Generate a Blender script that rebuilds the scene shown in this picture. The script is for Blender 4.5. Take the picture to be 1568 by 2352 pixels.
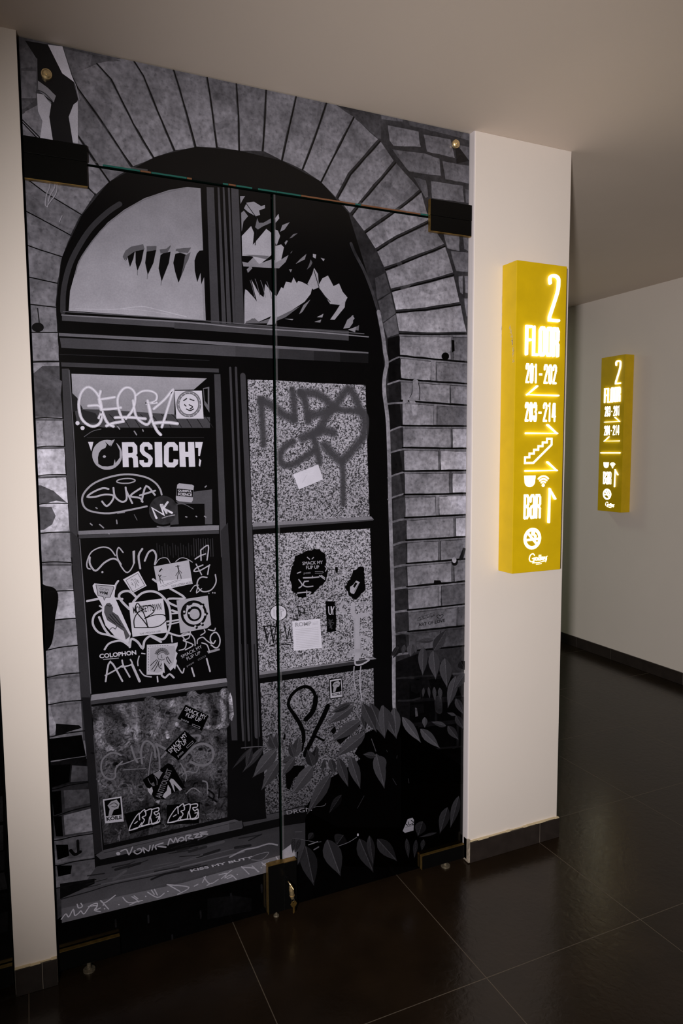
import bpy, bmesh, math, random
from mathutils import Vector, Matrix
from mathutils.geometry import tessellate_polygon

for o in list(bpy.data.objects):
    bpy.data.objects.remove(o, do_unlink=True)
sc = bpy.context.scene
COL = sc.collection

# ------------------------------------------------------------------ camera
cam_data = bpy.data.cameras.new('camera')
cam_data.sensor_fit = 'VERTICAL'
cam_data.sensor_height = 36.0
cam_data.sensor_width = 24.0
cam_data.lens = 1598.41 / 2352 * 36.0
cam_data.clip_start = 0.02
cam = bpy.data.objects.new('camera', cam_data)
CAM_LOC = Vector((-0.0210, -2.0781, 1.5252))
RIGHT = Vector((0.9119629, -0.4102343, -0.0056153))
DOWN = Vector((-0.0413186, -0.0782182, -0.9960797))
FWD = Vector((0.4081869, 0.9086197, -0.0882824))
m = Matrix((RIGHT, -DOWN, -FWD)).transposed().to_4x4()
m.translation = CAM_LOC
cam.matrix_world = m
COL.objects.link(cam)
sc.camera = cam

# ------------------------------------------------------------------ world, lights, exposure
sc.view_settings.view_transform = 'Standard'
sc.view_settings.look = 'None'
sc.view_settings.gamma = 1.0
sc.view_settings.use_curve_mapping = False
sc.view_settings.exposure = 0.0
world = bpy.data.worlds.new('world')
sc.world = world
world.use_nodes = True
world.node_tree.nodes['Background'].inputs[0].default_value = (0.9, 0.85, 0.75, 1)
world.node_tree.nodes['Background'].inputs[1].default_value = 0.0
sc.cycles.max_bounces = 7
sc.cycles.diffuse_bounces = 4
sc.cycles.transparent_max_bounces = 24
sc.cycles.sample_clamp_indirect = 3.0
sc.cycles.use_denoising = True


def area_light(name, loc, target, size, power, color, shape='DISK', spread=math.pi, size_y=None):
    d = bpy.data.lights.new(name, 'AREA')
    d.shape = shape
    d.size = size
    if size_y:
        d.size_y = size_y
    d.energy = power
    d.color = color
    d.spread = spread
    o = bpy.data.objects.new(name, d)
    o.location = loc
    o.rotation_euler = (Vector(target) - Vector(loc)).to_track_quat('-Z', 'Y').to_euler()
    COL.objects.link(o)
    return o


# a photographer's soft spot behind and left of the camera (its beam falls off towards the frame's
# corners), the corridor's cool ceiling lamp round the corner, and a weak warm fill added for ambient light
sd = bpy.data.lights.new('key_spot', 'SPOT')
sd.energy = 392.0
sd.color = (1.0, 0.935, 0.885)
sd.spot_size = math.radians(77)
sd.spot_blend = 1.0
sd.shadow_soft_size = 0.05
so = bpy.data.objects.new('key_spot', sd)
so.location = (-0.637, -2.61, 1.58)
so.rotation_euler = (Vector((1.40, 0, 1.25)) - so.location).to_track_quat('-Z', 'Y').to_euler()
COL.objects.link(so)
area_light('corridor_lamp', (2.7, 3.4, 2.55), (2.7, 3.2, 0.0), 0.4, 7.0, (0.86, 1.0, 0.70), 'SQUARE')
area_light('ambient_fill', (-1.7, -3.5, 2.5), (0.6, -1.6, 1.2), 0.7, 8.0, (1.0, 0.86, 0.68), 'SQUARE')

# ------------------------------------------------------------------ materials


def mat(name, color, rough=0.5, metal=0.0, spec=0.5, noise=None, bump=None, emis=None):
    """noise = (scale, amount): mottling; bump = (scale, strength)"""
    M = bpy.data.materials.new(name)
    M.use_nodes = True
    nt = M.node_tree
    b = nt.nodes['Principled BSDF']
    b.inputs['Base Color'].default_value = (*color, 1)
    b.inputs['Roughness'].default_value = rough
    b.inputs['Metallic'].default_value = metal
    b.inputs['Specular IOR Level'].default_value = spec
    if emis:
        b.inputs['Emission Color'].default_value = (*emis[0], 1)
        b.inputs['Emission Strength'].default_value = emis[1]
    if noise or bump:
        tc = nt.nodes.new('ShaderNodeTexCoord')
    if noise:
        n = nt.nodes.new('ShaderNodeTexNoise')
        n.inputs['Scale'].default_value = noise[0]
        n.inputs['Detail'].default_value = 5
        nt.links.new(tc.outputs['Object'], n.inputs['Vector'])
        mr = nt.nodes.new('ShaderNodeMapRange')
        mr.inputs[1].default_value = 0.3
        mr.inputs[2].default_value = 0.7
        mr.inputs[3].default_value = 1 - noise[1]
        mr.inputs[4].default_value = 1 + noise[1]
        nt.links.new(n.outputs[0], mr.inputs[0])
        vm = nt.nodes.new('ShaderNodeVectorMath')
        vm.operation = 'SCALE'
        vm.inputs[0].default_value = color
        nt.links.new(mr.outputs[0], vm.inputs['Scale'])
        nt.links.new(vm.outputs[0], b.inputs['Base Color'])
    if bump:
        n = nt.nodes.new('ShaderNodeTexNoise')
        n.inputs['Scale'].default_value = bump[0]
        n.inputs['Detail'].default_value = 4
        nt.links.new(tc.outputs['Object'], n.inputs['Vector'])
        bp = nt.nodes.new('ShaderNodeBump')
        bp.inputs['Strength'].default_value = bump[1]
        bp.inputs['Distance'].default_value = 0.002
        nt.links.new(n.outputs[0], bp.inputs['Height'])
        nt.links.new(bp.outputs[0], b.inputs['Normal'])
    return M


M_WALL = mat('wall_plaster', (0.82, 0.755, 0.715), 0.75, spec=0.25, noise=(3, 0.015), bump=(90, 0.12))
M_CEIL = mat('ceiling_plaster', (0.84, 0.735, 0.655), 0.85, spec=0.1, noise=(2, 0.02), bump=(70, 0.1))
M_JAMB = mat('jamb_trim', (0.70, 0.66, 0.70), 0.5, spec=0.4)
M_CAULK = mat('caulk', (0.66, 0.55, 0.36), 0.7)
M_TILE_B = mat('baseboard_tile', (0.026, 0.020, 0.018), 0.42, noise=(25, 0.2))
M_GROUT = mat('grout', (0.30, 0.26, 0.22), 0.8)
M_DARK = mat('dark_void', (0.006, 0.006, 0.006), 0.8, spec=0.1)
M_BLACK = mat('black_metal', (0.003, 0.003, 0.003), 0.3, spec=0.15)
M_DULL = mat('dull_metal', (0.22, 0.19, 0.14), 0.55, metal=0.6, noise=(200, 0.4))
M_BRASS = mat('worn_brass', (0.42, 0.27, 0.08), 0.35, metal=0.9, noise=(60, 0.3))
M_BRASSP = mat('polished_brass', (0.80, 0.62, 0.34), 0.38, metal=0.85, noise=(120, 0.25))
M_STEEL = mat('steel', (0.55, 0.5, 0.42), 0.3, metal=1.0)
M_YEL = mat('mustard_paint', (0.74, 0.50, 0.004), 0.45, spec=0.3, noise=(14, 0.06), bump=(160, 0.1))
M_SCUFF = mat('scuffed_primer', (0.66, 0.56, 0.40), 0.8)
M_EDGE = mat('glass_edge_green', (0.002, 0.012, 0.008), 0.2, spec=0.2)
M_GLINT_TEAL = mat('glint_teal', (0.01, 0.10, 0.085), 0.1)  # teal reflection painted onto the transom edge
M_GLINT_BROWN = mat('glint_brown', (0.16, 0.07, 0.035), 0.25)  # brown reflection painted onto the transom edge
M_GLASS = mat('tinted_glass', (0.006, 0.012, 0.010), 0.05)


def emit_mat(name, face, side):
    """lit acrylic lettering: the cut edges shine brighter than the front face"""
    M = bpy.data.materials.new(name)
    M.use_nodes = True
    nt = M.node_tree
    b = nt.nodes['Principled BSDF']
    b.inputs['Base Color'].default_value = (0.8, 0.8, 0.75, 1)
    b.inputs['Emission Color'].default_value = (1.0, 0.96, 0.80, 1)
    tc = nt.nodes.new('ShaderNodeTexCoord')
    sx = nt.nodes.new('ShaderNodeSeparateXYZ')
    nt.links.new(tc.outputs['Normal'], sx.inputs[0])
    ab = nt.nodes.new('ShaderNodeMath')
    ab.operation = 'ABSOLUTE'
    nt.links.new(sx.outputs[1], ab.inputs[0])
    mr = nt.nodes.new('ShaderNodeMapRange')
    mr.inputs[3].default_value = side
    mr.inputs[4].default_value = face
    nt.links.new(ab.outputs[0], mr.inputs[0])
    nt.links.new(mr.outputs[0], b.inputs['Emission Strength'])
    return M


M_LIT = emit_mat('lit_acrylic', 1.05, 1.9)
M_LITFLAT = emit_mat('lit_acrylic_flat', 3.2, 1.6)


def floor_material():
    M = bpy.data.materials.new('floor_tile')
    M.use_nodes = True
    nt = M.node_tree
    L = nt.links
    b = nt.nodes['Principled BSDF']
    tc = nt.nodes.new('ShaderNodeTexCoord')
    sep = nt.nodes.new('ShaderNodeSeparateXYZ')
    L.new(tc.outputs['Object'], sep.inputs[0])

    def mth(op, a, v=None):
        n = nt.nodes.new('ShaderNodeMath')
        n.operation = op
        for i, s in enumerate((a, v)):
            if s is None:
                continue
            if isinstance(s, (int, float)):
                n.inputs[i].default_value = s
            else:
                L.new(s, n.inputs[i])
        return n.outputs[0]
    T = 0.6045
    dist = []
    for out, off in ((sep.outputs[0], 1.1293), (sep.outputs[1], -0.5235)):
        a = mth('DIVIDE', mth('SUBTRACT', out, off), T)
        fr = mth('SUBTRACT', a, mth('ROUND', a))
        dist.append(mth('MULTIPLY', mth('ABSOLUTE', fr), T))
    dmin = mth('MINIMUM', dist[0], dist[1])
    g = mth('LESS_THAN', dmin, 0.0012)
    n1 = nt.nodes.new('ShaderNodeTexNoise')
    n1.inputs['Scale'].default_value = 6
    n1.inputs['Detail'].default_value = 8
    L.new(tc.outputs['Object'], n1.inputs['Vector'])
    cr = nt.nodes.new('ShaderNodeValToRGB')
    cr.color_ramp.elements[0].position = 0.3
    cr.color_ramp.elements[0].color = (0.012, 0.0075, 0.0042, 1)
    cr.color_ramp.elements[1].position = 0.75
    cr.color_ramp.elements[1].color = (0.021, 0.013, 0.0075, 1)
    L.new(n1.outputs[0], cr.inputs[0])
    n2 = nt.nodes.new('ShaderNodeTexNoise')
    n2.inputs['Scale'].default_value = 2.3
    L.new(tc.outputs['Object'], n2.inputs['Vector'])
    gr = nt.nodes.new('ShaderNodeMix')
    gr.data_type = 'RGBA'
    gr.inputs[6].default_value = (0.05, 0.04, 0.032, 1)
    gr.inputs[7].default_value = (0.16, 0.13, 0.10, 1)
    L.new(n2.outputs[0], gr.inputs[0])
    mx = nt.nodes.new('ShaderNodeMix')
    mx.data_type = 'RGBA'
    L.new(g, mx.inputs[0])
    L.new(cr.outputs[0], mx.inputs[6])
    L.new(gr.outputs[2], mx.inputs[7])
    L.new(mx.outputs[2], b.inputs['Base Color'])
    n3 = nt.nodes.new('ShaderNodeTexNoise')
    n3.inputs['Scale'].default_value = 45
    n3.inputs['Detail'].default_value = 5
    n3.inputs['Distortion'].default_value = 0.6
    L.new(tc.outputs['Object'], n3.inputs['Vector'])
    mr = nt.nodes.new('ShaderNodeMapRange')
    mr.inputs[3].default_value = 0.15
    mr.inputs[4].default_value = 0.28
    L.new(n3.outputs[0], mr.inputs[0])
    L.new(mth('ADD', mr.outputs[0], mth('MULTIPLY', g, 0.3)), b.inputs['Roughness'])
    bp = nt.nodes.new('ShaderNodeBump')
    bp.inputs['Strength'].default_value = 0.22
    bp.inputs['Distance'].default_value = 0.003
    L.new(n3.outputs[0], bp.inputs['Height'])
    L.new(bp.outputs[0], b.inputs['Normal'])
    b.inputs['Specular IOR Level'].default_value = 0.32
    return M


M_FLOOR = floor_material()

# ------------------------------------------------------------------ mesh helpers


def box(bm, x0, x1, y0, y1, z0, z1, mi=0):
    vs = [bm.verts.new(p) for p in ((x0, y0, z0), (x1, y0, z0), (x1, y1, z0), (x0, y1, z0),
                                    (x0, y0, z1), (x1, y0, z1), (x1, y1, z1), (x0, y1, z1))]
    for f in ((0, 3, 2, 1), (4, 5, 6, 7), (0, 1, 5, 4), (1, 2, 6, 5), (2, 3, 7, 6), (3, 0, 4, 7)):
        bm.faces.new([vs[i] for i in f]).material_index = mi
    return vs


def cyl(bm, p0, p1, r, n=20, mi=0, r1=None):
    p0, p1 = Vector(p0), Vector(p1)
    ax = (p1 - p0).normalized()
    u = ax.orthogonal().normalized()
    v = ax.cross(u)
    r1 = r if r1 is None else r1
    a, b = [], []
    for i in range(n):
        t = 2 * math.pi * i / n
        d = u * math.cos(t) + v * math.sin(t)
        a.append(bm.verts.new(p0 + d * r))
        b.append(bm.verts.new(p1 + d * r1))
    for i in range(n):
        j = (i + 1) % n
        bm.faces.new((a[i], a[j], b[j], b[i])).material_index = mi
    bm.faces.new(a[::-1]).material_index = mi
    bm.faces.new(b).material_index = mi


def obj(name, bm, mats, parent=None, bevel=0.0, **props):
    me = bpy.data.meshes.new(name)
    bmesh.ops.recalc_face_normals(bm, faces=bm.faces[:])
    bm.to_mesh(me)
    bm.free()
    for mm in (mats if isinstance(mats, (list, tuple)) else [mats]):
        me.materials.append(mm)
    o = bpy.data.objects.new(name, me)
    COL.objects.link(o)
    if parent:
        o.parent = parent
    if bevel:
        b = o.modifiers.new('bevel', 'BEVEL')
        b.width = bevel
        b.segments = 2
        b.limit_method = 'ANGLE'
    for k, v in props.items():
        o[k] = v
    return o


def thing(name, label, cat, loc=(0, 0, 0), rz=0.0, group=None):
    o = bpy.data.objects.new(name, None)
    o.empty_display_size = 0.1
    o.location = loc
    o.rotation_euler = (0, 0, rz)
    COL.objects.link(o)
    o['label'] = label
    o['category'] = cat
    if group:
        o['group'] = group
    return o


def struct(name, bm, mats, parent=None, bevel=0.0):
    return obj(name, bm, mats, parent, bevel, kind='structure')


# ------------------------------------------------------------------ room shell
H = 2.6          # ceiling height
W = 1.4006       # clear width of the glazed opening
PX0, PX1 = -0.113, 1.8245   # outer edges of the two piers
FY = -0.0249     # plane of the pier fronts; the glass face is y = 0
XR = 3.7906      # far wall of the corridor

bm = bmesh.new(); box(bm, -2.6, XR + .15, -4.6, 4.8, -0.1, 0.0); struct('floor', bm, M_FLOOR)
bm = bmesh.new(); box(bm, -2.6, XR + .15, -4.6, 4.8, H, H + 0.1); struct('ceiling', bm, M_CEIL)
bm = bmesh.new(); box(bm, XR, XR + .15, -4.6, 4.8, 0, H); struct('wall_right', bm, M_WALL)
bm = bmesh.new(); box(bm, -2.6, -2.45, -4.6, 4.8, 0, H); struct('wall_left', bm, M_WALL)
bm = bmesh.new(); box(bm, -2.45, XR, -4.6, -4.45, 0, H); struct('wall_back', bm, M_WALL)
bm = bmesh.new(); box(bm, -2.45, XR, 4.65, 4.8, 0, H); struct('wall_front', bm, M_WALL)
# right pier, plaster with a greyish jamb trim on the reveal
bm = bmesh.new()
box(bm, W + 0.006, PX1, FY, 0.30, 0.0, H, 0)
struct('wall_pier_right', bm, [M_WALL], bevel=0.0015)
bm = bmesh.new()
box(bm, W + 0.001, W + 0.0065, FY + 0.0015, 0.20, 0.012, H - 0.001)
struct('trim_1', bm, M_JAMB)
# left pier, between this opening and the next one
bm = bmesh.new()
box(bm, PX0, -0.0025, FY, 0.30, 0.0, H, 0)
struct('wall_pier_left', bm, [M_WALL], bevel=0.001)
# near-black blocks, their colour painting the unlit space behind the glass
bm = bmesh.new()
box(bm, -0.0025, W + 0.004, 0.14, 0.30, 0.0, H)
box(bm, -2.45, PX0, 0.14, 0.30, 0.0, H)
struct('dark_behind_glass', bm, M_DARK)
bm = bmesh.new()
box(bm, -2.45, PX1 - 0.002, 0.30, 0.32, 0.0, H)
struct('wall_core', bm, M_WALL)
# wall left of the next opening
bm = bmesh.new(); box(bm, -2.45, -1.53, FY, 0.139, 0, H); struct('wall_side_left', bm, M_WALL)

# baseboards: tiles with pale joints and a smear of caulk on top
BH = 0.0785


def baseboard(name, segs, axis, face, z1=BH, thick=0.010, caulk=True):
    """segs = breakpoints along the axis; face = wall plane coordinate"""
    bm = bmesh.new()
    for a, b in zip(segs[:-1], segs[1:]):
        g = 0.0008
        if axis == 'x':
            box(bm, a + g, b - g, face - thick, face + .001, 0.001, z1, 0)
        else:
            box(bm, face - thick, face + .001, a + g, b - g, 0.001, z1, 0)
    a, b = segs[0], segs[-1]
    if axis == 'x':
        box(bm, a + .001, b - .001, face - thick + .0008, face + .001, 0.0012, z1 - .0008, 1)
    else:
        box(bm, face - thick + .0008, face + .001, a + .001, b - .001, 0.0012, z1 - .0008, 1)
    if caulk:
        rnd = random.Random(name)
        t = a
        while t < b - 0.004:
            e = min(b - .001, t + rnd.uniform(.015, .05))
            d = rnd.uniform(.004, thick - .001)
            h = rnd.uniform(.002, .005)
            if axis == 'x':
                box(bm, t, e, face - d, face + .001, z1 - .0002, z1 + h, 2)
            t = e
    return struct(name, bm, [M_TILE_B, M_GROUT, M_CAULK])


baseboard('baseboard_pier_right', [W + 0.006, 1.7336, PX1 + .006], 'x', FY)
baseboard('baseboard_pier_left', [PX0, -0.0425, -0.0025], 'x', FY)
baseboard('baseboard_right', [-4.4, -3.8, -3.2, -2.6, -2.0, -1.4, -0.8, -.2, .4, 1.02, 1.63, 1.98, 2.6, 3.2, 3.8, 4.6], 'y', XR, caulk=False)
# chipped plaster foot of the jamb trim
bm = bmesh.new()
box(bm, W + 0.001, W + 0.008, FY - 0.011, FY + .02, 0.004, BH + .012)
struct('trim_2', bm, mat('chipped_plaster', (0.34, 0.29, 0.24), 0.8, noise=(90, 0.4)))

# ------------------------------------------------------------------ printed film on the glass


def print_mat(kind):
    M = bpy.data.materials.new('print_' + kind)
    M.use_nodes = True
    nt = M.node_tree
    L = nt.links
    b = nt.nodes['Principled BSDF']
    out = nt.nodes['Material Output']
    at = nt.nodes.new('ShaderNodeAttribute')
    at.attribute_name = 'tone'
    tc = nt.nodes.new('ShaderNodeTexCoord')

    def noise(scale, detail=4, dist=0.0):
        n = nt.nodes.new('ShaderNodeTexNoise')
        n.inputs['Scale'].default_value = scale
        n.inputs['Detail'].default_value = detail
        n.inputs['Distortion'].default_value = dist
        L.new(tc.outputs['Object'], n.inputs['Vector'])
        return n.outputs[0]

    def rng(s, a, b_, c, d):
        mr = nt.nodes.new('ShaderNodeMapRange')
        for i, v in enumerate((a, b_, c, d)):
            mr.inputs[i + 1].default_value = v
        L.new(s, mr.inputs[0])
        return mr.outputs[0]

    def mul(a, c):
        m_ = nt.nodes.new('ShaderNodeMath')
        m_.operation = 'MULTIPLY'
        L.new(a, m_.inputs[0])
        L.new(c, m_.inputs[1])
        return m_.outputs[0]
    if kind == 'brick':
        f = mul(rng(noise(13, 6, .4), .3, .7, .66, 1.42), rng(noise(70, 5), .3, .7, .72, 1.34))
        f = mul(f, rng(noise(90, 3), .32, .42, .72, 1.0))
    elif kind == 'speckle':
        f = mul(rng(noise(210, 1.2, .9), .42, .55, .10, 1.22), rng(noise(7, 3), .3, .7, .85, 1.15))
    elif kind == 'lace':
        f = mul(rng(noise(10, 5, 1.5), .35, .65, .3, 1.8), rng(noise(60, 5, 2.5), .35, .65, .35, 1.8))
    elif kind == 'grain':
        f = mul(rng(noise(14, 4), .3, .7, .90, 1.10), rng(noise(260, 2), .3, .7, .93, 1.07))
    else:
        f = mul(rng(noise(22, 3), .3, .7, .95, 1.05), rng(noise(300, 2), .3, .7, .96, 1.04))
    vm = nt.nodes.new('ShaderNodeVectorMath')
    vm.operation = 'SCALE'
    L.new(at.outputs['Color'], vm.inputs[0])
    L.new(f, vm.inputs['Scale'])
    L.new(vm.outputs[0], b.inputs['Base Color'])
    b.inputs['Roughness'].default_value = 0.16
    b.inputs['Specular IOR Level'].default_value = 0.32
    tr = nt.nodes.new('ShaderNodeBsdfTransparent')
    mx = nt.nodes.new('ShaderNodeMixShader')
    L.new(at.outputs['Alpha'], mx.inputs[0])
    L.new(tr.outputs[0], mx.inputs[1])
    L.new(b.outputs[0], mx.inputs[2])
    L.new(mx.outputs[0], out.inputs['Surface'])
    return M


def print_mat_opaque(kind):
    M = print_mat(kind)
    nt = M.node_tree
    nt.links.new(nt.nodes['Principled BSDF'].outputs[0], nt.nodes['Material Output'].inputs['Surface'])
    M.name = 'print_solid_' + kind
    return M


PM = {k: (print_mat_opaque(k), print_mat(k)) for k in ('brick', 'speckle', 'lace', 'grain', 'flat')}
TINT = (0.945, 0.94, 1.15)


def lin(v):
    v /= 255.0
    return v / 12.92 if v < .04045 else ((v + .055) / 1.055) ** 2.4


def dec(s):
    """delta coded half-millimetres -> list of (x, z) in metres"""
    v = [int(t) for t in s.split()]
    out, x, z = [], 0, 0
    for i in range(0, len(v), 2):
        x += v[i]
        z += v[i + 1]
        out.append((x / 2000.0, z / 2000.0))
    return out


def catmull(pts, closed=False, k=5):
    n = len(pts)
    if n < 3:
        return list(pts)
    out = []
    rngi = range(n) if closed else range(n - 1)
    for i in rngi:
        p1, p2 = pts[i], pts[(i + 1) % n]
        p0 = pts[i - 1] if (i > 0 or closed) else p1
        p3 = pts[(i + 2) % n] if (i + 2 < n or closed) else p2
        for j in range(k):
            t = j / k
            out.append(tuple(0.5 * ((2 * b) + (c - a) * t + (2 * a - 5 * b + 4 * c - d) * t * t + (3 * b - a - 3 * c + d) * t ** 3)
                             for a, b, c, d in zip(p0, p1, p2, p3)))
    if not closed:
        out.append(pts[-1])
    return out


def ribbon(pts, w, closed=False, caps=True):
    """list of 2-D polygons that draw a line of width w"""
    polys = []
    h = w / 2
    n = len(pts)
    seg = []
    for i in range(n if closed else n - 1):
        a, b = pts[i], pts[(i + 1) % n]
        dx, dy = b[0] - a[0], b[1] - a[1]
        l = math.hypot(dx, dy) or 1e-9
        seg.append((-dy / l, dx / l))
    L_, R_ = [], []
    for i in range(n):
        if closed:
            n0, n1 = seg[i - 1], seg[i]
        else:
            n0, n1 = seg[max(0, i - 1)], seg[min(len(seg) - 1, i)]
        nx, ny = n0[0] + n1[0], n0[1] + n1[1]
        l = math.hypot(nx, ny)
        if l < 0.5:
            nx, ny, m_ = n1[0], n1[1], 1.0
        else:
            nx, ny = nx / l, ny / l
            m_ = min(1.6, 1.0 / max(.3, nx * n1[0] + ny * n1[1]))
        x, y = pts[i]
        L_.append((x + nx * h * m_, y + ny * h * m_))
        R_.append((x - nx * h * m_, y - ny * h * m_))
    for i in range(n if closed else n - 1):
        j = (i + 1) % n
        polys.append([L_[i], L_[j], R_[j], R_[i]])
    if caps and not closed:
        for (x, y), (nx, ny), sg in ((pts[0], seg[0], 1), (pts[-1], seg[-1], -1)):
            tx, ty = -ny * sg, nx * sg
            arc = [(x + h * (math.cos(a) * nx + math.sin(a) * tx), y + h * (math.cos(a) * ny + math.sin(a) * ty))
                   for a in [math.pi * q / 6 for q in range(7)]]
            polys.append(arc)
    return polys


_tc = {}


def text_tris(s, bold):
    """flat triangles of a word, scaled to the unit box"""
    if (s, bold) in _tc:
        return _tc[(s, bold)]
    cu = bpy.data.curves.new('word', 'FONT')
    cu.body = s
    cu.offset = 0.016 * bold
    cu.resolution_u = 3
    o = bpy.data.objects.new('word', cu)
    COL.objects.link(o)
    bpy.context.view_layer.update()
    dg = bpy.context.evaluated_depsgraph_get()
    me = bpy.data.meshes.new_from_object(o.evaluated_get(dg))
    vs = [(v.co.x, v.co.y) for v in me.vertices]
    x0, x1 = min(v[0] for v in vs), max(v[0] for v in vs)
    y0, y1 = min(v[1] for v in vs), max(v[1] for v in vs)
    tr = [[((vs[i][0] - x0) / (x1 - x0), (vs[i][1] - y0) / (y1 - y0)) for i in p.vertices] for p in me.polygons]
    bpy.data.objects.remove(o)
    bpy.data.curves.remove(cu)
    bpy.data.meshes.remove(me)
    _tc[(s, bold)] = tr
    return tr


PRINTS = []


def P(name, kind, label, shapes):
    PRINTS.append((name, kind, label, shapes))


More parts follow.
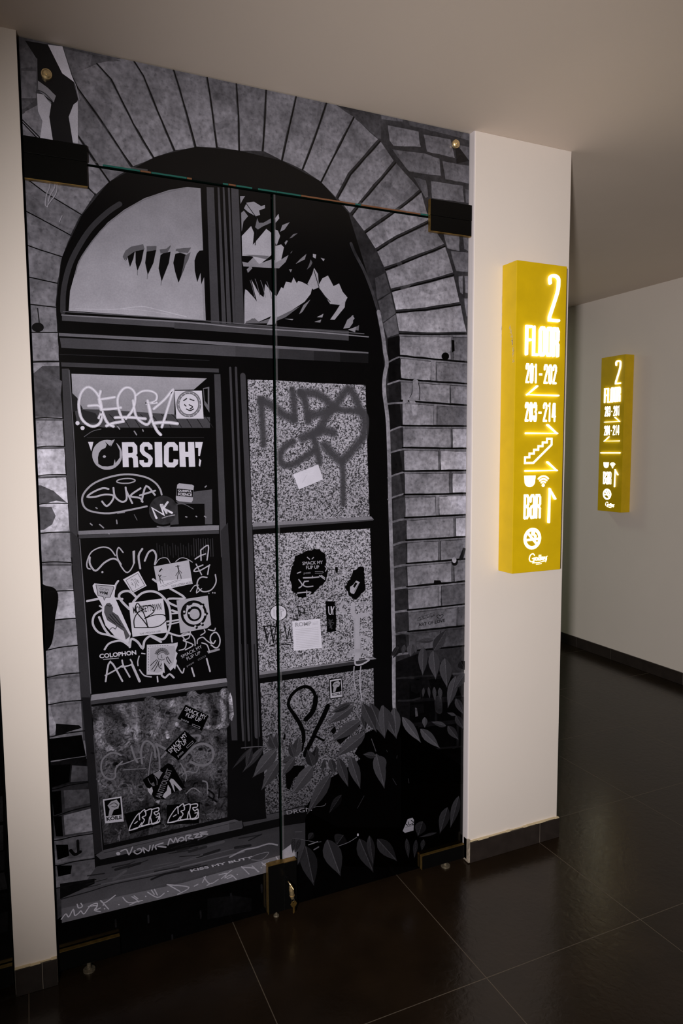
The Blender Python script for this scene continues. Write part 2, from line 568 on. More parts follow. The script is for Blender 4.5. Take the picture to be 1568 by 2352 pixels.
P('printed_brickwork', 'brick', 'grey printed brickwork arch and jambs of the window', [
('p',1,100,[97,49,43,42,38,35,35,36,36,38,40,41,43,44,45,45,43,41,39,37,34,33,35,40,50,54,66,40],0,'-38 5237 2913 50 63 -4392 -230 -25 -488 343 -42 1496 -30 842 -51 404 -89 204 -123 367 -190 194 -257 84 -268 15 -254 -20 -234 -95 -254 -175 -144 -193 -111 -233 -41 -271 3 -141 7 -454 15 -636 17 -647 21 -662 23 -622 5 -202 -245 -131 -158 1616'),
('p',2,100,[147,145,143,141,140,138,137,136,135,134,134,130,130,130,130,130,130,131,132,132,133,137,142],0,'-12 4794 35 -34 34 -33 32 -32 38 -35 35 -32 38 -34 40 -35 38 -32 42 -37 43 -31 66 71 -37 50 -38 46 -35 51 -26 39 -31 40 -27 42 -29 38 -26 40 -26 42 -57 -41 -56 -40'),
('p',2,100,[126,125,124,123,123,122,122,122,122,122,119,117,117,116,116,116,117,117,117,118,119,119,122],0,'161 4925 26 -40 29 -38 30 -40 26 -41 30 -38 30 -41 35 -53 33 -49 37 -49 55 46 58 42 -32 46 -30 45 -34 47 -31 43 -33 43 -26 36 -30 35 -28 37 -25 33 -32 61 -43 -61'),
('p',2,100,[131,131,130,129,128,128,127,127,127,127,127,125,124,123,123,123,122,122,122,122,122,122,123,124,128],0,'260 5060 29 -60 29 -38 26 -31 31 -37 26 -35 32 -46 31 -43 31 -47 32 -44 36 -43 53 27 54 32 -28 42 -26 39 -26 42 -22 39 -23 45 -24 41 -22 45 -23 42 -22 39 -33 34 -37 34 -64 -39'),
('p',2,100,[134,133,132,131,131,131,131,131,131,131,132,132,130,129,128,128,127,126,126,126,125,125,125,126,128,131],0,'394 5145 34 -34 38 -33 22 -42 21 -42 22 -42 24 -43 20 -45 28 -38 23 -41 27 -41 27 -41 54 25 53 25 -21 49 -23 48 -19 50 -22 47 -20 46 -20 42 -15 46 -19 43 -32 47 -32 42 -58 -22 -57 -24'),
('p',2,100,[126,126,126,126,127,127,128,129,129,130,131,130,129,128,126,125,123,122,121,120,121,123,124],0,'574 5221 30 -43 34 -47 18 -44 20 -41 18 -45 16 -44 23 -49 21 -48 23 -50 23 -50 53 15 54 19 -16 63 -17 61 -17 65 -16 60 -18 59 -16 50 -16 54 -55 3 -56 6 -53 3'),
('p',2,100,[117,119,121,123,126,128,130,132,131,129,127,124,122,120,118,115,116,117],0,'804 5210 15 -50 18 -50 14 -63 20 -59 17 -64 17 -61 16 -63 113 13 -6 56 -8 60 -5 57 -9 58 -5 55 -12 56 -8 54 -60 2 -59 -1'),
('p',2,100,[109,111,114,117,119,122,124,127,127,127,124,121,118,114,111,108,108],0,'993 5214 10 -57 10 -52 6 -57 9 -57 5 -59 7 -58 7 -56 61 0 60 1 -1 66 0 67 1 65 -8 71 -1 67 -2 72 -85 -8'),
('p',2,100,[97,101,105,109,112,116,119,119,118,115,113,110,106,102,98,97,97],0,'1168 5230 5 -70 3 -71 4 -68 2 -65 -2 -70 0 -67 68 12 64 8 8 60 2 54 5 58 3 70 8 74 2 67 -56 3 -61 2'),
('p',2,100,[107,111,115,118,121,124,126,127,129,125,122,119,115,112,109,108,108],0,'1358 5224 -6 -67 -4 -72 -6 -75 -4 -53 -7 -61 -5 -55 54 -16 55 -18 15 72 18 74 20 71 18 70 15 66 17 66 -60 1 -65 -3'),
('p',2,100,[97,100,104,107,110,114,117,118,120,116,113,109,106,103,99,98,98],0,'1550 5225 -15 -68 -16 -66 -19 -67 -17 -74 -17 -70 -19 -75 61 -14 60 -18 31 79 34 83 28 71 28 71 23 69 25 72 -63 5 -58 0'),
('p',2,100,[104,107,110,113,116,119,122,124,125,123,121,118,116,114,111,109,107,105],0,'1752 5220 -22 -74 -27 -70 -27 -72 -29 -72 -32 -81 -35 -79 57 -27 56 -25 31 60 31 59 33 62 29 62 33 61 37 60 32 64 -57 20 -54 27'),
('p',2,100,[103,106,108,111,113,116,118,121,123,126,122,119,117,115,113,111,108,106],0,'1932 5143 -35 -62 -32 -62 -30 -60 -36 -62 -33 -61 -31 -61 -33 -62 47 -36 46 -36 44 77 43 81 54 59 55 62 50 60 54 60 -55 30 -55 38'),
('p',2,100,[102,105,108,111,113,117,121,126,122,120,117,115,113,110,106],0,'2116 5027 -52 -62 -56 -57 -50 -62 -52 -56 -42 -76 -49 -82 80 -76 75 89 48 57 45 56 53 54 48 58 45 56 -46 51'),
('p',2,100,[95,98,101,103,106,109,114,120,118,116,114,112,110,107,103,99],0,'2230 4912 -48 -54 -50 -61 -48 -53 -46 -55 -50 -53 -74 -95 80 -83 67 51 64 47 71 50 69 50 71 57 66 60 -55 48 -61 46'),
('p',2,100,[114,117,120,123,125,128,130,138,136,134,132,130,129,121],0,'2419 4755 -65 -56 -74 -57 -69 -51 -68 -52 -69 -47 -66 -49 68 -86 75 50 75 48 84 43 84 44 83 46 -29 83'),
('p',2,100,[95,98,101,104,108,112,123,120,118,116,114,111,103],0,'2490 4566 -84 -44 -86 -45 -81 -41 -76 -49 -73 -50 50 -92 116 45 80 40 86 36 91 36 86 43 -56 62'),
('p',2,100,[114,116,118,121,123,126,139,138,137,136,135,134,124],0,'2608 4424 -86 -43 -86 -34 -86 -39 -84 -39 -112 -49 36 -108 108 31 102 32 91 26 90 29 92 33 -30 80'),
('p',2,100,[133,135,136,138,139,141,158,158,159,159,159,159,159,146],0,'2678 4235 -93 -27 -88 -30 -90 -25 -106 -32 -102 -32 30 -111 71 11 77 8 73 13 90 21 97 17 90 21 -24 83'),
('p',2,100,[123,124,125,126,125,126,126,146,148,150,152,153,154,155,139],0,'2737 4045 -96 -20 -95 -22 -93 -18 -77 -8 -73 -14 -74 -10 23 -111 82 1 85 2 83 2 96 8 93 9 95 7 -27 87'),
('p',2,100,[158,154,150,146,142,139,136,133,131,128,126,124,122,121,119,120,120,120,122,124,126,128,130,132,135,138,141,144,146,147,149,151,153,156],0,'-31 4824 26 -23 26 -26 29 -26 28 -23 29 -25 27 -25 28 -28 28 -27 27 -27 28 -26 26 -27 31 -26 28 -29 27 -26 -27 -43 -27 -44 -26 -41 -38 20 -35 16 -35 19 -35 18 -37 18 -29 18 -32 21 -28 22 -32 18 -27 19 3 45 2 43 4 44 1 42 5 45 0 42'),
('p',2,100,[121,119,117,115,113,112,110,109,107,106,105,106,107,108,109,110,112,113,116,118,120,120,121,121],0,'-44 4532 28 -18 31 -21 30 -20 28 -20 33 -22 33 -17 36 -18 34 -17 39 -17 33 -17 -21 -43 -22 -45 -21 -43 -36 18 -38 18 -37 16 -38 17 -44 22 -42 18 -41 17 5 48 1 49 5 48'),
('p',2,100,[120,117,115,114,112,111,110,109,110,111,113,114,115,117,118,120,122,121,121,120],0,'-54 4351 42 -18 43 -20 44 -15 36 -19 37 -16 38 -18 39 -20 -19 -41 -17 -45 -17 -42 -39 9 -35 7 -40 8 -42 12 -42 13 -41 11 6 49 1 47 3 50'),
('p',2,100,[117,115,113,112,111,110,109,111,112,114,115,117,118,120,122,121,119,118],0,'-60 4171 41 -13 39 -12 43 -12 38 -7 36 -12 38 -6 -12 -51 -8 -53 -13 -50 -44 4 -43 6 -41 6 -44 9 -44 3 4 46 4 46 1 46'),
('p',2,100,[115,114,112,111,110,109,111,113,116,117,118,120,121,123,120,118],0,'-69 3995 40 -6 44 -7 45 -3 41 -6 44 -6 -4 -46 -6 -48 -5 -47 -40 0 -45 5 -40 -2 -42 5 -42 -1 5 57 1 52'),
('p',2,100,[114,113,111,110,108,107,110,113,116,117,118,120,122,124,122,119,117],0,'-77 3846 41 -2 41 -1 45 -2 39 0 45 -2 -1 -50 2 -50 -1 -48 -44 -2 -43 -1 -45 -4 -45 -3 -41 -1 2 41 0 42 2 42'),
('p',2,100,[128,126,124,123,121,120,122,124,126,129,130,132,133,135,137,135,133,130],0,'-84 3694 43 1 44 0 43 4 46 1 46 2 -3 -39 3 -42 -2 -45 0 -41 -40 -1 -43 -4 -43 0 -39 -3 -42 -2 -4 44 -2 41 -1 42'),
('p',2,100,[72,71,70,69,68,68,69,70,72,73,75,76,77,78,79,80,81,83,81,80,78,77,75,74],0,'-70 3537 42 4 41 0 40 2 41 3 44 2 1 -45 -2 -45 3 -47 -2 -44 4 -47 1 -45 -1 -46 -45 -1 -46 1 -43 1 -48 -2 -44 3 3 42 4 44 -1 44 4 47 2 43 0 45'),
('p',2,100,[141,139,137,136,134,133,136,140,143,144,146,148,150,152,149,146,144],0,'-81 3242 45 0 42 0 45 -3 45 3 46 0 1 -57 2 -54 -1 -56 -44 -1 -45 -2 -46 1 -43 -2 -43 0 -1 43 -1 41 -2 46'),
('p',2,100,[194,191,189,187,185,183,186,190,194,195,198,200,203,205,203,200,197],0,'-79 3084 46 1 44 0 46 2 44 0 43 0 4 -56 -2 -58 2 -55 -46 0 -48 -1 -48 0 -44 -2 -45 0 -1 42 4 40 2 44'),
('p',2,100,[195,193,190,188,186,184,187,191,195,197,199,201,204,207,203,199],0,'-86 2926 46 3 48 0 44 0 50 -1 46 5 2 -58 1 -58 2 -59 -49 2 -47 -2 -46 3 -46 -2 -46 2 1 56 -2 54'),
('p',2,100,[187,185,183,181,179,177,181,185,189,191,193,195,197,200,197,194,191],0,'-81 2776 48 -2 44 -2 47 0 46 -1 47 0 3 -58 0 -57 3 -61 -49 0 -47 4 -47 -1 -44 -1 -47 2 -2 44 0 45 -2 42'),
('p',2,100,[134,132,130,128,127,125,129,132,135,139,140,141,143,144,146,142,137],0,'-78 2611 47 0 47 0 47 -2 45 2 50 0 -2 -47 3 -46 -2 -49 1 -43 -46 3 -47 3 -47 3 -45 7 -44 3 -2 56 -1 57'),
('p',2,100,[124,123,121,120,119,118,122,126,130,132,133,135,137,139,135,132,128],0,'-71 2460 45 -7 46 -1 45 -6 44 -3 50 -7 -1 -58 4 -55 1 -58 -48 3 -45 -2 -46 2 -47 2 -44 1 -2 45 -1 48 -2 48'),
('p',2,100,[171,168,166,164,162,161,165,169,174,176,178,180,183,186,182,178,174],0,'-67 2285 43 -1 48 -1 45 -3 48 -1 46 1 3 -61 1 -58 2 -58 -46 0 -50 -1 -43 3 -50 0 -45 -1 -1 46 -2 44 0 44'),
('p',2,100,[129,127,125,123,122,120,124,129,133,135,137,139,141,144,139,134],0,'-65 2118 48 -3 45 3 45 -1 47 2 48 -3 3 -57 2 -56 3 -58 -48 1 -48 -2 -46 -2 -47 1 -47 -1 0 57 -4 59'),
('p',2,100,[125,123,121,119,117,116,120,125,129,131,133,135,137,140,135,130],0,'-59 1954 43 1 47 3 47 2 47 -1 47 3 4 -62 3 -55 3 -58 -51 1 -48 -1 -44 0 -46 1 -46 0 -3 57 -3 54'),
('p',2,100,[109,107,105,104,102,101,105,110,115,116,118,119,121,123,125,120,114],0,'-54 1803 44 -3 46 1 47 -1 49 2 48 -2 1 -60 4 -57 2 -58 -43 2 -41 -2 -41 5 -42 -1 -41 3 -41 0 2 56 2 59'),
('p',2,100,[107,106,104,102,101,100,99,102,106,110,113,115,117,119,121,123,125,121,116,112],0,'-63 1647 43 -2 38 -1 44 -1 39 -2 43 -2 40 -3 3 -48 2 -50 1 -46 3 -49 -41 -2 -44 1 -40 0 -43 0 -41 1 -41 1 -1 48 -2 53 0 50'),
('p',2,100,[103,101,99,97,96,94,93,97,102,107,109,111,113,115,117,120,114,108],0,'-59 1457 42 1 39 -3 45 2 39 -1 43 -1 42 1 2 -56 4 -59 2 -58 -43 1 -44 2 -41 1 -43 -1 -40 1 -38 0 -5 57 1 58'),
('p',2,100,[13,12,11,10,9,8,7,13,17,22,24,24,26,27,28,30,24,19],0,'-52 1302 39 1 40 -1 45 -1 39 -1 43 -1 42 1 0 -58 5 -54 1 -57 -42 -1 -41 2 -44 0 -42 -2 -41 2 -40 0 -3 59 2 54'),
('p',2,100,[39,37,36,35,34,33,32,35,40,44,46,47,49,51,53,55,50,44],0,'-49 1147 39 1 42 -4 42 3 40 1 46 -3 42 -1 3 -50 2 -53 3 -52 -40 -6 -46 -2 -39 -6 -43 -3 -41 -3 -43 -3 -3 62 -2 59'),
('p',2,100,[49,47,45,44,42,40,39,44,49,54,56,57,59,61,63,64,59,54],0,'-46 982 42 2 44 3 42 2 41 6 42 4 44 1 4 -60 0 -60 5 -64 -46 3 -42 3 -41 0 -43 2 -42 2 -42 4 0 49 -4 50'),
('p',2,100,[92,89,87,85,83,81,79,85,91,97,99,102,104,106,109,112,105,98],0,'-37 843 39 0 43 -4 41 -3 43 -1 43 -4 43 -1 3 -57 1 -54 2 -58 -44 5 -45 1 -45 5 -41 3 -45 2 -45 4 2 54 4 55'),
('p',2,100,[92,89,86,84,82,80,78,86,95,97,100,103,106,109,112,105,98],0,'-44 693 44 0 42 -4 46 -4 42 -3 45 -1 45 -6 2 -71 3 -75 -44 6 -45 -1 -44 1 -43 2 -42 2 -41 1 -4 51 -4 52'),
('s',4,100,12,(0,0,2.9),'-16 4790 172 -168 201 -170'),
('s',4,100,12,(0,0,3.0),'157 4921 168 -240 108 -149'),
('s',4,100,13,(0,0,3.0),'255 5056 31 -61 110 -141 161 -224'),
('s',4,100,12,(0,0,3.0),'388 5141 72 -66 111 -213 104 -162'),
('s',4,100,12,(0,0,3.1),'568 5218 65 -90 73 -176 87 -195'),
('s',4,100,11,(0,0,3.2),'796 5208 33 -103 53 -182 34 -126'),
('s',4,100,10,(0,0,3.3),'989 5213 24 -168 26 -231'),
('s',4,100,10,(0,0,3.3),'1162 5229 11 -210 2 -199'),
('s',4,100,9,(0,0,3.4),'1348 5225 -14 -214 -14 -170'),
('s',4,100,9,(0,0,3.5),'1545 5226 -50 -202 -54 -219'),
('s',4,100,9,(0,0,3.6),'1746 5219 -104 -287 -68 -160'),
('s',4,100,8,(0,0,3.7),'1925 5143 -164 -306 -63 -119'),
('s',4,100,8,(0,0,3.8),'2110 5029 -211 -237 -89 -156'),
('s',4,100,8,(0,0,3.8),'2225 4915 -241 -276 -74 -94'),
('s',4,100,7,(0,0,3.9),'2416 4762 -138 -117 -275 -199'),
('s',4,100,7,(0,0,4.0),'2485 4574 -249 -134 -149 -97'),
('s',4,100,7,(0,0,4.0),'2606 4429 -344 -154 -114 -47'),
('s',4,100,7,(0,0,4.1),'2678 4245 -272 -86 -209 -64'),
('s',4,100,7,(0,0,4.1),'2733 4050 -282 -57 -221 -33'),
('s',4,100,7,(0,0,4.1),'2786 3855 -283 -23 -250 -10'),
('s',4,100,13,(0,0,2.9),'-35 4819 192 -175 196 -190'),
('s',4,100,11,(0,0,2.9),'-48 4528 149 -100 178 -90'),
('s',4,100,10,(0,0,2.9),'-56 4346 126 -55 152 -70'),
('s',4,100,9,(0,0,2.9),'-63 4163 125 -35 111 -25'),
('s',4,100,8,(0,0,2.9),'-71 3990 215 -30'),
('s',4,100,8,(0,0,2.9),'-77 3841 209 -9'),
('s',4,100,7,(0,0,2.9),'-84 3686 220 12'),
('s',4,100,9,(1,0,2.9),'-69 3532 60 -1 62 9 83 1'),
('s',4,100,9,(1,0,2.9),'-82 3236 66 -4 67 5 91 -3'),
('s',4,100,8,(1,0,3.0),'-78 3077 66 -2 67 7 90 -1'),
('s',4,100,8,(1,0,3.0),'-85 2920 69 -2 70 7 94 0'),
('s',4,100,8,(1,0,3.0),'-80 2768 68 -4 69 5 94 -4'),
('s',4,100,8,(1,0,3.0),'-76 2606 68 -4 70 5 95 -4'),
('s',4,100,8,(1,0,3.0),'-72 2452 68 -10 68 0 93 -11'),
('s',4,100,8,(1,0,3.1),'-68 2277 68 -5 69 4 94 -5'),
('s',4,100,9,(1,0,3.1),'-64 2111 68 -4 70 6 94 -2'),
('s',4,100,9,(1,0,3.1),'-60 1948 69 -2 70 8 95 0'),
('s',4,100,9,(1,0,3.1),'-55 1796 69 -5 71 6 95 -4'),
('s',4,100,10,(1,0,3.1),'-61 1639 72 -6 74 4 101 -6'),
('s',4,100,11,(1,0,3.2),'-58 1450 74 -4 75 6 102 -3'),
('s',4,100,11,(1,0,3.2),'-53 1296 74 -5 75 5 101 -4'),
('s',4,100,12,(1,0,3.2),'-48 1139 74 -4 74 7 101 -3'),
('s',4,100,13,(1,0,3.2),'-43 973 75 3 76 13 102 5'),
('s',4,100,15,(1,0,3.3),'-37 837 75 -8 76 2 102 -8'),
('s',4,100,16,(1,0,3.3),'-43 687 78 -9 79 1 107 -10'),
('s',4,100,18,(1,0,3.3),'-37 549 77 -7 78 3 105 -6'),
('s',3,100,81,(1,0,5.7),'-72 3229 106 -3 108 1'),
('s',3,100,80,(1,0,5.7),'-78 3073 110 -2 113 3'),
('s',3,100,79,(1,0,5.7),'-78 2913 111 -1 115 3'),
('s',3,100,79,(1,0,5.8),'-72 2438 113 -12 116 -8'),
('s',3,100,85,(1,0,6.0),'-66 1790 122 -10 126 -5'),
('s',3,100,87,(1,0,6.0),'-62 1627 123 -7 127 -2'),
('s',3,100,93,(1,0,6.1),'-30 1305 112 -4 115 1'),
('p',3,100,79,0,'-2 3513 54 -13 34 -28 62 -35 -11 -91 -47 44 -34 21 -49 -16 -9 51'),
('p',3,100,143,0,'-22 3527 160 11 -1 -19 -84 -4 -43 -39 -30 14'),
('p',3,100,75,0,'-35 2873 55 -5 62 -32 66 -68 -54 14 -57 -14 -63 3'),
('p',3,100,84,0,'-33 2756 101 -8 19 -51 -19 -46 -44 -28 -49 -2'),
('p',3,100,171,0,'75 2744 25 -5 48 -60 8 -67 -82 4 30 57'),
('p',3,100,5,1,'-27 2350 41 -35 49 -20 20 -41 -6 -62 -13 -62 -10 -79 -18 -77 -37 -43 -23 -37 -9 136 -6 204'),
('p',3,100,139,1,'-18 1735 25 44 7 -97 10 -106 19 -68 -9 -40 -39 11'),
('p',3,100,10,0,'44 1516 120 -29 15 -19 -53 -7 -89 -17'),
('p',3,100,65,0,'119 1256 82 -21 0 -88 -94 12'),
('p',3,100,65,0,'69 1117 134 -20 9 -86 -140 -3'),
('p',3,100,111,0,'63 969 147 8 7 -137 -151 11'),
('p',3,100,86,0,'80 822 136 -24 3 -112 -143 19'),
('p',3,100,3,0,'-7 1435 184 -8 18 -128 -200 6'),
('p',3,100,2,0,'-2 1280 113 -15 -11 -105 -96 -13'),
('p',3,100,2,0,'3 1123 51 -3 2 -133 -44 -7'),
('p',3,100,2,0,'8 977 44 -10 3 -122 -37 9'),
('p',3,100,0,0,'16 804 63 -15 5 -69 -64 -9'),
('p',3,100,0,0,'15 679 81 -21 -9 -49 -67 1'),
('p',3,100,13,0,'28 565 189 -20 -2 -31 -127 -28 -63 -14'),
('s',3,100,28,(1,0,2.8),'41 3819 4 -52 1 -24'),
('p',3,100,16,0,'68 3721 -1 -6 -3 -6 -5 -6 -7 -4 -7 -3 -8 -2 -8 1 -7 2 -6 3 -5 5 -3 6 0 6 1 7 3 6 5 5 7 5 7 3 8 1 8 0 7 -2 6 -4 5 -5 2 -5'),
('s',4,100,18,(1,0,7.3),'132 801 1 -68'),
('s',4,100,11,(1,0,8.9),'92 752 22 -31 30 9'),
('p',2,100,[46,47,47,48,49,49,50,51,52,52,53,58,58,57,56,55,54,53,52,51,48],0,'1765 5210 35 0 33 0 35 0 33 0 35 2 38 3 34 -2 32 1 39 3 36 0 -11 -52 -22 -5 -33 3 -36 7 -36 -1 -33 4 -37 3 -33 4 -33 2 -38 12'),
('p',2,100,[78,80,82,83,85,91,91,90,89,87],0,'2114 5214 41 1 37 -2 42 2 40 1 1 -35 -42 -5 -38 -3 -36 -3 -37 -1'),
('p',2,100,[56,57,57,58,59,60,62,64,67,66,65,63,62,60,58],0,'1943 5175 32 -3 35 -5 36 -7 33 -2 34 -6 3 -33 2 -36 0 -38 -26 1 -29 18 -31 19 -31 19 -32 16 -35 17'),
('p',2,100,[69,70,70,71,72,73,73,74,75,76,77,77,78,81,83,82,81,80,79,78,77,76,76,75,74,73,72],0,'2320 5207 38 0 36 2 41 -2 42 5 41 -1 37 2 41 -1 41 1 44 1 38 -1 41 2 42 1 5 -33 -2 -34 -40 3 -43 3 -42 1 -38 2 -39 1 -42 1 -38 2 -37 0 -43 3 -34 0 -41 0 -40 1'),
('p',2,100,[108,109,110,110,111,112,113,115,117,119,119,118,118,118,117,115,112,110],0,'2168 5138 33 1 42 0 34 1 38 -1 38 1 43 -1 3 -32 4 -32 10 -30 -41 -4 -39 -6 -41 -7 -39 -5 -44 -4 -28 27 -5 34 -6 29'),
('p',2,100,[98,99,100,101,101,102,105,108,110,109,108,107,106,105,103,101],0,'2434 5127 43 2 41 1 45 1 41 0 39 1 12 -36 14 -41 10 -38 -43 2 -46 2 -44 2 -39 -2 -46 3 -9 33 -7 37'),
('p',2,100,[86,87,89,93,98,95,92],0,'2708 5107 45 0 51 -1 1 -44 0 -47 -35 20 -35 20'),
('p',2,100,[89,90,90,91,91,92,93,93,94,95,97,99,101,101,100,100,99,98,98,96,94,93,91],0,'2199 4995 40 0 40 3 42 2 39 3 41 3 45 2 35 -4 36 -7 40 -3 5 -38 3 -34 5 -36 -44 -3 -42 -3 -40 -1 -43 -2 -39 0 -38 0 -28 23 -22 23 -27 24 -25 25'),
('p',2,100,[96,97,98,99,99,100,103,106,108,107,106,105,104,104,101,99],0,'2582 4982 46 -1 47 1 44 -1 43 3 45 1 2 -39 -3 -41 3 -38 -42 1 -41 2 -43 -3 -39 3 -38 -2 -7 39 -10 35'),
('p',2,100,[79,80,82,84,87,90,90,88,85,82],0,'2360 4844 49 -1 43 -6 10 -34 6 -33 4 -35 -20 -10 -25 29 -21 29 -22 32'),
('p',2,100,[95,96,96,97,98,99,100,103,105,108,107,106,105,105,104,103,100,97],0,'2494 4839 40 2 43 1 39 1 43 -1 44 3 44 1 1 -38 5 -34 5 -35 -46 -5 -41 3 -43 -3 -42 0 -43 -2 -40 0 -6 37 0 36'),
('p',2,100,[74,76,81,86,85,80],0,'2767 4828 40 -5 2 -41 0 -40 -36 -5 -5 44'),
('p',2,100,[98,99,100,100,104,107,110,109,107,104,101],0,'2590 4517 40 0 48 2 40 0 5 -36 -3 -37 4 -36 -51 3 -46 5 -14 33 -11 35'),
('p',2,100,[85,86,89,93,96,94,89],0,'2749 4522 65 1 0 -36 1 -34 -3 -41 -49 17 -6 45'),
('p',2,100,[90,90,91,92,93,96,99,102,101,100,98,95,92],0,'2653 4401 38 4 43 -1 39 3 41 -2 1 -40 3 -46 -4 -41 -56 -2 -59 -2 -13 32 -13 33 -10 31'),
('p',2,100,[104,104,107,111,114,113,110,107],0,'2718 4239 35 8 -2 -40 2 -45 2 -41 -22 12 -9 36 -5 35'),
('p',2,100,[102,102,106,109,113,112,108,105],0,'2766 4245 51 7 -1 -40 -1 -41 2 -41 -42 5 -1 36 -2 34'),
('p',2,100,[112,113,116,120,123,123,119,115],0,'2767 4095 54 5 0 -41 -2 -40 2 -42 -34 -2 -9 42 -8 37'),
('p',2,100,[132,132,136,140,143,143,139,136],0,'2794 3942 23 6 6 -41 -1 -37 0 -40 -13 3 -6 34 -4 39'),
('p',2,100,[96,95,93,97,101,105,107,108,111,106,101],0,'15 5134 35 3 37 5 0 -25 -2 -29 3 -28 -27 -6 -25 -6 -25 -8 1 33 3 32'),
('p',2,100,[118,116,114,113,115,116,118,119,120,123,125,124,123,121,119],0,'13 5028 24 3 24 5 24 3 -2 -29 -1 -27 -1 -24 -3 -29 0 -26 -36 -7 -34 -6 2 28 -1 28 1 28 1 27'),
('p',2,100,[140,137,135,135,136,136,137,137,138,140,141,142,142,141],0,'22 4826 32 23 30 22 3 -24 2 -26 0 -25 4 -25 0 -24 3 -27 -40 -8 -19 15 -18 15 0 28 2 30'),
('p',2,100,[95,93,91,99,108,110],0,'4 4878 32 6 33 5 -23 -22 -25 -26 -16 -6'),
('p',2,100,[113,112,111,110,109,108,110,112,114,116,119,118,117,116,115],0,'224 5184 26 -2 31 2 28 -1 29 -1 29 -1 -8 -29 -4 -28 -33 -24 -28 -19 -33 -21 -5 25 -9 25 -8 23 -8 27'),
('p',2,100,[78,79,80,82,84,86,90,89,89,89],0,'366 5184 30 0 27 2 30 -1 28 0 30 -2 -41 -14 -32 -3 -30 -2 -31 -4'),
('p',3,100,23,0,'2679 5118 45 -36 64 -58 9 -6 -103 -35'),
('p',3,100,[121,122,122,123,124,125,125,126,131,136,141,140,139,137,136,135,133,132,126],0,'2258 3804 55 0 54 3 60 7 56 1 57 3 60 2 60 6 0 -52 -3 -53 2 -48 -57 1 -59 -1 -59 4 -56 4 -57 -2 -55 6 -55 0 -4 58'),
('p',3,100,[85,86,86,87,93,97,103,101,100,99,94,89],0,'2678 3824 72 4 72 7 73 4 4 -62 -2 -54 4 -61 -76 5 -71 3 -72 2 -2 52 1 51'),
('s',4,100,7,(1,0,5.2),'2250 3679 289 -11 360 -10'),
('p',2,100,104,0,'2253 3818 643 36 0 -14 -643 -35'),
('p',2,100,85,0,'2661 3839 14 1 2 -169 -15 1'),
('p',3,100,[124,125,126,128,129,136,142,141,140,139,137,130],0,'2266 3657 56 1 59 -2 59 -3 59 -3 0 -63 -2 -60 -58 -3 -60 5 -56 0 -54 3 -6 65'),
('p',3,100,[99,100,101,102,103,104,106,112,119,117,116,115,114,113,112,105],0,'2542 3648 58 -2 59 0 59 -1 62 -5 56 0 65 -4 0 -60 -2 -60 -61 4 -56 -2 -62 3 -56 2 -60 -2 -59 1 2 63'),
('s',4,100,7,(1,0,5.2),'2257 3524 283 -8 361 -5'),
('p',2,100,104,0,'2260 3675 639 -22 0 -14 -639 23'),
('p',2,100,116,0,'2501 3666 38 -2 1 -140 -38 1'),
('p',3,100,[113,114,115,116,118,119,120,127,133,132,130,129,128,126,125,119],0,'2266 3505 63 -1 65 -3 63 -1 62 -4 63 2 70 -3 0 -63 1 -59 -66 3 -67 3 -60 2 -68 2 -57 3 -64 3 -2 57'),
('p',3,100,[111,112,113,114,115,122,130,128,127,126,124,118],0,'2660 3493 62 0 59 -1 57 -1 62 0 5 -63 0 -66 -63 6 -61 0 -56 4 -59 3 -2 58'),
('s',4,100,6,(1,0,5.2),'2261 3383 280 -13 362 -12'),
('p',2,100,103,0,'2264 3520 637 -13 0 -14 -637 14'),
('p',2,100,84,0,'2653 3510 4 0 1 -137 -3 1'),
('p',3,100,[123,124,126,127,128,135,142,141,140,139,138,133,128],0,'2279 3362 59 0 58 -5 60 -1 67 -5 -2 -65 2 -65 -63 1 -57 -3 -65 0 -56 2 -1 48 -1 46'),
('p',3,100,[82,84,85,85,87,88,89,95,102,101,101,99,99,98,97,90],0,'2552 3353 59 -7 57 1 58 -2 58 -3 59 -2 58 -4 1 -55 2 -56 -61 -4 -59 0 -56 3 -58 -2 -59 0 -57 1 1 62'),
('s',4,100,6,(1,0,5.2),'2271 3215 271 -1 363 3'),
('p',2,100,103,0,'2274 3378 629 -25 0 -14 -629 26'),
('p',2,100,116,0,'2524 3367 24 -2 1 -143 -24 0'),
('p',3,100,[117,117,118,119,120,121,122,130,137,136,135,134,133,132,131,124],0,'2283 3195 65 0 58 1 67 -1 62 -2 64 3 64 0 1 -65 3 -65 -67 0 -64 4 -62 1 -65 0 -60 3 -62 -4 -1 64'),
('p',3,100,[151,152,154,155,163,171,170,168,167,159],0,'2678 3194 75 2 76 0 77 0 1 -66 1 -65 -77 0 -77 2 -72 -2 0 64'),
('s',4,100,6,(1,0,5.2),'2278 3067 266 -6 363 -4'),
('p',2,100,103,0,'2281 3210 624 2 0 -13 -624 -2'),
('p',2,100,83,0,'2667 3210 7 0 1 -143 -7 0'),
('p',3,100,[128,128,130,131,132,139,147,145,144,144,143,135],0,'2293 3044 64 3 68 -5 69 1 69 -4 1 -61 2 -67 -71 1 -66 0 -67 -1 -65 0 -4 71'),
('p',3,100,[156,158,159,160,161,162,170,177,176,175,174,173,172,164],0,'2582 3043 65 -3 65 -3 65 0 63 -2 68 2 3 -64 -2 -61 -64 -1 -65 -2 -66 2 -64 2 -61 -3 -7 69'),
('s',4,100,6,(1,0,5.3),'2285 2907 260 -3 364 0'),
('p',2,100,103,0,'2288 3062 619 -9 0 -14 -619 10'),
('p',2,100,82,0,'2568 3056 11 0 1 -144 -11 0'),
('p',3,100,[119,120,121,122,122,123,124,132,139,139,138,137,136,135,134,127],0,'2297 2888 57 -1 58 -3 60 -1 58 2 62 -2 60 2 0 -69 4 -69 -61 0 -62 2 -57 0 -61 3 -56 1 -59 1 0 65'),
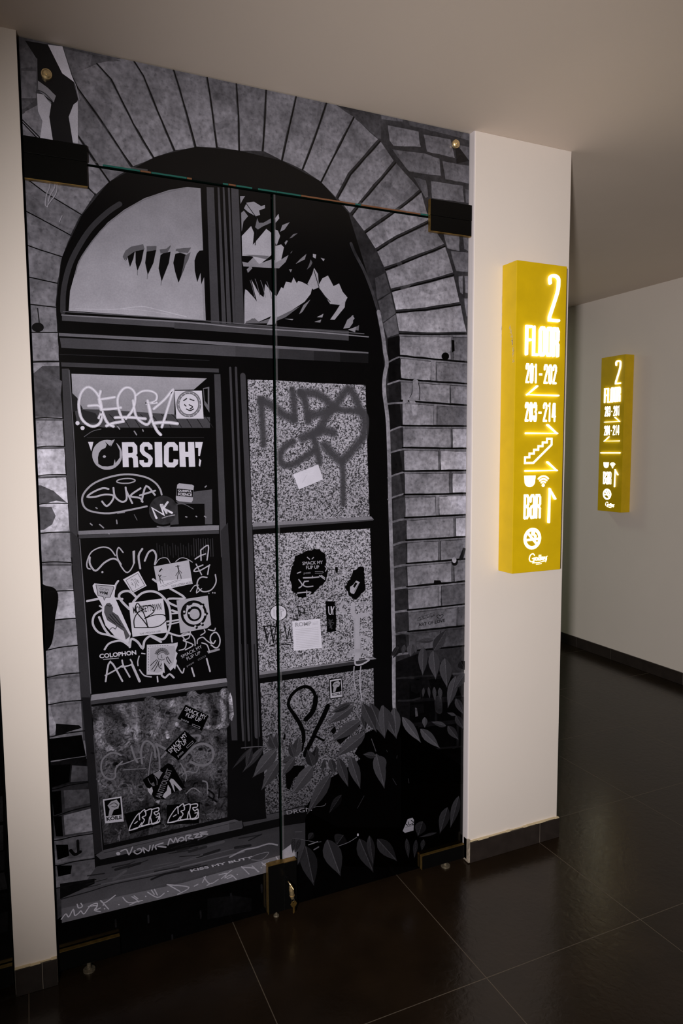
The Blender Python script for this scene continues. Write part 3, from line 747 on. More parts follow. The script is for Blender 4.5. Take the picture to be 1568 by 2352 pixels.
('p',3,100,[172,173,175,176,184,192,191,189,187,179],0,'2683 2883 73 -2 74 1 83 1 -4 -67 0 -72 -74 0 -73 5 -77 0 -3 69'),
('s',4,100,6,(1,0,5.3),'2291 2747 255 -6 366 -2'),
('p',2,100,103,0,'2294 2903 615 -4 1 -14 -616 4'),
('p',2,100,83,0,'2655 2899 22 0 2 -151 -22 0'),
('p',3,100,[122,123,123,124,125,132,139,139,138,137,137,129],0,'2301 2726 60 -1 63 1 56 -5 61 1 1 -66 4 -63 -65 1 -56 -1 -61 1 -60 0 2 66'),
('p',3,100,[148,149,150,151,152,153,161,168,167,166,165,164,163,156],0,'2574 2723 68 -2 65 -3 67 3 70 -5 65 1 6 -62 -2 -59 -69 -2 -64 -1 -66 1 -72 1 -64 1 -4 60'),
('s',4,100,7,(1,0,5.3),'2296 2588 251 -2 367 2'),
('p',2,100,103,0,'2299 2742 613 -8 0 -14 -613 9'),
('p',2,100,116,0,'2546 2737 25 0 1 -143 -25 0'),
('p',3,100,[115,116,116,116,117,117,118,125,132,132,131,131,130,129,129,122],0,'2315 2568 57 -4 63 3 63 1 62 -1 68 1 63 0 3 -69 1 -63 -69 0 -64 0 -61 -1 -62 1 -61 3 -61 -1 -4 64'),
('p',3,100,[171,172,173,174,182,190,189,188,187,179],0,'2713 2565 66 1 66 0 68 -1 0 -63 0 -65 -63 0 -69 -3 -64 4 -2 62'),
('s',4,100,7,(1,0,5.4),'2307 2432 241 -3 368 0'),
('p',2,100,104,0,'2310 2583 604 0 0 -14 -604 0'),
('p',2,100,84,0,'2695 2582 14 0 2 -145 -15 -1'),
('p',3,100,[115,115,115,116,117,124,131,131,130,130,129,122],0,'2319 2409 60 2 61 1 64 -4 65 0 -1 -67 -2 -66 -63 -2 -60 4 -59 -2 -64 -1 0 69'),
('p',3,100,[105,106,106,106,107,108,115,122,121,121,120,120,120,113],0,'2590 2410 61 -2 64 -1 68 2 64 0 70 -4 2 -66 0 -66 -68 3 -63 0 -67 -1 -67 0 -60 -2 -4 67'),
('s',4,100,7,(1,0,5.4),'2311 2270 238 -3 369 1'),
('p',2,100,104,0,'2314 2428 602 -3 0 -15 -602 4'),
('p',2,100,83,0,'2570 2425 14 0 1 -149 -14 -1'),
('p',3,100,[112,113,113,113,114,114,114,121,128,127,127,126,126,126,126,119],0,'2319 2247 61 0 58 1 62 1 56 -3 65 2 59 -1 -1 -69 1 -66 -60 3 -57 0 -65 1 -57 0 -60 -5 -57 2 -2 71'),
('p',3,100,[98,98,98,99,106,113,113,112,113,105],0,'2699 2249 77 -2 68 2 76 -2 -2 -67 4 -67 -73 1 -71 1 -69 -5 -4 70'),
('s',4,100,7,(1,0,5.4),'2315 2108 236 -3 370 1'),
('p',2,100,104,0,'2318 2265 600 -1 1 -15 -601 3'),
('p',2,100,85,0,'2683 2262 15 1 2 -150 -15 0'),
('p',3,100,[113,113,113,113,113,121,128,127,127,127,127,119],0,'2326 2085 61 0 59 1 63 1 59 0 0 -72 1 -69 -62 -1 -58 1 -62 1 -54 1 -6 70'),
('p',3,100,[75,75,75,75,75,76,82,90,89,90,89,89,89,82],0,'2599 2084 59 2 69 -1 60 -2 70 1 65 -2 2 -65 0 -73 -65 2 -67 -2 -60 1 -67 0 -60 1 -7 70'),
('s',4,100,7,(1,0,5.4),'2320 1942 232 -3 371 1'),
('p',2,100,105,0,'2323 2103 598 -2 0 -14 -598 2'),
('p',2,100,118,0,'2572 2101 22 0 1 -154 -22 0'),
('p',3,100,[92,92,93,93,93,93,93,100,106,106,106,105,105,105,105,98],0,'2329 1921 66 -1 65 -2 67 2 66 -1 63 -2 71 1 -1 -67 -2 -64 -63 4 -71 -2 -63 3 -63 1 -68 2 -60 0 -3 65'),
('p',3,100,[74,74,74,74,81,89,89,89,89,81],0,'2742 1920 56 -4 66 0 59 0 2 -66 2 -67 -63 3 -59 2 -64 -1 -3 64'),
('s',4,100,7,(1,0,5.5),'2324 1790 229 -7 372 -6'),
('p',2,100,105,0,'2327 1937 596 -2 0 -15 -596 3'),
('p',2,100,86,0,'2727 1934 8 0 1 -146 -7 -1'),
('p',3,100,[65,65,65,65,64,71,79,78,79,79,79,72],0,'2331 1769 64 -2 66 0 64 -6 62 3 1 -58 -1 -62 -58 7 -65 -1 -66 2 -63 3 1 56'),
('p',3,100,[58,58,58,58,58,57,64,71,71,72,71,71,72,65],0,'2595 1764 67 -3 65 -3 62 -1 72 -1 65 -1 3 -60 -4 -62 -65 2 -67 1 -63 5 -63 4 -63 -2 -6 61'),
('s',4,100,7,(1,0,5.5),'2327 1651 227 -12 374 -13'),
('p',2,100,58,0,'2330 1785 595 -13 1 -15 -596 14'),
('p',2,100,85,0,'2593 1778 0 0 1 -132 0 0'),
('p',3,100,38,0,'2337 1626 75 -3 69 -3 69 -6 0 -52 -2 -51 3 -55 -72 3 -72 7 -67 8 0 50 2 50'),
('p',3,100,40,0,'2565 1596 61 0 71 -3 63 1 73 -3 71 -3 0 -53 2 -61 1 -51 -71 -1 -74 11 -64 -4 -72 5 -62 5 -4 54 2 55'),
('s',3,100,61,(1,0,6.9),'2334 1462 221 -18 356 -24'),
('p',3,100,21,0,'2344 1437 76 1 4 -73 3 -72 -88 12 0 65'),
('p',3,100,22,0,'2434 1424 67 -3 67 -5 64 -2 64 -3 -3 -68 5 -74 -67 3 -66 6 -61 4 -68 7 1 68'),
('p',3,100,22,0,'2708 1389 65 -3 68 4 64 1 0 -70 0 -76 -61 4 -71 -4 -61 1 0 70'),
('s',3,100,45,(1,0,6.9),'2335 1296 222 -22 357 -29'),
('p',3,100,19,0,'2345 1277 68 -6 63 -5 74 -9 1 -77 -3 -73 -67 7 -69 8 -73 6 5 77'),
('p',3,100,20,0,'2567 1243 66 -8 64 0 68 -8 72 -6 67 -2 2 -74 0 -77 -70 6 -64 2 -70 5 -69 7 -64 5 -1 71'),
('s',3,100,43,(1,0,7.0),'2335 1121 223 -25 358 -34'),
('p',3,100,13,0,'2345 1100 65 -5 -3 -54 -1 -58 5 -56 -71 12 4 55 1 49'),
('p',3,100,14,0,'2418 1086 66 -10 65 -2 62 -8 60 -3 63 -5 3 -56 -1 -57 0 -56 -64 3 -63 9 -62 5 -61 7 -62 9 0 56 -2 54'),
('p',3,100,15,0,'2755 1028 79 3 74 0 2 -52 -2 -61 1 -54 -74 -1 -81 1 3 52 -3 57'),
('s',3,100,39,(1,0,7.0),'2336 930 223 -29 360 -40'),
('p',3,100,8,0,'2345 901 56 -7 66 -11 60 -5 65 -8 1 -57 0 -62 -2 -58 -66 13 -63 4 -58 10 -61 7 2 60 -1 58'),
('p',3,100,8,0,'2607 852 60 -7 56 -7 62 -3 62 -2 67 -11 2 -59 -2 -56 4 -62 -66 9 -65 4 -60 6 -62 9 -58 4 -5 59 4 55'),
('s',3,100,35,(1,0,7.1),'2337 722 224 -33 361 -47'),
('p',3,100,5,0,'2343 700 102 -12 -1 -64 0 -59 -2 -59 -100 16 0 60 5 55'),
('p',3,100,5,0,'2459 673 61 -10 67 -6 59 -5 66 -14 65 -6 71 -10 65 -12 6 -63 -2 -63 2 -59 -72 12 -67 9 -62 10 -70 10 -61 6 -61 9 -68 11 0 62 1 62'),
('s',3,100,33,(1,0,7.1),'2337 511 226 -37 362 -53'),
('p',4,100,142,1,'2358 3519 40 -1 9 -65 -18 -48 -24 -8 -9 18'),
('s',4,100,9,(1,0,2.0),'2352 3508 0 -67 -18 -37'),
('s',4,100,6,(1,0,2.6),'2402 3505 11 -63 -6 -52'),
('p',5,100,125,0,'2280 3387 36 6 7 -26 -37 -6'),
('p',5,100,136,0,'2328 3383 43 1 12 -18 -42 -4'),
('p',4,100,151,0,'2344 3357 51 1 -5 -68 -31 -11'),
('p',5,100,4,0,'2663 3806 22 -1 4 -72 -22 -12'),
('p',5,100,4,0,'2644 3694 -1 -7 -3 -7 -5 -5 -6 -5 -7 -3 -8 -1 -8 0 -7 3 -7 4 -5 5 -3 6 -1 7 1 7 3 6 5 6 6 4 7 3 8 2 8 -1 7 -2 7 -4 5 -5 3 -6'),
('p',4,60,191,0,'2638 2725 33 -51 13 -72 129 -11 -5 131'),
('p',5,100,24,0,'2740 2275 36 77 22 -7 -18 -67 -30 -20'),
('p',5,100,15,0,'2732 2251 -1 -7 -3 -6 -4 -6 -6 -4 -6 -2 -7 0 -8 1 -6 3 -6 5 -4 6 -3 7 -1 7 1 7 2 6 5 5 5 4 7 2 7 1 7 -2 7 -3 6 -5 4 -5 3 -7'),
('p',6,100,160,0,'2718 2266 -1 -8 -4 -7 -6 -4 -7 -1 -7 2 -6 5 -4 7 -2 8 2 8 3 7 6 4 7 1 7 -2 6 -5 4 -7'),
('p',5,100,9,0,'2534 2135 51 -5 13 -20 -67 -3'),
('s',5,100,27,(0,0,1.5),'2399 1864 22 17 6 -20 19 21 4 -17 28 24 6 -17 26 20 6 -21 23 23'),
('s',5,100,27,(1,0,1.2),'2396 1876 146 29'),
('s',5,100,27,(1,0,1.2),'2399 1858 143 25'),
('s',5,100,21,(1,0,1.8),'2584 1850 -26 23 13 10 16 -8 16 10 7 -15 -26 -20'),
('t',5,100,21,('ART OF LOVE', 1),'2406 1839 220 10 2 -23 -219 -10'),
('s',5,16,75,(1,0,19.0),'2081 4922 114 73 49 -89 -49 -119 -65 -24'),
('s',5,16,77,(1,0,23.2),'2162 4768 99 -70 100 71 68 95'),
('s',5,16,99,(1,0,17.6),'389 5015 55 -82 -55 -266 57 -20'),
('s',5,16,91,(1,0,19.4),'1017 4921 80 39 55 85 -52 52 -66 0'),
('s',5,16,86,(1,0,16.2),'2416 4131 87 -15 106 31'),
('s',5,16,134,(1,0,19.8),'2279 4119 85 65 86 23'),
('s',5,16,120,(1,0,19.3),'2187 4388 67 -114'),
('s',5,16,81,(1,0,20.9),'2081 4548 65 -118'),
])
P('printed_brickwork', 'brick', 'dark printed reveal bricks beside the window opening', [
('p',2,100,36,0,'1953 4369 43 67 85 -95 -49 -37'),
('p',2,100,40,0,'2032 4304 57 31 49 -115 -74 -35'),
('p',2,100,64,0,'2072 4168 74 39 41 -118 -99 -58'),
('p',2,100,70,0,'2095 4021 92 61 38 -127 -94 -67'),
('p',2,100,83,0,'2131 3880 94 68 25 -125 -86 -31'),
('p',2,100,11,0,'2164 3785 90 27 5 -131 -90 -48'),
('p',2,100,11,0,'2169 3626 90 41 5 -132 -93 -33'),
('p',2,100,11,0,'2171 3622 86 45 23 -139 -101 -32'),
('s',3,100,108,(1,0,5.5),'2168 3487 56 19 59 15'),
('p',2,100,26,0,'2171 3479 86 36 23 -143 -100 -4'),
('s',3,100,108,(1,0,5.6),'2168 3358 56 6 59 2'),
('p',2,100,16,0,'2171 3351 87 9 23 -141 -101 -37'),
('s',3,100,107,(1,0,5.6),'2168 3172 56 22 60 18'),
('p',2,100,46,0,'2171 3165 87 42 23 -146 -101 -25'),
('s',3,100,107,(1,0,5.6),'2168 3027 56 16 60 12'),
('p',2,100,19,0,'2171 3019 87 31 24 -144 -102 -32'),
('s',3,100,107,(1,0,5.6),'2168 2865 56 19 61 15'),
('p',2,100,49,0,'2171 2857 88 38 23 -138 -102 -30'),
('s',3,100,107,(1,0,5.6),'2168 2718 57 18 60 15'),
('s',3,100,92,(1,0,5.0),'2168 3630 47 25 42 17'),
('p',2,100,51,0,'2207 2711 96 21 16 -144 -103 -15'),
('s',3,100,95,(1,0,7.4),'2207 2564 51 10 61 6'),
('p',2,100,42,0,'2207 2552 97 20 15 -140 -103 -19'),
('s',3,100,95,(1,0,7.4),'2207 2403 51 13 61 8'),
('p',2,100,49,0,'2207 2392 97 24 16 -146 -104 -13'),
('s',3,100,96,(1,0,7.5),'2207 2248 52 9 61 4'),
('p',2,100,54,0,'2207 2236 98 18 15 -142 -104 -6'),
('s',3,100,96,(1,0,7.5),'2207 2097 52 5 61 1'),
('p',2,100,34,0,'2207 2085 98 11 16 -149 -104 -4'),
('s',3,100,97,(1,0,7.6),'2208 1934 51 5 62 0'),
('p',2,100,41,0,'2208 1922 97 9 16 -138 -104 -3'),
('s',3,100,98,(1,0,7.6),'2208 1781 52 4 61 -1'),
('p',2,100,23,0,'2208 1769 98 8 16 -133 -105 -3'),
('s',3,100,98,(1,0,7.6),'2208 1633 52 3 62 -1'),
('s',3,100,69,(1,0,6.7),'2237 1784 49 -2 50 -9'),
('s',3,100,70,(1,0,6.8),'2238 1467 70 -5 65 -11'),
('s',3,100,72,(1,0,6.9),'2252 1305 100 -13 72 6'),
('p',3,100,39,0,'2344 1437 153 -21 22 -62 -124 -21 -43 26'),
('p',3,100,29,0,'2345 1257 109 -4 7 -66 -109 -8'),
('p',3,100,83,1,'2549 1277 52 5 9 -120 -53 15'),
('p',3,100,28,0,'2368 857 230 -28 0 -17 -223 10'),
('s',3,100,32,(1,0,7.9),'2575 803 16 -117'),
('p',3,100,33,0,'2310 822 87 -17 30 -59 -110 35'),
('p',4,100,140,0,'2384 1235 15 -6 10 -60 -21 -3'),
('s',4,100,50,(1,0,10.3),'1900 4366 30 -61 62 -98 57 -122 48 -132'),
('s',4,100,124,(1,0,14.1),'2097 3953 35 -161 13 -96 10 -36 3 -51 -13 -52 -7 -72 4 -77 16 -100 10 -104 6 -157 4 -129 5 -212 2 -68 7 -212 6 -163 6 -160 4 -220 6 -163 -1 -200 3 -222 7 -60'),
])
P('printed_window_frame', 'grain', 'dark printed timber frame of the arched window', [
('p',1,100,[8,10,10,11,11,11,10,9,9,8,8,7,7,7,8,8,12,11,14,9,7,7,7,8],0,'132 3832 41 271 111 233 144 193 254 175 234 95 254 20 268 -15 257 -84 191 -167 122 -339 89 -259 51 -404 30 -842 35 -1245 7 -251 1 -1119 -863 226 -1130 269 -33 703 -21 662 -17 647 -15 636 -7 454'),
('s',3,100,55,(1,0,13.5),'167 3811 8 113 30 121 47 105 75 120 91 98 66 53'),
('p',3,100,74,0,'162 3796 682 11 -1 -41 -682 -3'),
('p',3,100,61,0,'768 3805 1114 13 -1 -62 -1114 5'),
('s',4,100,122,(1,0,3.4),'161 3793 682 7 342 -8 454 3 384 -7'),
('s',4,100,87,(1,0,2.6),'169 3812 675 5 795 -9 352 -2'),
('p',3,100,101,0,'142 3696 699 6 522 -6 275 -1 385 -5 0 -11 -385 -1 -275 -1 -522 7 -699 -4'),
('p',3,100,69,0,'146 3670 983 10 -1 -62 -976 -1'),
('p',3,100,60,0,'1129 3680 277 0 -1 -62 -277 0'),
('p',3,100,46,0,'1406 3680 232 0 -1 -61 -232 -1'),
('p',3,100,34,0,'1638 3680 181 0 0 -61 -182 0'),
('p',3,100,21,0,'1819 3680 204 1 -1 -62 -203 0'),
('s',4,100,37,(0,0,1.8),'142 3581 825 6'),
('p',3,100,60,0,'147 3539 877 2 0 -23 -875 -2'),
('p',3,100,[60,60,57,56,57,57,57,58],0,'150 3504 36 2 8 -449 1 -467 3 -132 -40 2 -5 443 -3 307'),
('s',4,100,90,(1,0,2.6),'187 3498 12 -441 1 -467'),
('p',3,100,[44,44,46,48,51,52,46,45],0,'162 2610 38 -41 26 -634 8 -288 2 -263 -52 9 -10 548 -7 321'),
('s',4,100,90,(1,0,2.7),'207 2560 17 -504 11 -392'),
('p',3,100,[25,25,27,30,33,34,30,27],0,'185 1648 45 -7 12 -309 11 -339 13 -294 -46 -5 -12 309 -11 337'),
('s',4,100,66,(1,0,2.4),'241 1415 14 -380 11 -336'),
('p',3,100,[61,61,60,60,59],0,'995 3507 38 2 20 -1110 -39 3 -11 483'),
('p',3,100,[42,42,43,47,47,44],0,'1015 2565 45 49 22 -609 12 -776 -36 6 -27 424'),
('p',3,100,[69,69,59,59],0,'974 4582 43 4 16 -782 -50 0'),
('p',3,100,[69,69,59,59],0,'1039 4591 11 -1 24 -783 -25 1'),
('p',3,100,[69,69,59,59],0,'1070 4596 10 -1 26 -786 -26 1'),
('p',3,100,[69,69,59,59],0,'1101 4600 11 -1 20 -788 -16 2'),
('p',3,100,[69,68,59,59],0,'1121 4603 44 4 21 -793 -54 0'),
('s',3,100,57,(1,0,6.9),'1094 3549 18 -884 12 -1102 8 -341'),
('s',3,100,55,(1,0,6.9),'1129 3551 16 -887 16 -1106 8 -343'),
('s',3,100,57,(1,0,16.7),'1172 3506 23 -844 23 -1113 6 -315'),
('s',4,100,30,(1,0,4.3),'1129 1843 13 -395 3 -286'),
('s',4,100,30,(1,0,4.3),'1171 1838 13 -397 4 -287'),
('s',4,100,30,(1,0,4.3),'1214 1832 13 -398 4 -288'),
('p',3,100,115,0,'203 2607 742 -5 60 -3 -1 -29 -801 16'),
('p',3,100,60,0,'203 2585 801 -17 0 -20 -802 17'),
('p',3,100,124,0,'238 1655 793 -14 5 -27 -803 7'),
('p',3,100,58,0,'233 1620 803 -8 -1 -23 -803 9'),
('p',3,100,76,0,'227 688 48 20 791 5 49 -30 0 -41 -862 12'),
('p',3,100,118,0,'1218 2602 822 7 21 -23 -844 -22'),
('p',3,100,60,0,'1217 2580 840 8 0 -9 -840 -17'),
('p',3,100,119,0,'1245 1649 659 -12 151 5 24 -15 -712 -6 -123 -4'),
('p',3,100,50,0,'1245 1631 759 0 0 -21 -760 -1'),
('p',3,100,57,0,'1275 695 88 -3 179 4 0 -19 -180 -13 -84 4'),
('s',4,100,38,(0,0,1.3),'274 691 791 2'),
('p',3,100,61,0,'1028 703 84 -9 7 -45 -89 -1'),
('p',3,100,53,0,'1120 681 248 -16 -1 -14 -243 1'),
])
P('printed_stone_sill', 'grain', 'printed grey stone sill with chalk writing', [
('p',2,100,[79,71,64,53,45,44,50,53,64,88],0,'32 519 143 30 54 67 507 -20 629 -1 370 -32 -2 -170 -371 -5 -632 -18 -700 37'),
('p',3,100,108,0,'30 413 701 -34 643 18 107 -3 -1 -91 -204 -1 -438 2 -809 21'),
('s',3,100,35,(1,0,3.1),'32 470 154 4 144 8 223 -11 288 -2'),
('s',3,100,94,(1,0,4.4),'236 500 305 -12 254 -4 329 -1'),
('s',3,100,81,(1,0,2.6),'253 530 288 -15 583 5'),
('s',4,100,29,(1,0,6.2),'540 453 83 13 128 -7 130 -6'),
('t',4,100,165,('KISS MY BUTT', 2),'773 455 402 -14 5 -16 -398 11'),
('s',4,100,131,(1,0,5.0),'1028 471 97 24 81 -3 83 4 59 -23'),
('s',4,100,108,(1,0,2.5),'1156 430 50 12 82 -4 -50 -38 -66 17'),
('s',5,100,201,(1,0,3.1),'27 350 25 25 15 -23 26 39 7 -39 21 7 13 11 16 -24 26 30 17 14 33 0 -9 -35 25 2'),
('s',5,100,198,(1,0,3.1),'115 417 7 -25 21 3 -7 21'),
('s',5,100,187,(1,0,3.2),'244 403 24 -21 61 30'),
('s',5,100,190,(1,0,3.2),'248 400 40 -64'),
('s',5,100,195,(1,0,3.1),'176 385 50 -9 -18 -23 33 -19'),
('s',5,100,181,(1,0,3.2),'371 386 34 -43 79 -8'),
('s',5,100,180,(1,0,3.2),'423 376 21 -20 17 -24'),
('s',5,100,179,(1,0,3.2),'436 378 22 -26'),
('s',5,100,182,(1,0,3.2),'409 328 39 8'),
('s',5,100,174,(1,0,3.3),'516 379 57 -50 41 16'),
('s',5,100,174,(1,0,3.3),'538 387 17 -33'),
('s',5,100,173,(1,0,3.3),'556 387 17 -43'),
('s',5,100,169,(1,0,3.4),'633 395 133 -53 -71 -27'),
('s',5,100,169,(1,0,3.4),'638 394 72 -64'),
('s',5,100,166,(1,0,3.4),'799 340 23 6'),
('s',5,100,163,(1,0,3.5),'861 383 37 -55 53 15'),
('s',5,100,164,(1,0,3.5),'879 323 29 7'),
('s',5,100,163,(1,0,3.4),'851 351 20 34'),
('s',5,100,161,(1,0,3.5),'957 372 48 -3 -10 -27 39 9 34 -39'),
('s',5,100,160,(1,0,3.5),'971 343 54 31 15 6'),
('s',5,100,161,(1,0,3.5),'1009 333 35 6'),
('s',5,100,158,(1,0,3.6),'1104 389 49 -64'),
('s',5,100,158,(1,0,3.6),'1106 383 78 -26 30 -33'),
('s',5,100,158,(1,0,3.6),'1174 375 45 -52'),
('s',5,100,156,(1,0,3.6),'1240 379 35 -32 41 1'),
('s',5,100,156,(1,0,3.6),'1245 362 41 10 -6 -19'),
('s',5,100,154,(1,0,3.7),'1338 395 20 -26 42 25'),
('p',5,100,186,0,'351 346 -1 -3 -3 0 -3 2 -2 4 2 3 3 0 3 -2'),
('p',5,100,177,0,'508 354 -1 -3 -3 0 -4 2 -1 4 2 3 3 0 3 -2'),
('p',5,100,171,0,'641 349 -1 -3 -3 0 -4 2 -1 4 2 3 3 0 3 -2'),
('p',5,100,160,0,'1080 342 -1 -3 -4 -1 -3 3 -1 4 1 3 4 0 3 -2'),
('p',5,100,157,0,'1241 345 -1 -3 -4 0 -3 2 -2 4 2 3 3 1 4 -3'),
('p',5,100,190,0,'264 370 -2 -3 -3 -1 -3 2 -1 4 2 3 3 0 2 -2'),
('p',5,100,192,0,'270 344 -2 -3 -3 0 -3 2 -1 4 1 3 3 0 3 -2'),
('s',6,100,158,(1,0,3.8),'368 678 32 3 15 -35 21 41'),
('s',6,100,156,(1,0,3.8),'456 665 -12 -10 19 -18 25 11 -8 19 -24 -2'),
('s',6,100,155,(1,0,3.9),'504 635 -7 33 32 -28 9 31'),
('s',6,100,153,(1,0,3.9),'549 641 9 29'),
('s',6,100,152,(1,0,3.9),'574 640 -3 23 45 6'),
('s',6,100,152,(1,0,3.9),'587 654 45 -16'),
('s',6,100,149,(1,0,3.9),'645 649 14 36 20 -27 13 24 12 -30'),
('s',6,100,148,(1,0,4.0),'717 653 -8 16 22 8 12 -17 -26 -7'),
('s',6,100,147,(1,0,4.0),'756 648 0 32 30 -3 -17 -14 30 -12'),
('s',6,100,146,(1,0,4.0),'804 677 30 -3 -22 -17 39 -5'),
('s',6,100,145,(1,0,4.0),'843 681 43 -6'),
('s',6,100,146,(1,0,4.1),'853 656 -6 14 43 -11'),
('p',6,100,163,0,'366 664 -3 -6 -6 -2 -8 2 -6 6 -2 6 2 6 7 2 8 -2 6 -6'),
('p',4,100,152,0,'1374 421 83 40 23 -158 -92 9'),
('t',6,100,131,('DRGN', 0),'1413 694 176 -13 4 -28 -177 14'),
('s',6,100,84,(1,0,2.0),'1573 669 48 5 57 -5 16 12'),
('s',3,60,36,(1,0,2.8),'690 602 136 -16'),
('s',3,60,31,(1,0,4.0),'317 589 101 -4'),
('s',3,60,28,(1,0,2.8),'649 590 120 -10'),
('s',3,60,88,(1,0,8.6),'835 577 156 6'),
('s',3,60,35,(1,0,8.5),'773 572 106 5'),
('s',3,60,36,(1,0,8.3),'705 595 61 1'),
('s',3,60,35,(1,0,2.8),'770 642 60 23'),
('s',3,60,27,(1,0,8.5),'822 524 141 11'),
('s',3,60,101,(1,0,7.9),'323 512 69 34'),
('s',3,60,27,(1,0,2.8),'725 617 86 -6'),
('s',3,60,30,(1,0,2.7),'407 561 116 21'),
('s',3,60,87,(1,0,4.2),'831 635 54 9'),
('s',3,60,38,(1,0,4.1),'561 499 150 -11'),
('s',3,60,27,(1,0,4.2),'664 620 118 13'),
('s',3,60,91,(1,0,4.2),'738 520 117 11'),
('s',3,60,28,(1,0,2.8),'714 554 124 -21'),
('s',3,60,34,(1,0,4.4),'1091 580 146 -11'),
('s',3,60,26,(1,0,2.8),'829 627 55 32'),
('s',3,60,26,(1,0,8.8),'1065 524 100 -9'),
('s',3,60,30,(1,0,8.0),'335 570 143 3'),
('s',3,60,39,(1,0,2.7),'406 586 40 7'),
('s',3,60,26,(1,0,4.5),'1155 550 88 22'),
('s',3,60,33,(1,0,3.9),'179 573 92 -10'),
('s',3,60,94,(1,0,2.7),'551 536 114 -7'),
('s',3,60,34,(1,0,2.6),'170 522 116 4'),
('s',3,60,35,(1,0,2.6),'146 504 103 -2'),
])
P('printed_stone_plinth', 'brick', 'near black printed plinth below the sill', [
('p',1,100,[4,4,2,2,2,2,2,2,7],0,'-22 332 51 -13 809 -21 438 -2 204 -2 741 92 646 17 7 -549 -2938 13'),
('s',2,100,29,(1,0,5.6),'655 57 1 -46'),
('s',2,100,30,(1,0,5.3),'325 256 1 -45'),
('s',2,100,26,(1,0,5.7),'834 163 2 -47'),
('s',2,100,23,(1,0,6.1),'1236 226 2 -49'),
('s',2,100,24,(1,0,5.9),'1032 223 2 -48'),
('s',2,100,28,(1,0,5.5),'515 227 1 -45'),
('p',2,60,18,0,'881 232 173 -28 114 -53 -2 -83 -289 26'),
])
P('printed_window_pane', 'grain', 'pale sky reflected in the left half of the printed arch window', [
('p',2,100,[166,162,158,154,150,145,140,136,132,130,129,154],0,'197 3819 11 107 31 105 37 85 62 98 78 98 91 81 111 77 137 64 108 33 76 3 13 -750'),
('s',3,100,137,(1,0,5.2),'930 4556 14 -732'),
('s',3,100,119,(1,0,3.0),'238 4018 38 99 140 188 202 158 227 96'),
('s',3,100,178,(1,0,2.2),'231 3832 199 11 152 28 92 -11 165 -28'),
('s',3,100,174,(1,0,1.5),'460 3848 121 3 156 -12'),
('p',4,100,91,0,'490 4136 16 35 31 25 67 21 7 -28 -51 -21 -61 -49'),
('p',4,100,90,0,'623 4208 55 7 -4 -32 -52 -8'),
('p',4,100,87,0,'695 4198 39 9 25 23 -4 -13 -18 -34 -38 -7'),
('p',4,100,88,0,'790 4212 64 13 -1 -30 -68 5'),
('p',4,100,88,0,'785 4208 90 21 -20 -33 -51 -2'),
('p',4,100,33,0,'501 4110 16 29 -5 -15'),
('p',4,100,12,0,'517 4141 39 31 -8 -39 -20 -49 -7 28'),
('p',4,100,12,0,'561 4174 46 14 -16 -69 -23 -52 -9 43'),
('p',4,100,12,0,'622 4178 53 15 -17 -73 -34 -70 -12 65'),
('p',4,100,12,0,'699 4168 16 11 41 13 -11 -63 -44 -109 -15 72'),
('p',4,100,11,0,'783 4183 27 10 38 -9 5 -19 -20 -58 -36 -85 -18 61 -9 49'),
('p',4,100,85,0,'839 4179 32 23 -14 -43 -27 -53 -17 -45 14 58'),
('p',4,100,11,0,'893 4157 14 39 17 21 49 8 -4 -165 -21 10 -19 -46 -2 67 -21 -56 -13 65'),
('s',4,100,105,(1,0,1.5),'568 4068 -1 -24'),
('s',4,100,104,(1,0,1.5),'623 4055 -3 -28'),
('s',4,100,102,(1,0,1.6),'700 4025 -4 -25'),
])
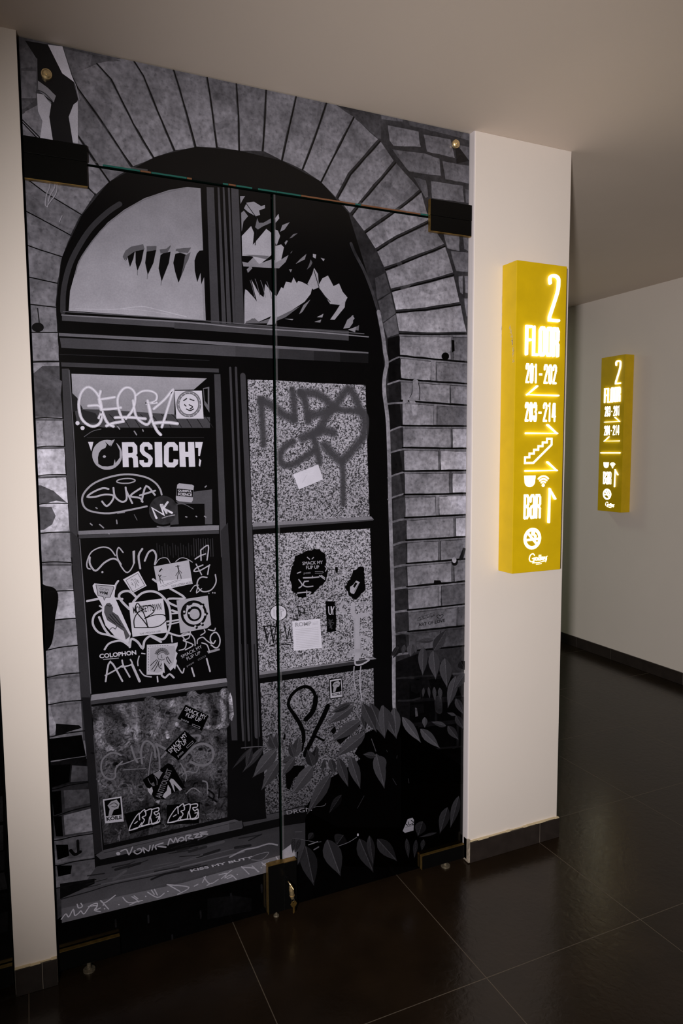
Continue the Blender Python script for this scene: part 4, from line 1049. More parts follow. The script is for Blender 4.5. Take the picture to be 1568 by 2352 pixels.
P('printed_window_pane', 'grain', 'dark printed half of the arch window with palm fronds against the sky', [
('p',4,100,133,0,'1174 4558 31 5 -18 -28 -11 -21'),
('p',4,100,148,0,'1197 4491 17 35 45 12 45 -20 23 10 1 -19 -38 -18 6 -25 -28 -12 -48 20'),
('p',4,100,126,0,'1179 4463 17 15 25 -29 -29 -35 -12 -60'),
('p',4,100,164,0,'1180 4329 59 65 17 -37 -8 -72 86 104 31 -19 2 -85 -4 -48 -79 -67 -41 49 -62 -5'),
('p',4,100,104,0,'1181 4220 62 7 106 4 -15 -22 -56 6'),
('p',4,100,131,0,'1180 4180 35 -3 35 36 34 -36 79 35 50 -3 62 41 -19 -43 -44 -43 -225 -11'),
('p',4,100,159,0,'1389 4294 39 14 18 -15 -19 -76 -40 -24'),
('p',4,100,155,0,'1390 4392 18 -4 14 -31 -22 -56 -11 11'),
('p',4,100,158,0,'1391 4458 22 29 5 -26 -24 -29'),
('p',4,100,128,0,'1422 4382 15 42 48 23 -34 -48'),
('p',4,100,100,0,'1482 4350 27 30 27 7 -35 -29'),
('p',4,100,132,0,'1450 4320 11 15 11 0 -15 -28'),
('p',4,100,120,0,'1521 4201 30 32 42 36 -11 -34'),
('p',4,100,153,0,'1637 4274 22 -1 -4 -25 -18 6'),
('p',4,100,87,0,'1595 4174 15 30 12 35 11 -19 -12 -23'),
('p',4,100,142,0,'1689 4256 28 -4 -9 -16'),
('p',4,100,123,0,'1477 4164 20 2 -9 -19'),
('p',4,100,120,0,'1486 4261 16 19 -9 -15'),
('p',4,100,106,0,'1264 4390 14 54 10 -25 29 4 49 32 0 -26 -50 -26 -35 -24'),
('p',4,100,123,0,'1207 4137 28 29 7 -19 -28 -29'),
('p',4,100,157,0,'1187 3814 3 165 5 40 11 -3 47 -45 15 -19 -33 129 48 -81 28 -18 11 81 39 -45 7 -12 27 -10 30 56 14 -6 17 42 36 -3 14 34 21 -34 11 16 26 -6 67 -25 -12 -42 -41 -51 -90 -61 -87 -47 -44 4 -78 -39 -42 17'),
('p',4,100,95,0,'1194 3818 1 10 56 26 28 -23 71 28 58 16 140 73 -97 -75 -101 -44'),
('p',4,100,150,0,'1598 4087 34 65 12 38 26 -35 6 -81 -38 -18'),
('p',4,100,156,0,'1669 4080 31 51 38 21 38 -62 39 20 24 -49 34 -34 -28 -51 -93 1 -38 51'),
('p',4,100,149,0,'1751 3880 39 52 39 58 29 17 -5 -43 -71 -83'),
('p',4,100,115,0,'1540 3898 30 58 47 38 -55 -81'),
('p',4,100,137,0,'1659 3888 46 25 -8 -24'),
('p',4,100,121,0,'1643 3858 47 18 -7 -19'),
('p',4,100,146,0,'1328 3819 29 54 40 -4 -15 -45'),
('p',4,100,135,0,'1444 3864 58 2 -7 -8'),
('p',4,100,138,0,'1842 3829 18 34 48 56 15 -20 -47 -52'),
('p',4,100,96,0,'1907 3831 48 28 -4 -35'),
('s',5,100,19,(1,0,2.5),'1676 4067 61 -77 15 -20'),
('s',5,100,19,(1,0,2.5),'1643 4173 33 -99'),
('s',5,100,19,(1,0,2.5),'1699 4035 53 -44'),
('s',5,100,21,(1,0,2.4),'1207 4525 68 -82'),
('s',5,100,20,(1,0,2.4),'1262 4286 12 92'),
('p',4,100,130,0,'1844 3829 27 58 44 33 -4 -51 -24 -31'),
('p',4,100,128,0,'1877 3825 58 23 -9 -36'),
('s',5,100,96,(1,0,1.7),'1227 4074 13 -38 14 -58'),
('s',5,100,97,(1,0,1.7),'1258 4086 14 -38 14 -58'),
('s',5,100,97,(1,0,1.7),'1293 4080 14 -39 14 -58'),
('s',5,100,97,(1,0,1.7),'1332 4077 14 -39 15 -58'),
])
P('printed_window_pane', 'grain', 'top left printed pane reflecting a roof and sky', [
('p',2,100,[160,147,141,141,126,137,155],0,'198 3479 752 2 -78 -68 -114 -5 -4 -159 -555 30 0 159'),
('p',3,100,65,0,'207 3287 168 -1 379 -21 210 -13 -1 -63 -606 -3 -139 17'),
('s',4,100,28,(1,0,1.9),'389 3259 22 -23 28 -48'),
('s',4,100,28,(1,0,1.9),'446 3260 22 -23 29 -49'),
('s',4,100,28,(1,0,2.0),'503 3261 22 -23 30 -49'),
('s',4,100,28,(1,0,2.0),'561 3262 22 -24 30 -49'),
('s',4,100,27,(1,0,2.0),'619 3263 23 -24 30 -49'),
('s',4,100,27,(1,0,2.0),'678 3264 24 -24 30 -50'),
('s',4,100,27,(1,0,2.0),'738 3265 24 -24 31 -50'),
('s',4,100,27,(1,0,2.0),'799 3266 24 -24 31 -51'),
('s',4,100,27,(1,0,2.1),'860 3267 25 -25 32 -50'),
('s',4,100,27,(1,0,2.1),'923 3267 24 -24 33 -51'),
('p',3,100,30,0,'194 3378 29 -30 27 -60 -51 -17'),
('p',4,70,40,0,'235 3287 80 -21 28 -54 -89 -1'),
('p',3,100,94,0,'926 3423 6 -98 29 -45 3 152'),
('p',4,100,7,0,'930 3418 4 -68 18 -24 2 96'),
('p',3,100,71,0,'858 2809 109 11 -3 -212 -44 2 -1 124 -154 6 -16 15'),
('p',3,100,57,0,'708 2727 49 15 5 -124 -49 -2'),
('s',4,100,40,(0,0,1.6),'266 3129 658 2'),
('s',4,100,131,(1,0,3.4),'267 2646 9 -9'),
('s',4,100,130,(1,0,3.5),'316 2639 21 -21'),
('s',4,100,129,(1,0,3.5),'409 2659 2 -20'),
('s',4,100,130,(1,0,3.5),'363 2585 3 -3'),
('s',4,100,126,(1,0,3.7),'804 2661 7 -2'),
('s',4,100,126,(1,0,3.8),'917 2659 8 -6'),
('s',4,100,126,(1,0,3.8),'866 2661 4 -3'),
('s',4,100,130,(1,0,3.5),'432 3193 11 -15'),
('s',4,100,129,(1,0,3.5),'523 3166 12 -20'),
('s',4,100,130,(1,0,3.5),'300 2735 6 -5'),
('s',4,100,128,(1,0,3.5),'416 2699 38 3'),
('s',4,100,126,(1,0,3.8),'925 2835 7 6'),
('s',4,100,128,(1,0,3.5),'570 3175 3 -8'),
('s',4,100,89,(1,0,1.9),'252 3134 45 31 45 12'),
('s',4,100,85,(1,0,2.1),'757 2738 41 -2 53 -31'),
('s',4,100,86,(1,0,2.0),'508 2687 15 -33'),
])
P('printed_graffiti_tag', 'flat', 'thick white bubble graffiti tag across the top left pane', [
('s',5,100,187,(1,0,7.9),'333 3239 18 50 -18 77 -46 43 -40 -30 -17 -69 12 -76 45 -40 42 8 19 41 -9 62 -59 0'),
('s',5.5,100,221,(1,0,2.8),'333 3239 18 50 -18 77 -46 43 -40 -30 -17 -69 12 -76 45 -40 42 8 19 41 -9 62 -59 0'),
('s',5,100,185,(1,0,8.4),'347 3388 -8 -60 34 -108 36 -27'),
('s',5.5,100,219,(1,0,2.9),'347 3388 -8 -60 34 -108 36 -27'),
('s',5,100,186,(1,0,7.6),'336 3342 41 6 45 9'),
('s',5.5,100,219,(1,0,2.7),'336 3342 41 6 45 9'),
('s',5,100,184,(1,0,7.6),'345 3286 60 5 49 8'),
('s',5.5,100,218,(1,0,2.7),'345 3286 60 5 49 8'),
('s',5,100,183,(1,0,8.5),'372 3195 38 16 55 10'),
('s',5.5,100,216,(1,0,3.0),'372 3195 38 16 55 10'),
('s',5,100,183,(1,0,7.7),'465 3221 -24 70 -2 63 32 51 38 5 26 -38 -14 -79 -42 -56'),
('s',5.5,100,216,(1,0,2.7),'465 3221 -24 70 -2 63 32 51 38 5 26 -38 -14 -79 -42 -56'),
('s',5,100,181,(1,0,7.9),'522 3340 13 -86 36 -40 31 -6 19 47 -18 87'),
('s',5.5,100,214,(1,0,2.8),'522 3340 13 -86 36 -40 31 -6 19 47 -18 87'),
('s',5,100,182,(1,0,6.7),'537 3368 39 27 49 1 30 -21 -10 -36 -55 -15 64 7'),
('s',5.5,100,215,(1,0,2.3),'537 3368 39 27 49 1 30 -21 -10 -36 -55 -15 64 7'),
('s',5,100,180,(1,0,8.7),'603 3340 16 -93 29 -72 23 -28'),
('s',5.5,100,213,(1,0,3.1),'603 3340 16 -93 29 -72 23 -28'),
('s',5,100,180,(1,0,8.0),'636 3295 65 57 48 56 -16 -55 -54 -162'),
('s',5.5,100,213,(1,0,2.8),'636 3295 65 57 48 56 -16 -55 -54 -162'),
('s',5,100,179,(1,0,9.6),'635 3213 62 6 72 -7'),
('s',5.5,100,212,(1,0,3.4),'635 3213 62 6 72 -7'),
('s',5,100,182,(1,0,8.6),'420 3242 75 3 92 -7'),
('s',5.5,100,215,(1,0,3.0),'420 3242 75 3 92 -7'),
('p',5,100,207,0,'230 3209 -1 -6 -4 -4 -6 -2 -5 2 -4 4 -1 6 1 6 4 4 6 1 5 -1 4 -4'),
('p',5,100,206,0,'256 3182 -2 -5 -4 -5 -6 -1 -5 1 -4 5 -1 5 1 6 5 4 5 2 6 -2 3 -4'),
])
P('printed_sticker', 'flat', 'square white sticker with a round seal', [
('p',6,100,193,0,'758 3402 160 6 7 -165 -161 -2'),
('s',7,100,103,(1,1,9.0),'903 3329 -2 -18 -7 -17 -11 -14 -13 -11 -16 -8 -17 -2 -16 2 -15 6 -13 11 -10 14 -6 16 -2 18 3 17 7 17 10 14 14 11 15 8 17 2 16 -1 15 -7 14 -10 9 -14 6 -17'),
('s',8,100,148,(1,1,1.6),'903 3329 -2 -18 -7 -17 -11 -14 -13 -11 -16 -8 -17 -2 -16 2 -15 6 -13 11 -10 14 -6 16 -2 18 3 17 7 17 10 14 14 11 15 8 17 2 16 -1 15 -7 14 -10 9 -14 6 -17'),
('s',8,100,168,(1,0,2.5),'903 3329 4 -5'),
('s',8,100,167,(1,0,2.5),'898 3302 4 -5'),
('s',8,100,167,(1,0,2.5),'883 3280 4 -5'),
('s',8,100,167,(1,0,2.5),'862 3264 4 -4'),
('s',8,100,167,(1,0,2.5),'837 3259 4 -5'),
('s',8,100,167,(1,0,2.4),'813 3264 4 -5'),
('s',8,100,167,(1,0,2.4),'793 3278 4 -5'),
('s',8,100,168,(1,0,2.4),'780 3300 4 -5'),
('s',8,100,168,(1,0,2.4),'775 3326 4 -5'),
('s',8,100,168,(1,0,2.4),'781 3352 4 -5'),
('s',8,100,168,(1,0,2.4),'795 3374 4 -5'),
('s',8,100,168,(1,0,2.4),'816 3390 4 -5'),
('s',8,100,168,(1,0,2.4),'841 3395 4 -4'),
('s',8,100,168,(1,0,2.5),'865 3391 4 -5'),
('s',8,100,168,(1,0,2.5),'886 3377 4 -5'),
('s',8,100,168,(1,0,2.5),'899 3355 4 -5'),
('s',8,100,48,(1,0,3.3),'809 3347 17 12'),
('s',8,100,48,(1,0,3.3),'846 3356 23 -8'),
('s',8,100,48,(1,0,3.3),'841 3323 19 -12 -15 -12'),
('s',8,100,48,(1,0,3.3),'824 3298 21 -9 20 10'),
('s',8,100,48,(1,0,3.3),'813 3323 8 -8'),
])
P('printed_lettering', 'flat', 'bold white printed lettering RSICH with a cat in the letter O', [
('p',5,100,158,0,'452 3032 -2 -17 -5 -16 -8 -15 -11 -12 -13 -11 -14 -7 -16 -5 -16 -1 -15 1 -15 6 -14 8 -12 10 -9 13 -7 15 -4 16 -1 16 2 16 5 16 8 15 10 12 13 11 14 8 15 4 16 2 16 -2 15 -4 14 -8 12 -11 10 -13 7 -15 4 -16'),
('p',6,100,8,0,'321 2982 -1 35 6 25 12 18 24 12 8 17 -8 18 23 -24 16 31 17 -7 21 -51 -1 -40 -24 -31 -3 23 -9 -35 -30 -7 -30 2'),
('p',7,100,160,0,'364 3023 -3 -5 -6 -2 -7 2 -2 5 3 5 6 2 6 -2'),
('p',7,100,150,0,'384 3107 31 13 -9 -17 -14 -24'),
('p',5,100,199,0,'271 3105 28 0 -13 -52'),
('s',5,100,200,(0,2,16.4),'469 3103 1 -141'),
('s',5,100,200,(0,2,12.5),'478 3091 35 0 11 -14 0 -34 -11 -13 -37 -2'),
('s',5,100,199,(0,2,13.4),'512 3028 12 -13 2 -55'),
('s',5,100,199,(0,2,12.3),'611 3061 -2 19 -11 11 -23 0 -11 -12 -1 -24 10 -16 27 -18 9 -13 -2 -22 -10 -13 -27 0 -11 12 0 16'),
('s',5,100,198,(0,2,20.8),'656 3104 -1 -145'),
('s',5,100,197,(0,2,13.8),'755 3054 0 23 -12 13 -27 0 -14 -15 -3 -90 12 -14 29 -1 13 12 2 21'),
('p',5,100,197,0,'776 3104 35 0 0 -57 18 0 -1 57 37 0 3 -146 -37 0 -1 58 -19 0 2 -58 -36 1'),
('p',5,100,197,0,'871 3104 46 0 -10 -43 -9 -39 -10 0 1 48 -17 0'),
('p',5,100,197,0,'894 3005 11 -10 -8 -38 -8 8'),
('p',5,100,197,0,'889 3061 8 -8 -4 -10'),
])
P('printed_graffiti_tag', 'flat', 'white SUKA tag inside a drawn oval with a halo', [
('s',5,100,148,(1,0,5.1),'667 2798 -9 33 -27 38 -54 33 -93 18 -91 -10 -92 -33 -53 -46 -20 -46 13 -48 44 -25 85 -12 108 14 102 18'),
('s',5,100,148,(1,1,3.5),'519 2884 -2 -4 -5 -3 -8 -3 -11 -3 -12 -2 -13 0 -13 0 -12 1 -11 2 -8 2 -5 3 -2 4 2 3 5 4 8 3 10 2 12 2 14 1 13 0 12 -1 11 -2 8 -3 5 -3'),
('s',5,100,165,(1,0,5.0),'371 2839 -33 5 -53 -22 -28 -24 42 -1 49 11 47 -7 -6 -30 -31 -29 -24 27'),
('s',5,100,163,(1,0,5.1),'398 2844 7 -49 34 -31 29 13 -3 68'),
('s',5,100,163,(1,0,5.1),'468 2825 31 -72'),
('s',5,100,162,(1,0,5.2),'548 2838 -58 -42 52 -14 15 -23'),
('s',5,100,161,(1,0,5.2),'552 2762 28 88 48 -53'),
('s',5,100,161,(1,0,5.2),'543 2797 87 25'),
])
P('printed_sticker', 'brick', 'dark round sticker with white letters NK', [
('p',5,100,43,0,'756 2702 -3 -19 -6 -18 -11 -15 -13 -13 -16 -10 -18 -5 -18 -2 -18 3 -17 8 -16 10 -12 14 -9 17 -6 18 -1 19 3 19 6 17 10 16 13 13 16 10 17 5 19 2 18 -3 17 -7 15 -10 13 -14 10 -17 5 -18'),
('s',6,100,194,(0,0,6.1),'633 2661 -23 60 66 -43 -16 59'),
('s',6,100,193,(0,0,6.1),'669 2737 23 -48'),
('s',6,100,193,(0,0,6.1),'700 2752 -26 -36 49 -28'),
('s',6,100,107,(1,0,3.3),'636 2611 36 -6 37 5'),
('s',6,100,136,(1,0,2.9),'666 2659 32 9 41 7'),
])
P('printed_sticker', 'flat', 'rounded white sticker with black band reading QUEEFUL SCIENCE', [
('p',6,100,154,0,'759 2854 11 7 75 -9 13 -8 -4 -24 -4 -42 -1 -20 -9 -13 -73 10 -17 8 -1 14 6 52'),
('p',7,100,16,0,'756 2831 97 -11 -4 -44 -97 12'),
('t',8,100,180,('QUEEFUL', 2),'761 2825 84 -7 -1 -16 -83 9'),
('t',8,100,180,('SCIENCE', 2),'761 2807 83 -8 -1 -17 -83 10'),
])
P('printed_graffiti_tag', 'flat', 'white scrawled tag at the top of the middle left pane', [
('s',5,100,162,(1,0,3.5),'395 2455 -29 42 -45 11 -54 -24 -25 -53 0 -35 15 -9'),
('s',5,100,161,(1,0,5.1),'257 2454 0 -40 29 -39 47 42 46 21 30 -12 15 -24'),
('s',5,100,159,(1,0,3.6),'439 2470 -24 30 -11 -40 20 -66 35 -43 36 46 7 77'),
('s',5,100,159,(1,0,5.6),'497 2470 1 -65'),
('s',5,100,158,(1,0,5.6),'547 2484 -22 -40 7 -74'),
('s',5,100,158,(1,0,5.3),'559 2413 23 48 28 10 15 -34 -9 -49'),
('s',5,100,157,(1,0,3.8),'854 2403 30 17 34 10'),
('s',5,100,157,(1,0,3.8),'889 2455 47 25 -10 -89'),
('s',5,100,157,(1,0,3.8),'889 2455 1 -63'),
('s',5,100,157,(1,0,3.8),'942 2360 -60 -29 -36 -2 15 20 39 14'),
('s',5,100,157,(1,0,3.8),'938 2356 -10 -52'),
('s',5,100,157,(1,0,3.4),'859 2372 32 -68'),
('s',5,100,158,(1,0,3.8),'975 2298 3 -48 -31 -44 -51 -6 -32 34 4 38 23 18 32 -5'),
('s',5,100,158,(1,0,2.5),'820 2208 26 32 25 2'),
('s',5,100,158,(1,0,3.0),'864 2226 -6 -30 31 23'),
('s',5,100,157,(1,0,2.0),'620 2388 25 31 40 2 20 -31'),
('s',5,100,157,(1,0,2.1),'738 2396 29 19 33 -5 37 -25'),
('p',5,100,162,0,'328 2364 -2 -4 -4 -2 -5 2 -1 5 2 5 4 1 4 -2'),
('p',5,100,159,0,'936 2187 -1 -3 -2 0 -2 1 -1 2 1 3 2 0 2 -1'),
('p',5,100,159,0,'961 2187 -1 -3 -3 -1 -3 2 -1 3 1 3 3 1 3 -2'),
('p',5,100,159,0,'974 2185 -1 -3 -3 -1 -3 2 -1 3 1 3 3 1 3 -2'),
])
P('printed_window_pane', 'grain', 'black middle left printed pane with faint railings', [
('s',2,100,46,(1,0,2.1),'849 2528 1 -110'),
('s',2,100,46,(1,0,2.1),'863 2523 2 -106'),
('s',2,100,46,(1,0,2.1),'877 2526 2 -110'),
('s',2,100,46,(1,0,2.1),'891 2522 2 -107'),
('s',2,100,46,(1,0,2.1),'906 2524 2 -110'),
('s',2,100,46,(1,0,2.1),'920 2520 2 -107'),
('s',2,100,46,(1,0,2.1),'935 2523 1 -111'),
('s',2,100,46,(1,0,2.1),'949 2518 2 -107'),
('s',2,100,46,(1,0,2.1),'964 2521 1 -111'),
('s',2,100,31,(1,0,2.4),'631 2511 2 -83'),
('s',2,100,31,(1,0,2.4),'646 2500 3 -60'),
('s',2,100,31,(1,0,2.5),'661 2490 3 -64'),
('s',2,100,31,(1,0,2.5),'677 2508 2 -70'),
('s',2,100,31,(1,0,2.5),'692 2498 2 -74'),
('s',2,100,31,(1,0,2.5),'707 2487 3 -51'),
('s',2,100,31,(1,0,2.5),'723 2506 2 -84'),
('s',2,100,31,(1,0,2.5),'739 2495 2 -61'),
('s',2,100,31,(1,0,2.5),'754 2484 2 -64'),
('s',2,100,31,(1,0,2.5),'770 2503 2 -71'),
('s',2,100,31,(1,0,2.5),'786 2492 2 -74'),
('s',2,100,31,(1,0,2.5),'801 2481 3 -52'),
('s',2,100,31,(1,0,2.5),'817 2500 2 -84'),
('s',2,100,31,(1,0,2.5),'833 2489 2 -62'),
])
P('printed_graffiti_tag', 'flat', 'thick looping white tag behind the stickers', [
('s',4,100,172,(1,0,6.3),'234 2204 61 7 61 -2 70 -11'),
('s',4,100,169,(1,0,6.8),'463 2136 -37 44 -18 36 18 23 41 1 36 -36'),
('s',4,100,170,(1,0,6.6),'487 2176 48 45 56 8 48 -21 43 -55 16 -64 -3 -76 -27 -65 -29 -14 -56 28 -39 -25 -12 -44 -29 43 -34 20 -10 -46'),
('s',4,100,174,(1,0,5.9),'312 2144 -41 -24 -11 -51 29 -52 60 -25 76 -39 32 -34'),
('s',4,100,174,(1,0,6.3),'295 2105 26 -68 28 -44'),
('s',4,100,175,(1,0,5.6),'319 1913 28 33 62 7 44 -34'),
('s',4,100,167,(1,0,6.2),'701 2236 85 -65 -91 4 -5 -22 49 -30'),
('s',4,100,168,(1,0,6.3),'709 2103 41 -20'),
('s',4,100,168,(1,0,4.2),'709 2083 41 0'),
('s',4,100,169,(1,0,5.0),'677 2038 72 3'),
('s',4,100,169,(1,0,4.2),'683 2018 70 10'),
('s',4,100,170,(1,0,5.5),'683 1970 64 -27 67 5'),
('s',4,100,169,(1,0,5.5),'386 2261 7 26 14 19'),
('s',4,100,166,(1,0,6.1),'603 2300 30 -25'),
('s',4,100,170,(1,0,3.8),'701 1948 3 -37'),
('s',4,100,171,(1,0,5.8),'575 1963 64 -45'),
('s',4,100,172,(1,0,4.7),'301 2170 23 -19'),
])
P('printed_sticker', 'flat', 'slanted sticker with two walking figures', [
('p',6,100,160,0,'610 2376 206 23 19 -145 -204 -25'),
('p',7,100,184,0,'625 2284 205 6 5 -36 -204 -25'),
('p',7,70,183,0,'706 2327 -1 -6 -3 -6 -4 -5 -4 -3 -6 -2 -6 -1 -6 2 -5 3 -5 4 -3 5 -2 7 -1 6 1 6 3 6 3 5 5 4 6 2 6 0 5 -1 6 -3 4 -4 4 -6 2 -6'),
('s',8,100,25,(0,0,3.6),'650 2356 -9 -12'),
('s',8,100,25,(0,0,1.8),'653 2361 4 -8'),
('s',8,100,25,(0,0,2.5),'635 2324 6 -13 8 10'),
('s',8,100,25,(0,0,2.2),'641 2307 4 -11'),
('s',8,100,25,(0,0,1.1),'641 2296 6 -26'),
('s',8,100,25,(0,0,1.1),'653 2295 9 -24'),
('s',8,100,25,(0,0,0.7),'652 2308 27 5'),
('s',8,100,25,(0,0,1.5),'736 2366 25 2'),
('s',8,100,25,(0,0,3.3),'749 2371 1 -15'),
('s',8,100,25,(0,0,2.6),'752 2354 3 -23'),
('s',8,100,25,(0,0,1.5),'755 2339 -13 -16 -7 -12'),
('s',8,100,25,(0,0,1.3),'759 2340 7 -8 5 -9'),
('s',8,100,25,(0,0,1.6),'755 2328 -8 -15 -2 -22'),
('s',8,100,25,(0,0,1.7),'757 2327 8 -19 2 -17'),
('s',8,100,25,(0,0,0.7),'642 2254 105 32'),
('s',8,100,25,(0,0,0.7),'659 2251 106 33'),
('t',8,100,93,('LALE 2 ISTRAH ARZES', 0),'708 2257 120 13 2 -15 -121 -11'),
])
P('printed_sticker', 'flat', 'small tilted square sticker with a curly emblem', [
('p',6,100,186,0,'434 2313 88 42 43 -91 -82 -37'),
('s',7,100,94,(0,1,1.7),'450 2307 67 35 37 -74 -69 -32'),
('s',7,100,99,(1,0,1.3),'478 2302 4 10 10 -9 10 9 5 -10'),
('s',7,100,99,(1,0,1.3),'494 2295 9 -16 0 -19'),
('s',7,100,99,(1,0,1.3),'504 2300 5 -19 10 -13'),
('s',7,100,100,(1,0,1.3),'479 2291 7 -8 -5 -5 11 -4'),
('s',7,100,99,(1,0,1.3),'511 2304 6 -3 -4 -7 9 -4 -5 -4'),
])
P('printed_sticker', 'flat', 'cut-out sticker of a bird with a speech bubble above', [
('p',6,100,188,0,'266 2290 10 13 113 -20 0 -16 -6 -48 18 -51 28 -77 38 -103 -15 -56 -73 50 -51 71 -17 67 4 48 -20 47 -21 38'),
('p',7,100,153,0,'284 2294 93 -17 5 -9 -24 -52 -24 3 -8 -18 -6 22 -27 9'),
('s',8,100,50,(0,1,1.5),'284 2294 93 -16 4 -10 -23 -52 -24 2 -8 -17 -6 22 -27 9'),
('t',8,100,96,('Gran', 0),'304 2280 48 -10 -1 -17 -49 11'),
('t',8,100,29,('WM', 2),'302 2258 45 -10 -3 -19 -45 16'),
('p',7,100,73,0,'326 2163 14 19 17 1 16 -29 -3 -25 30 -26 29 -61 32 -66 -6 -7 -18 -12 -10 52 -46 40 -43 34 -15 48'),
('s',8,100,29,(1,0,2.0),'353 2116 37 -53 37 -33'),
('s',8,100,29,(1,0,2.0),'345 2100 37 -41'),
('s',8,100,29,(1,0,2.0),'368 2118 44 -66'),
('s',8,100,29,(1,0,2.0),'336 2174 19 -10 11 7'),
('s',8,100,51,(1,0,2.0),'350 2026 16 11 15 -10 8 15'),
])
P('printed_sticker', 'flat', 'square white MONKEYTOWN sticker tagged with black loops', [
('p',6,100,183,0,'461 2172 197 9 19 -209 -201 -3'),
('t',7,100,28,('MONKEYTOWN', 1),'482 2148 162 5 2 -41 -160 -6'),
('t',7,100,70,('TUNE 1 MEGA PLUS 15.000', 0),'516 1987 121 3 0 -10 -120 -3'),
('s',8,100,19,(1,0,2.8),'488 2023 -1 46 21 39 40 21'),
('s',8,100,19,(1,0,2.8),'498 2150 12 16 23 -36 23 -69 7 -46'),
('s',8,100,19,(1,0,2.8),'498 2150 3 -33 37 -54 31 -49'),
('s',8,100,19,(1,0,2.9),'541 2146 48 -5 13 -34 -55 -36'),
('s',8,100,19,(1,0,2.9),'547 2071 56 15 57 -6 11 -31 -46 -33 -72 0 -63 7'),
])
P('printed_sticker', 'flat', 'pale sticker with a thick black gear ring', [
('p',6,100,152,0,'736 2161 189 12 17 -183 -26 -19 -161 -12'),
('p',7,100,10,0,'917 2062 -2 -16 -5 -15 -7 -14 -11 -11 -12 -9 -14 -6 -15 -3 -15 0 -16 3 -14 6 -14 10 -11 11 -10 13 -7 15 -4 16 -1 16 2 16 5 15 7 13 10 11 13 9 13 7 15 3 16 0 15 -3 15 -6 13 -9 12 -11 10 -14 7 -15 4 -16'),
('p',8,100,165,0,'902 2063 -2 -13 -4 -12 -6 -11 -8 -9 -10 -7 -11 -5 -12 -3 -13 0 -12 3 -12 5 -11 7 -10 10 -7 11 -6 12 -3 13 -1 13 2 12 4 12 6 11 8 10 10 7 11 5 12 3 12 0 13 -3 12 -5 11 -7 9 -9 8 -11 6 -12 3 -13'),
('p',9,100,10,0,'884 2065 -2 -12 -4 -10 -8 -9 -9 -7 -11 -3 -11 0 -11 2 -11 6 -9 8 -6 11 -4 11 -1 12 1 12 5 11 7 8 9 7 11 3 11 1 12 -3 10 -5 9 -9 7 -10 4 -12'),
('p',10,100,152,0,'872 2065 -1 -9 -3 -7 -5 -6 -7 -5 -7 -2 -8 -1 -8 2 -7 4 -6 6 -5 7 -3 9 0 8 1 8 3 8 5 6 6 5 8 2 8 0 7 -2 8 -3 6 -6 4 -8 3 -8'),
('s',9,100,17,(1,0,9.3),'779 2080 5 34 17 15 21 7'),
('p',10,100,165,0,'786 2088 -2 -4 -5 -2 -4 2 -2 5 2 5 5 2 4 -3'),
('p',10,100,164,0,'808 2120 -2 -5 -5 -1 -5 2 -2 5 2 5 5 1 5 -2'),
('p',10,100,165,0,'815 2077 -2 -5 -5 -2 -4 3 -2 5 2 5 5 1 4 -2'),
('p',10,100,164,0,'894 2112 -2 -5 -5 -2 -5 3 -2 5 2 5 5 1 5 -2'),
('p',10,100,165,0,'912 2058 -2 -5 -5 -1 -5 2 -2 5 3 5 4 2 5 -3'),
('p',10,100,165,0,'889 2004 -2 -4 -4 -2 -5 3 -2 5 2 5 5 1 5 -3'),
('p',10,100,166,0,'851 1991 -2 -4 -5 -2 -5 3 -2 5 3 4 4 2 5 -3'),
('p',10,100,164,0,'820 2110 -2 -4 -5 -2 -4 3 -2 5 2 4 5 2 4 -3'),
('p',7,100,9,0,'904 2117 -3 -5 -6 -2 -6 3 -2 6 3 6 6 2 6 -3'),
('p',7,100,10,0,'925 2061 -3 -6 -6 -2 -6 3 -2 7 3 6 6 2 6 -4'),
('p',7,100,10,0,'898 1995 -3 -6 -6 -2 -6 3 -2 7 2 6 6 1 6 -3'),
('p',7,100,10,0,'861 1982 -3 -6 -6 -2 -6 3 -2 7 3 5 6 2 6 -3'),
])
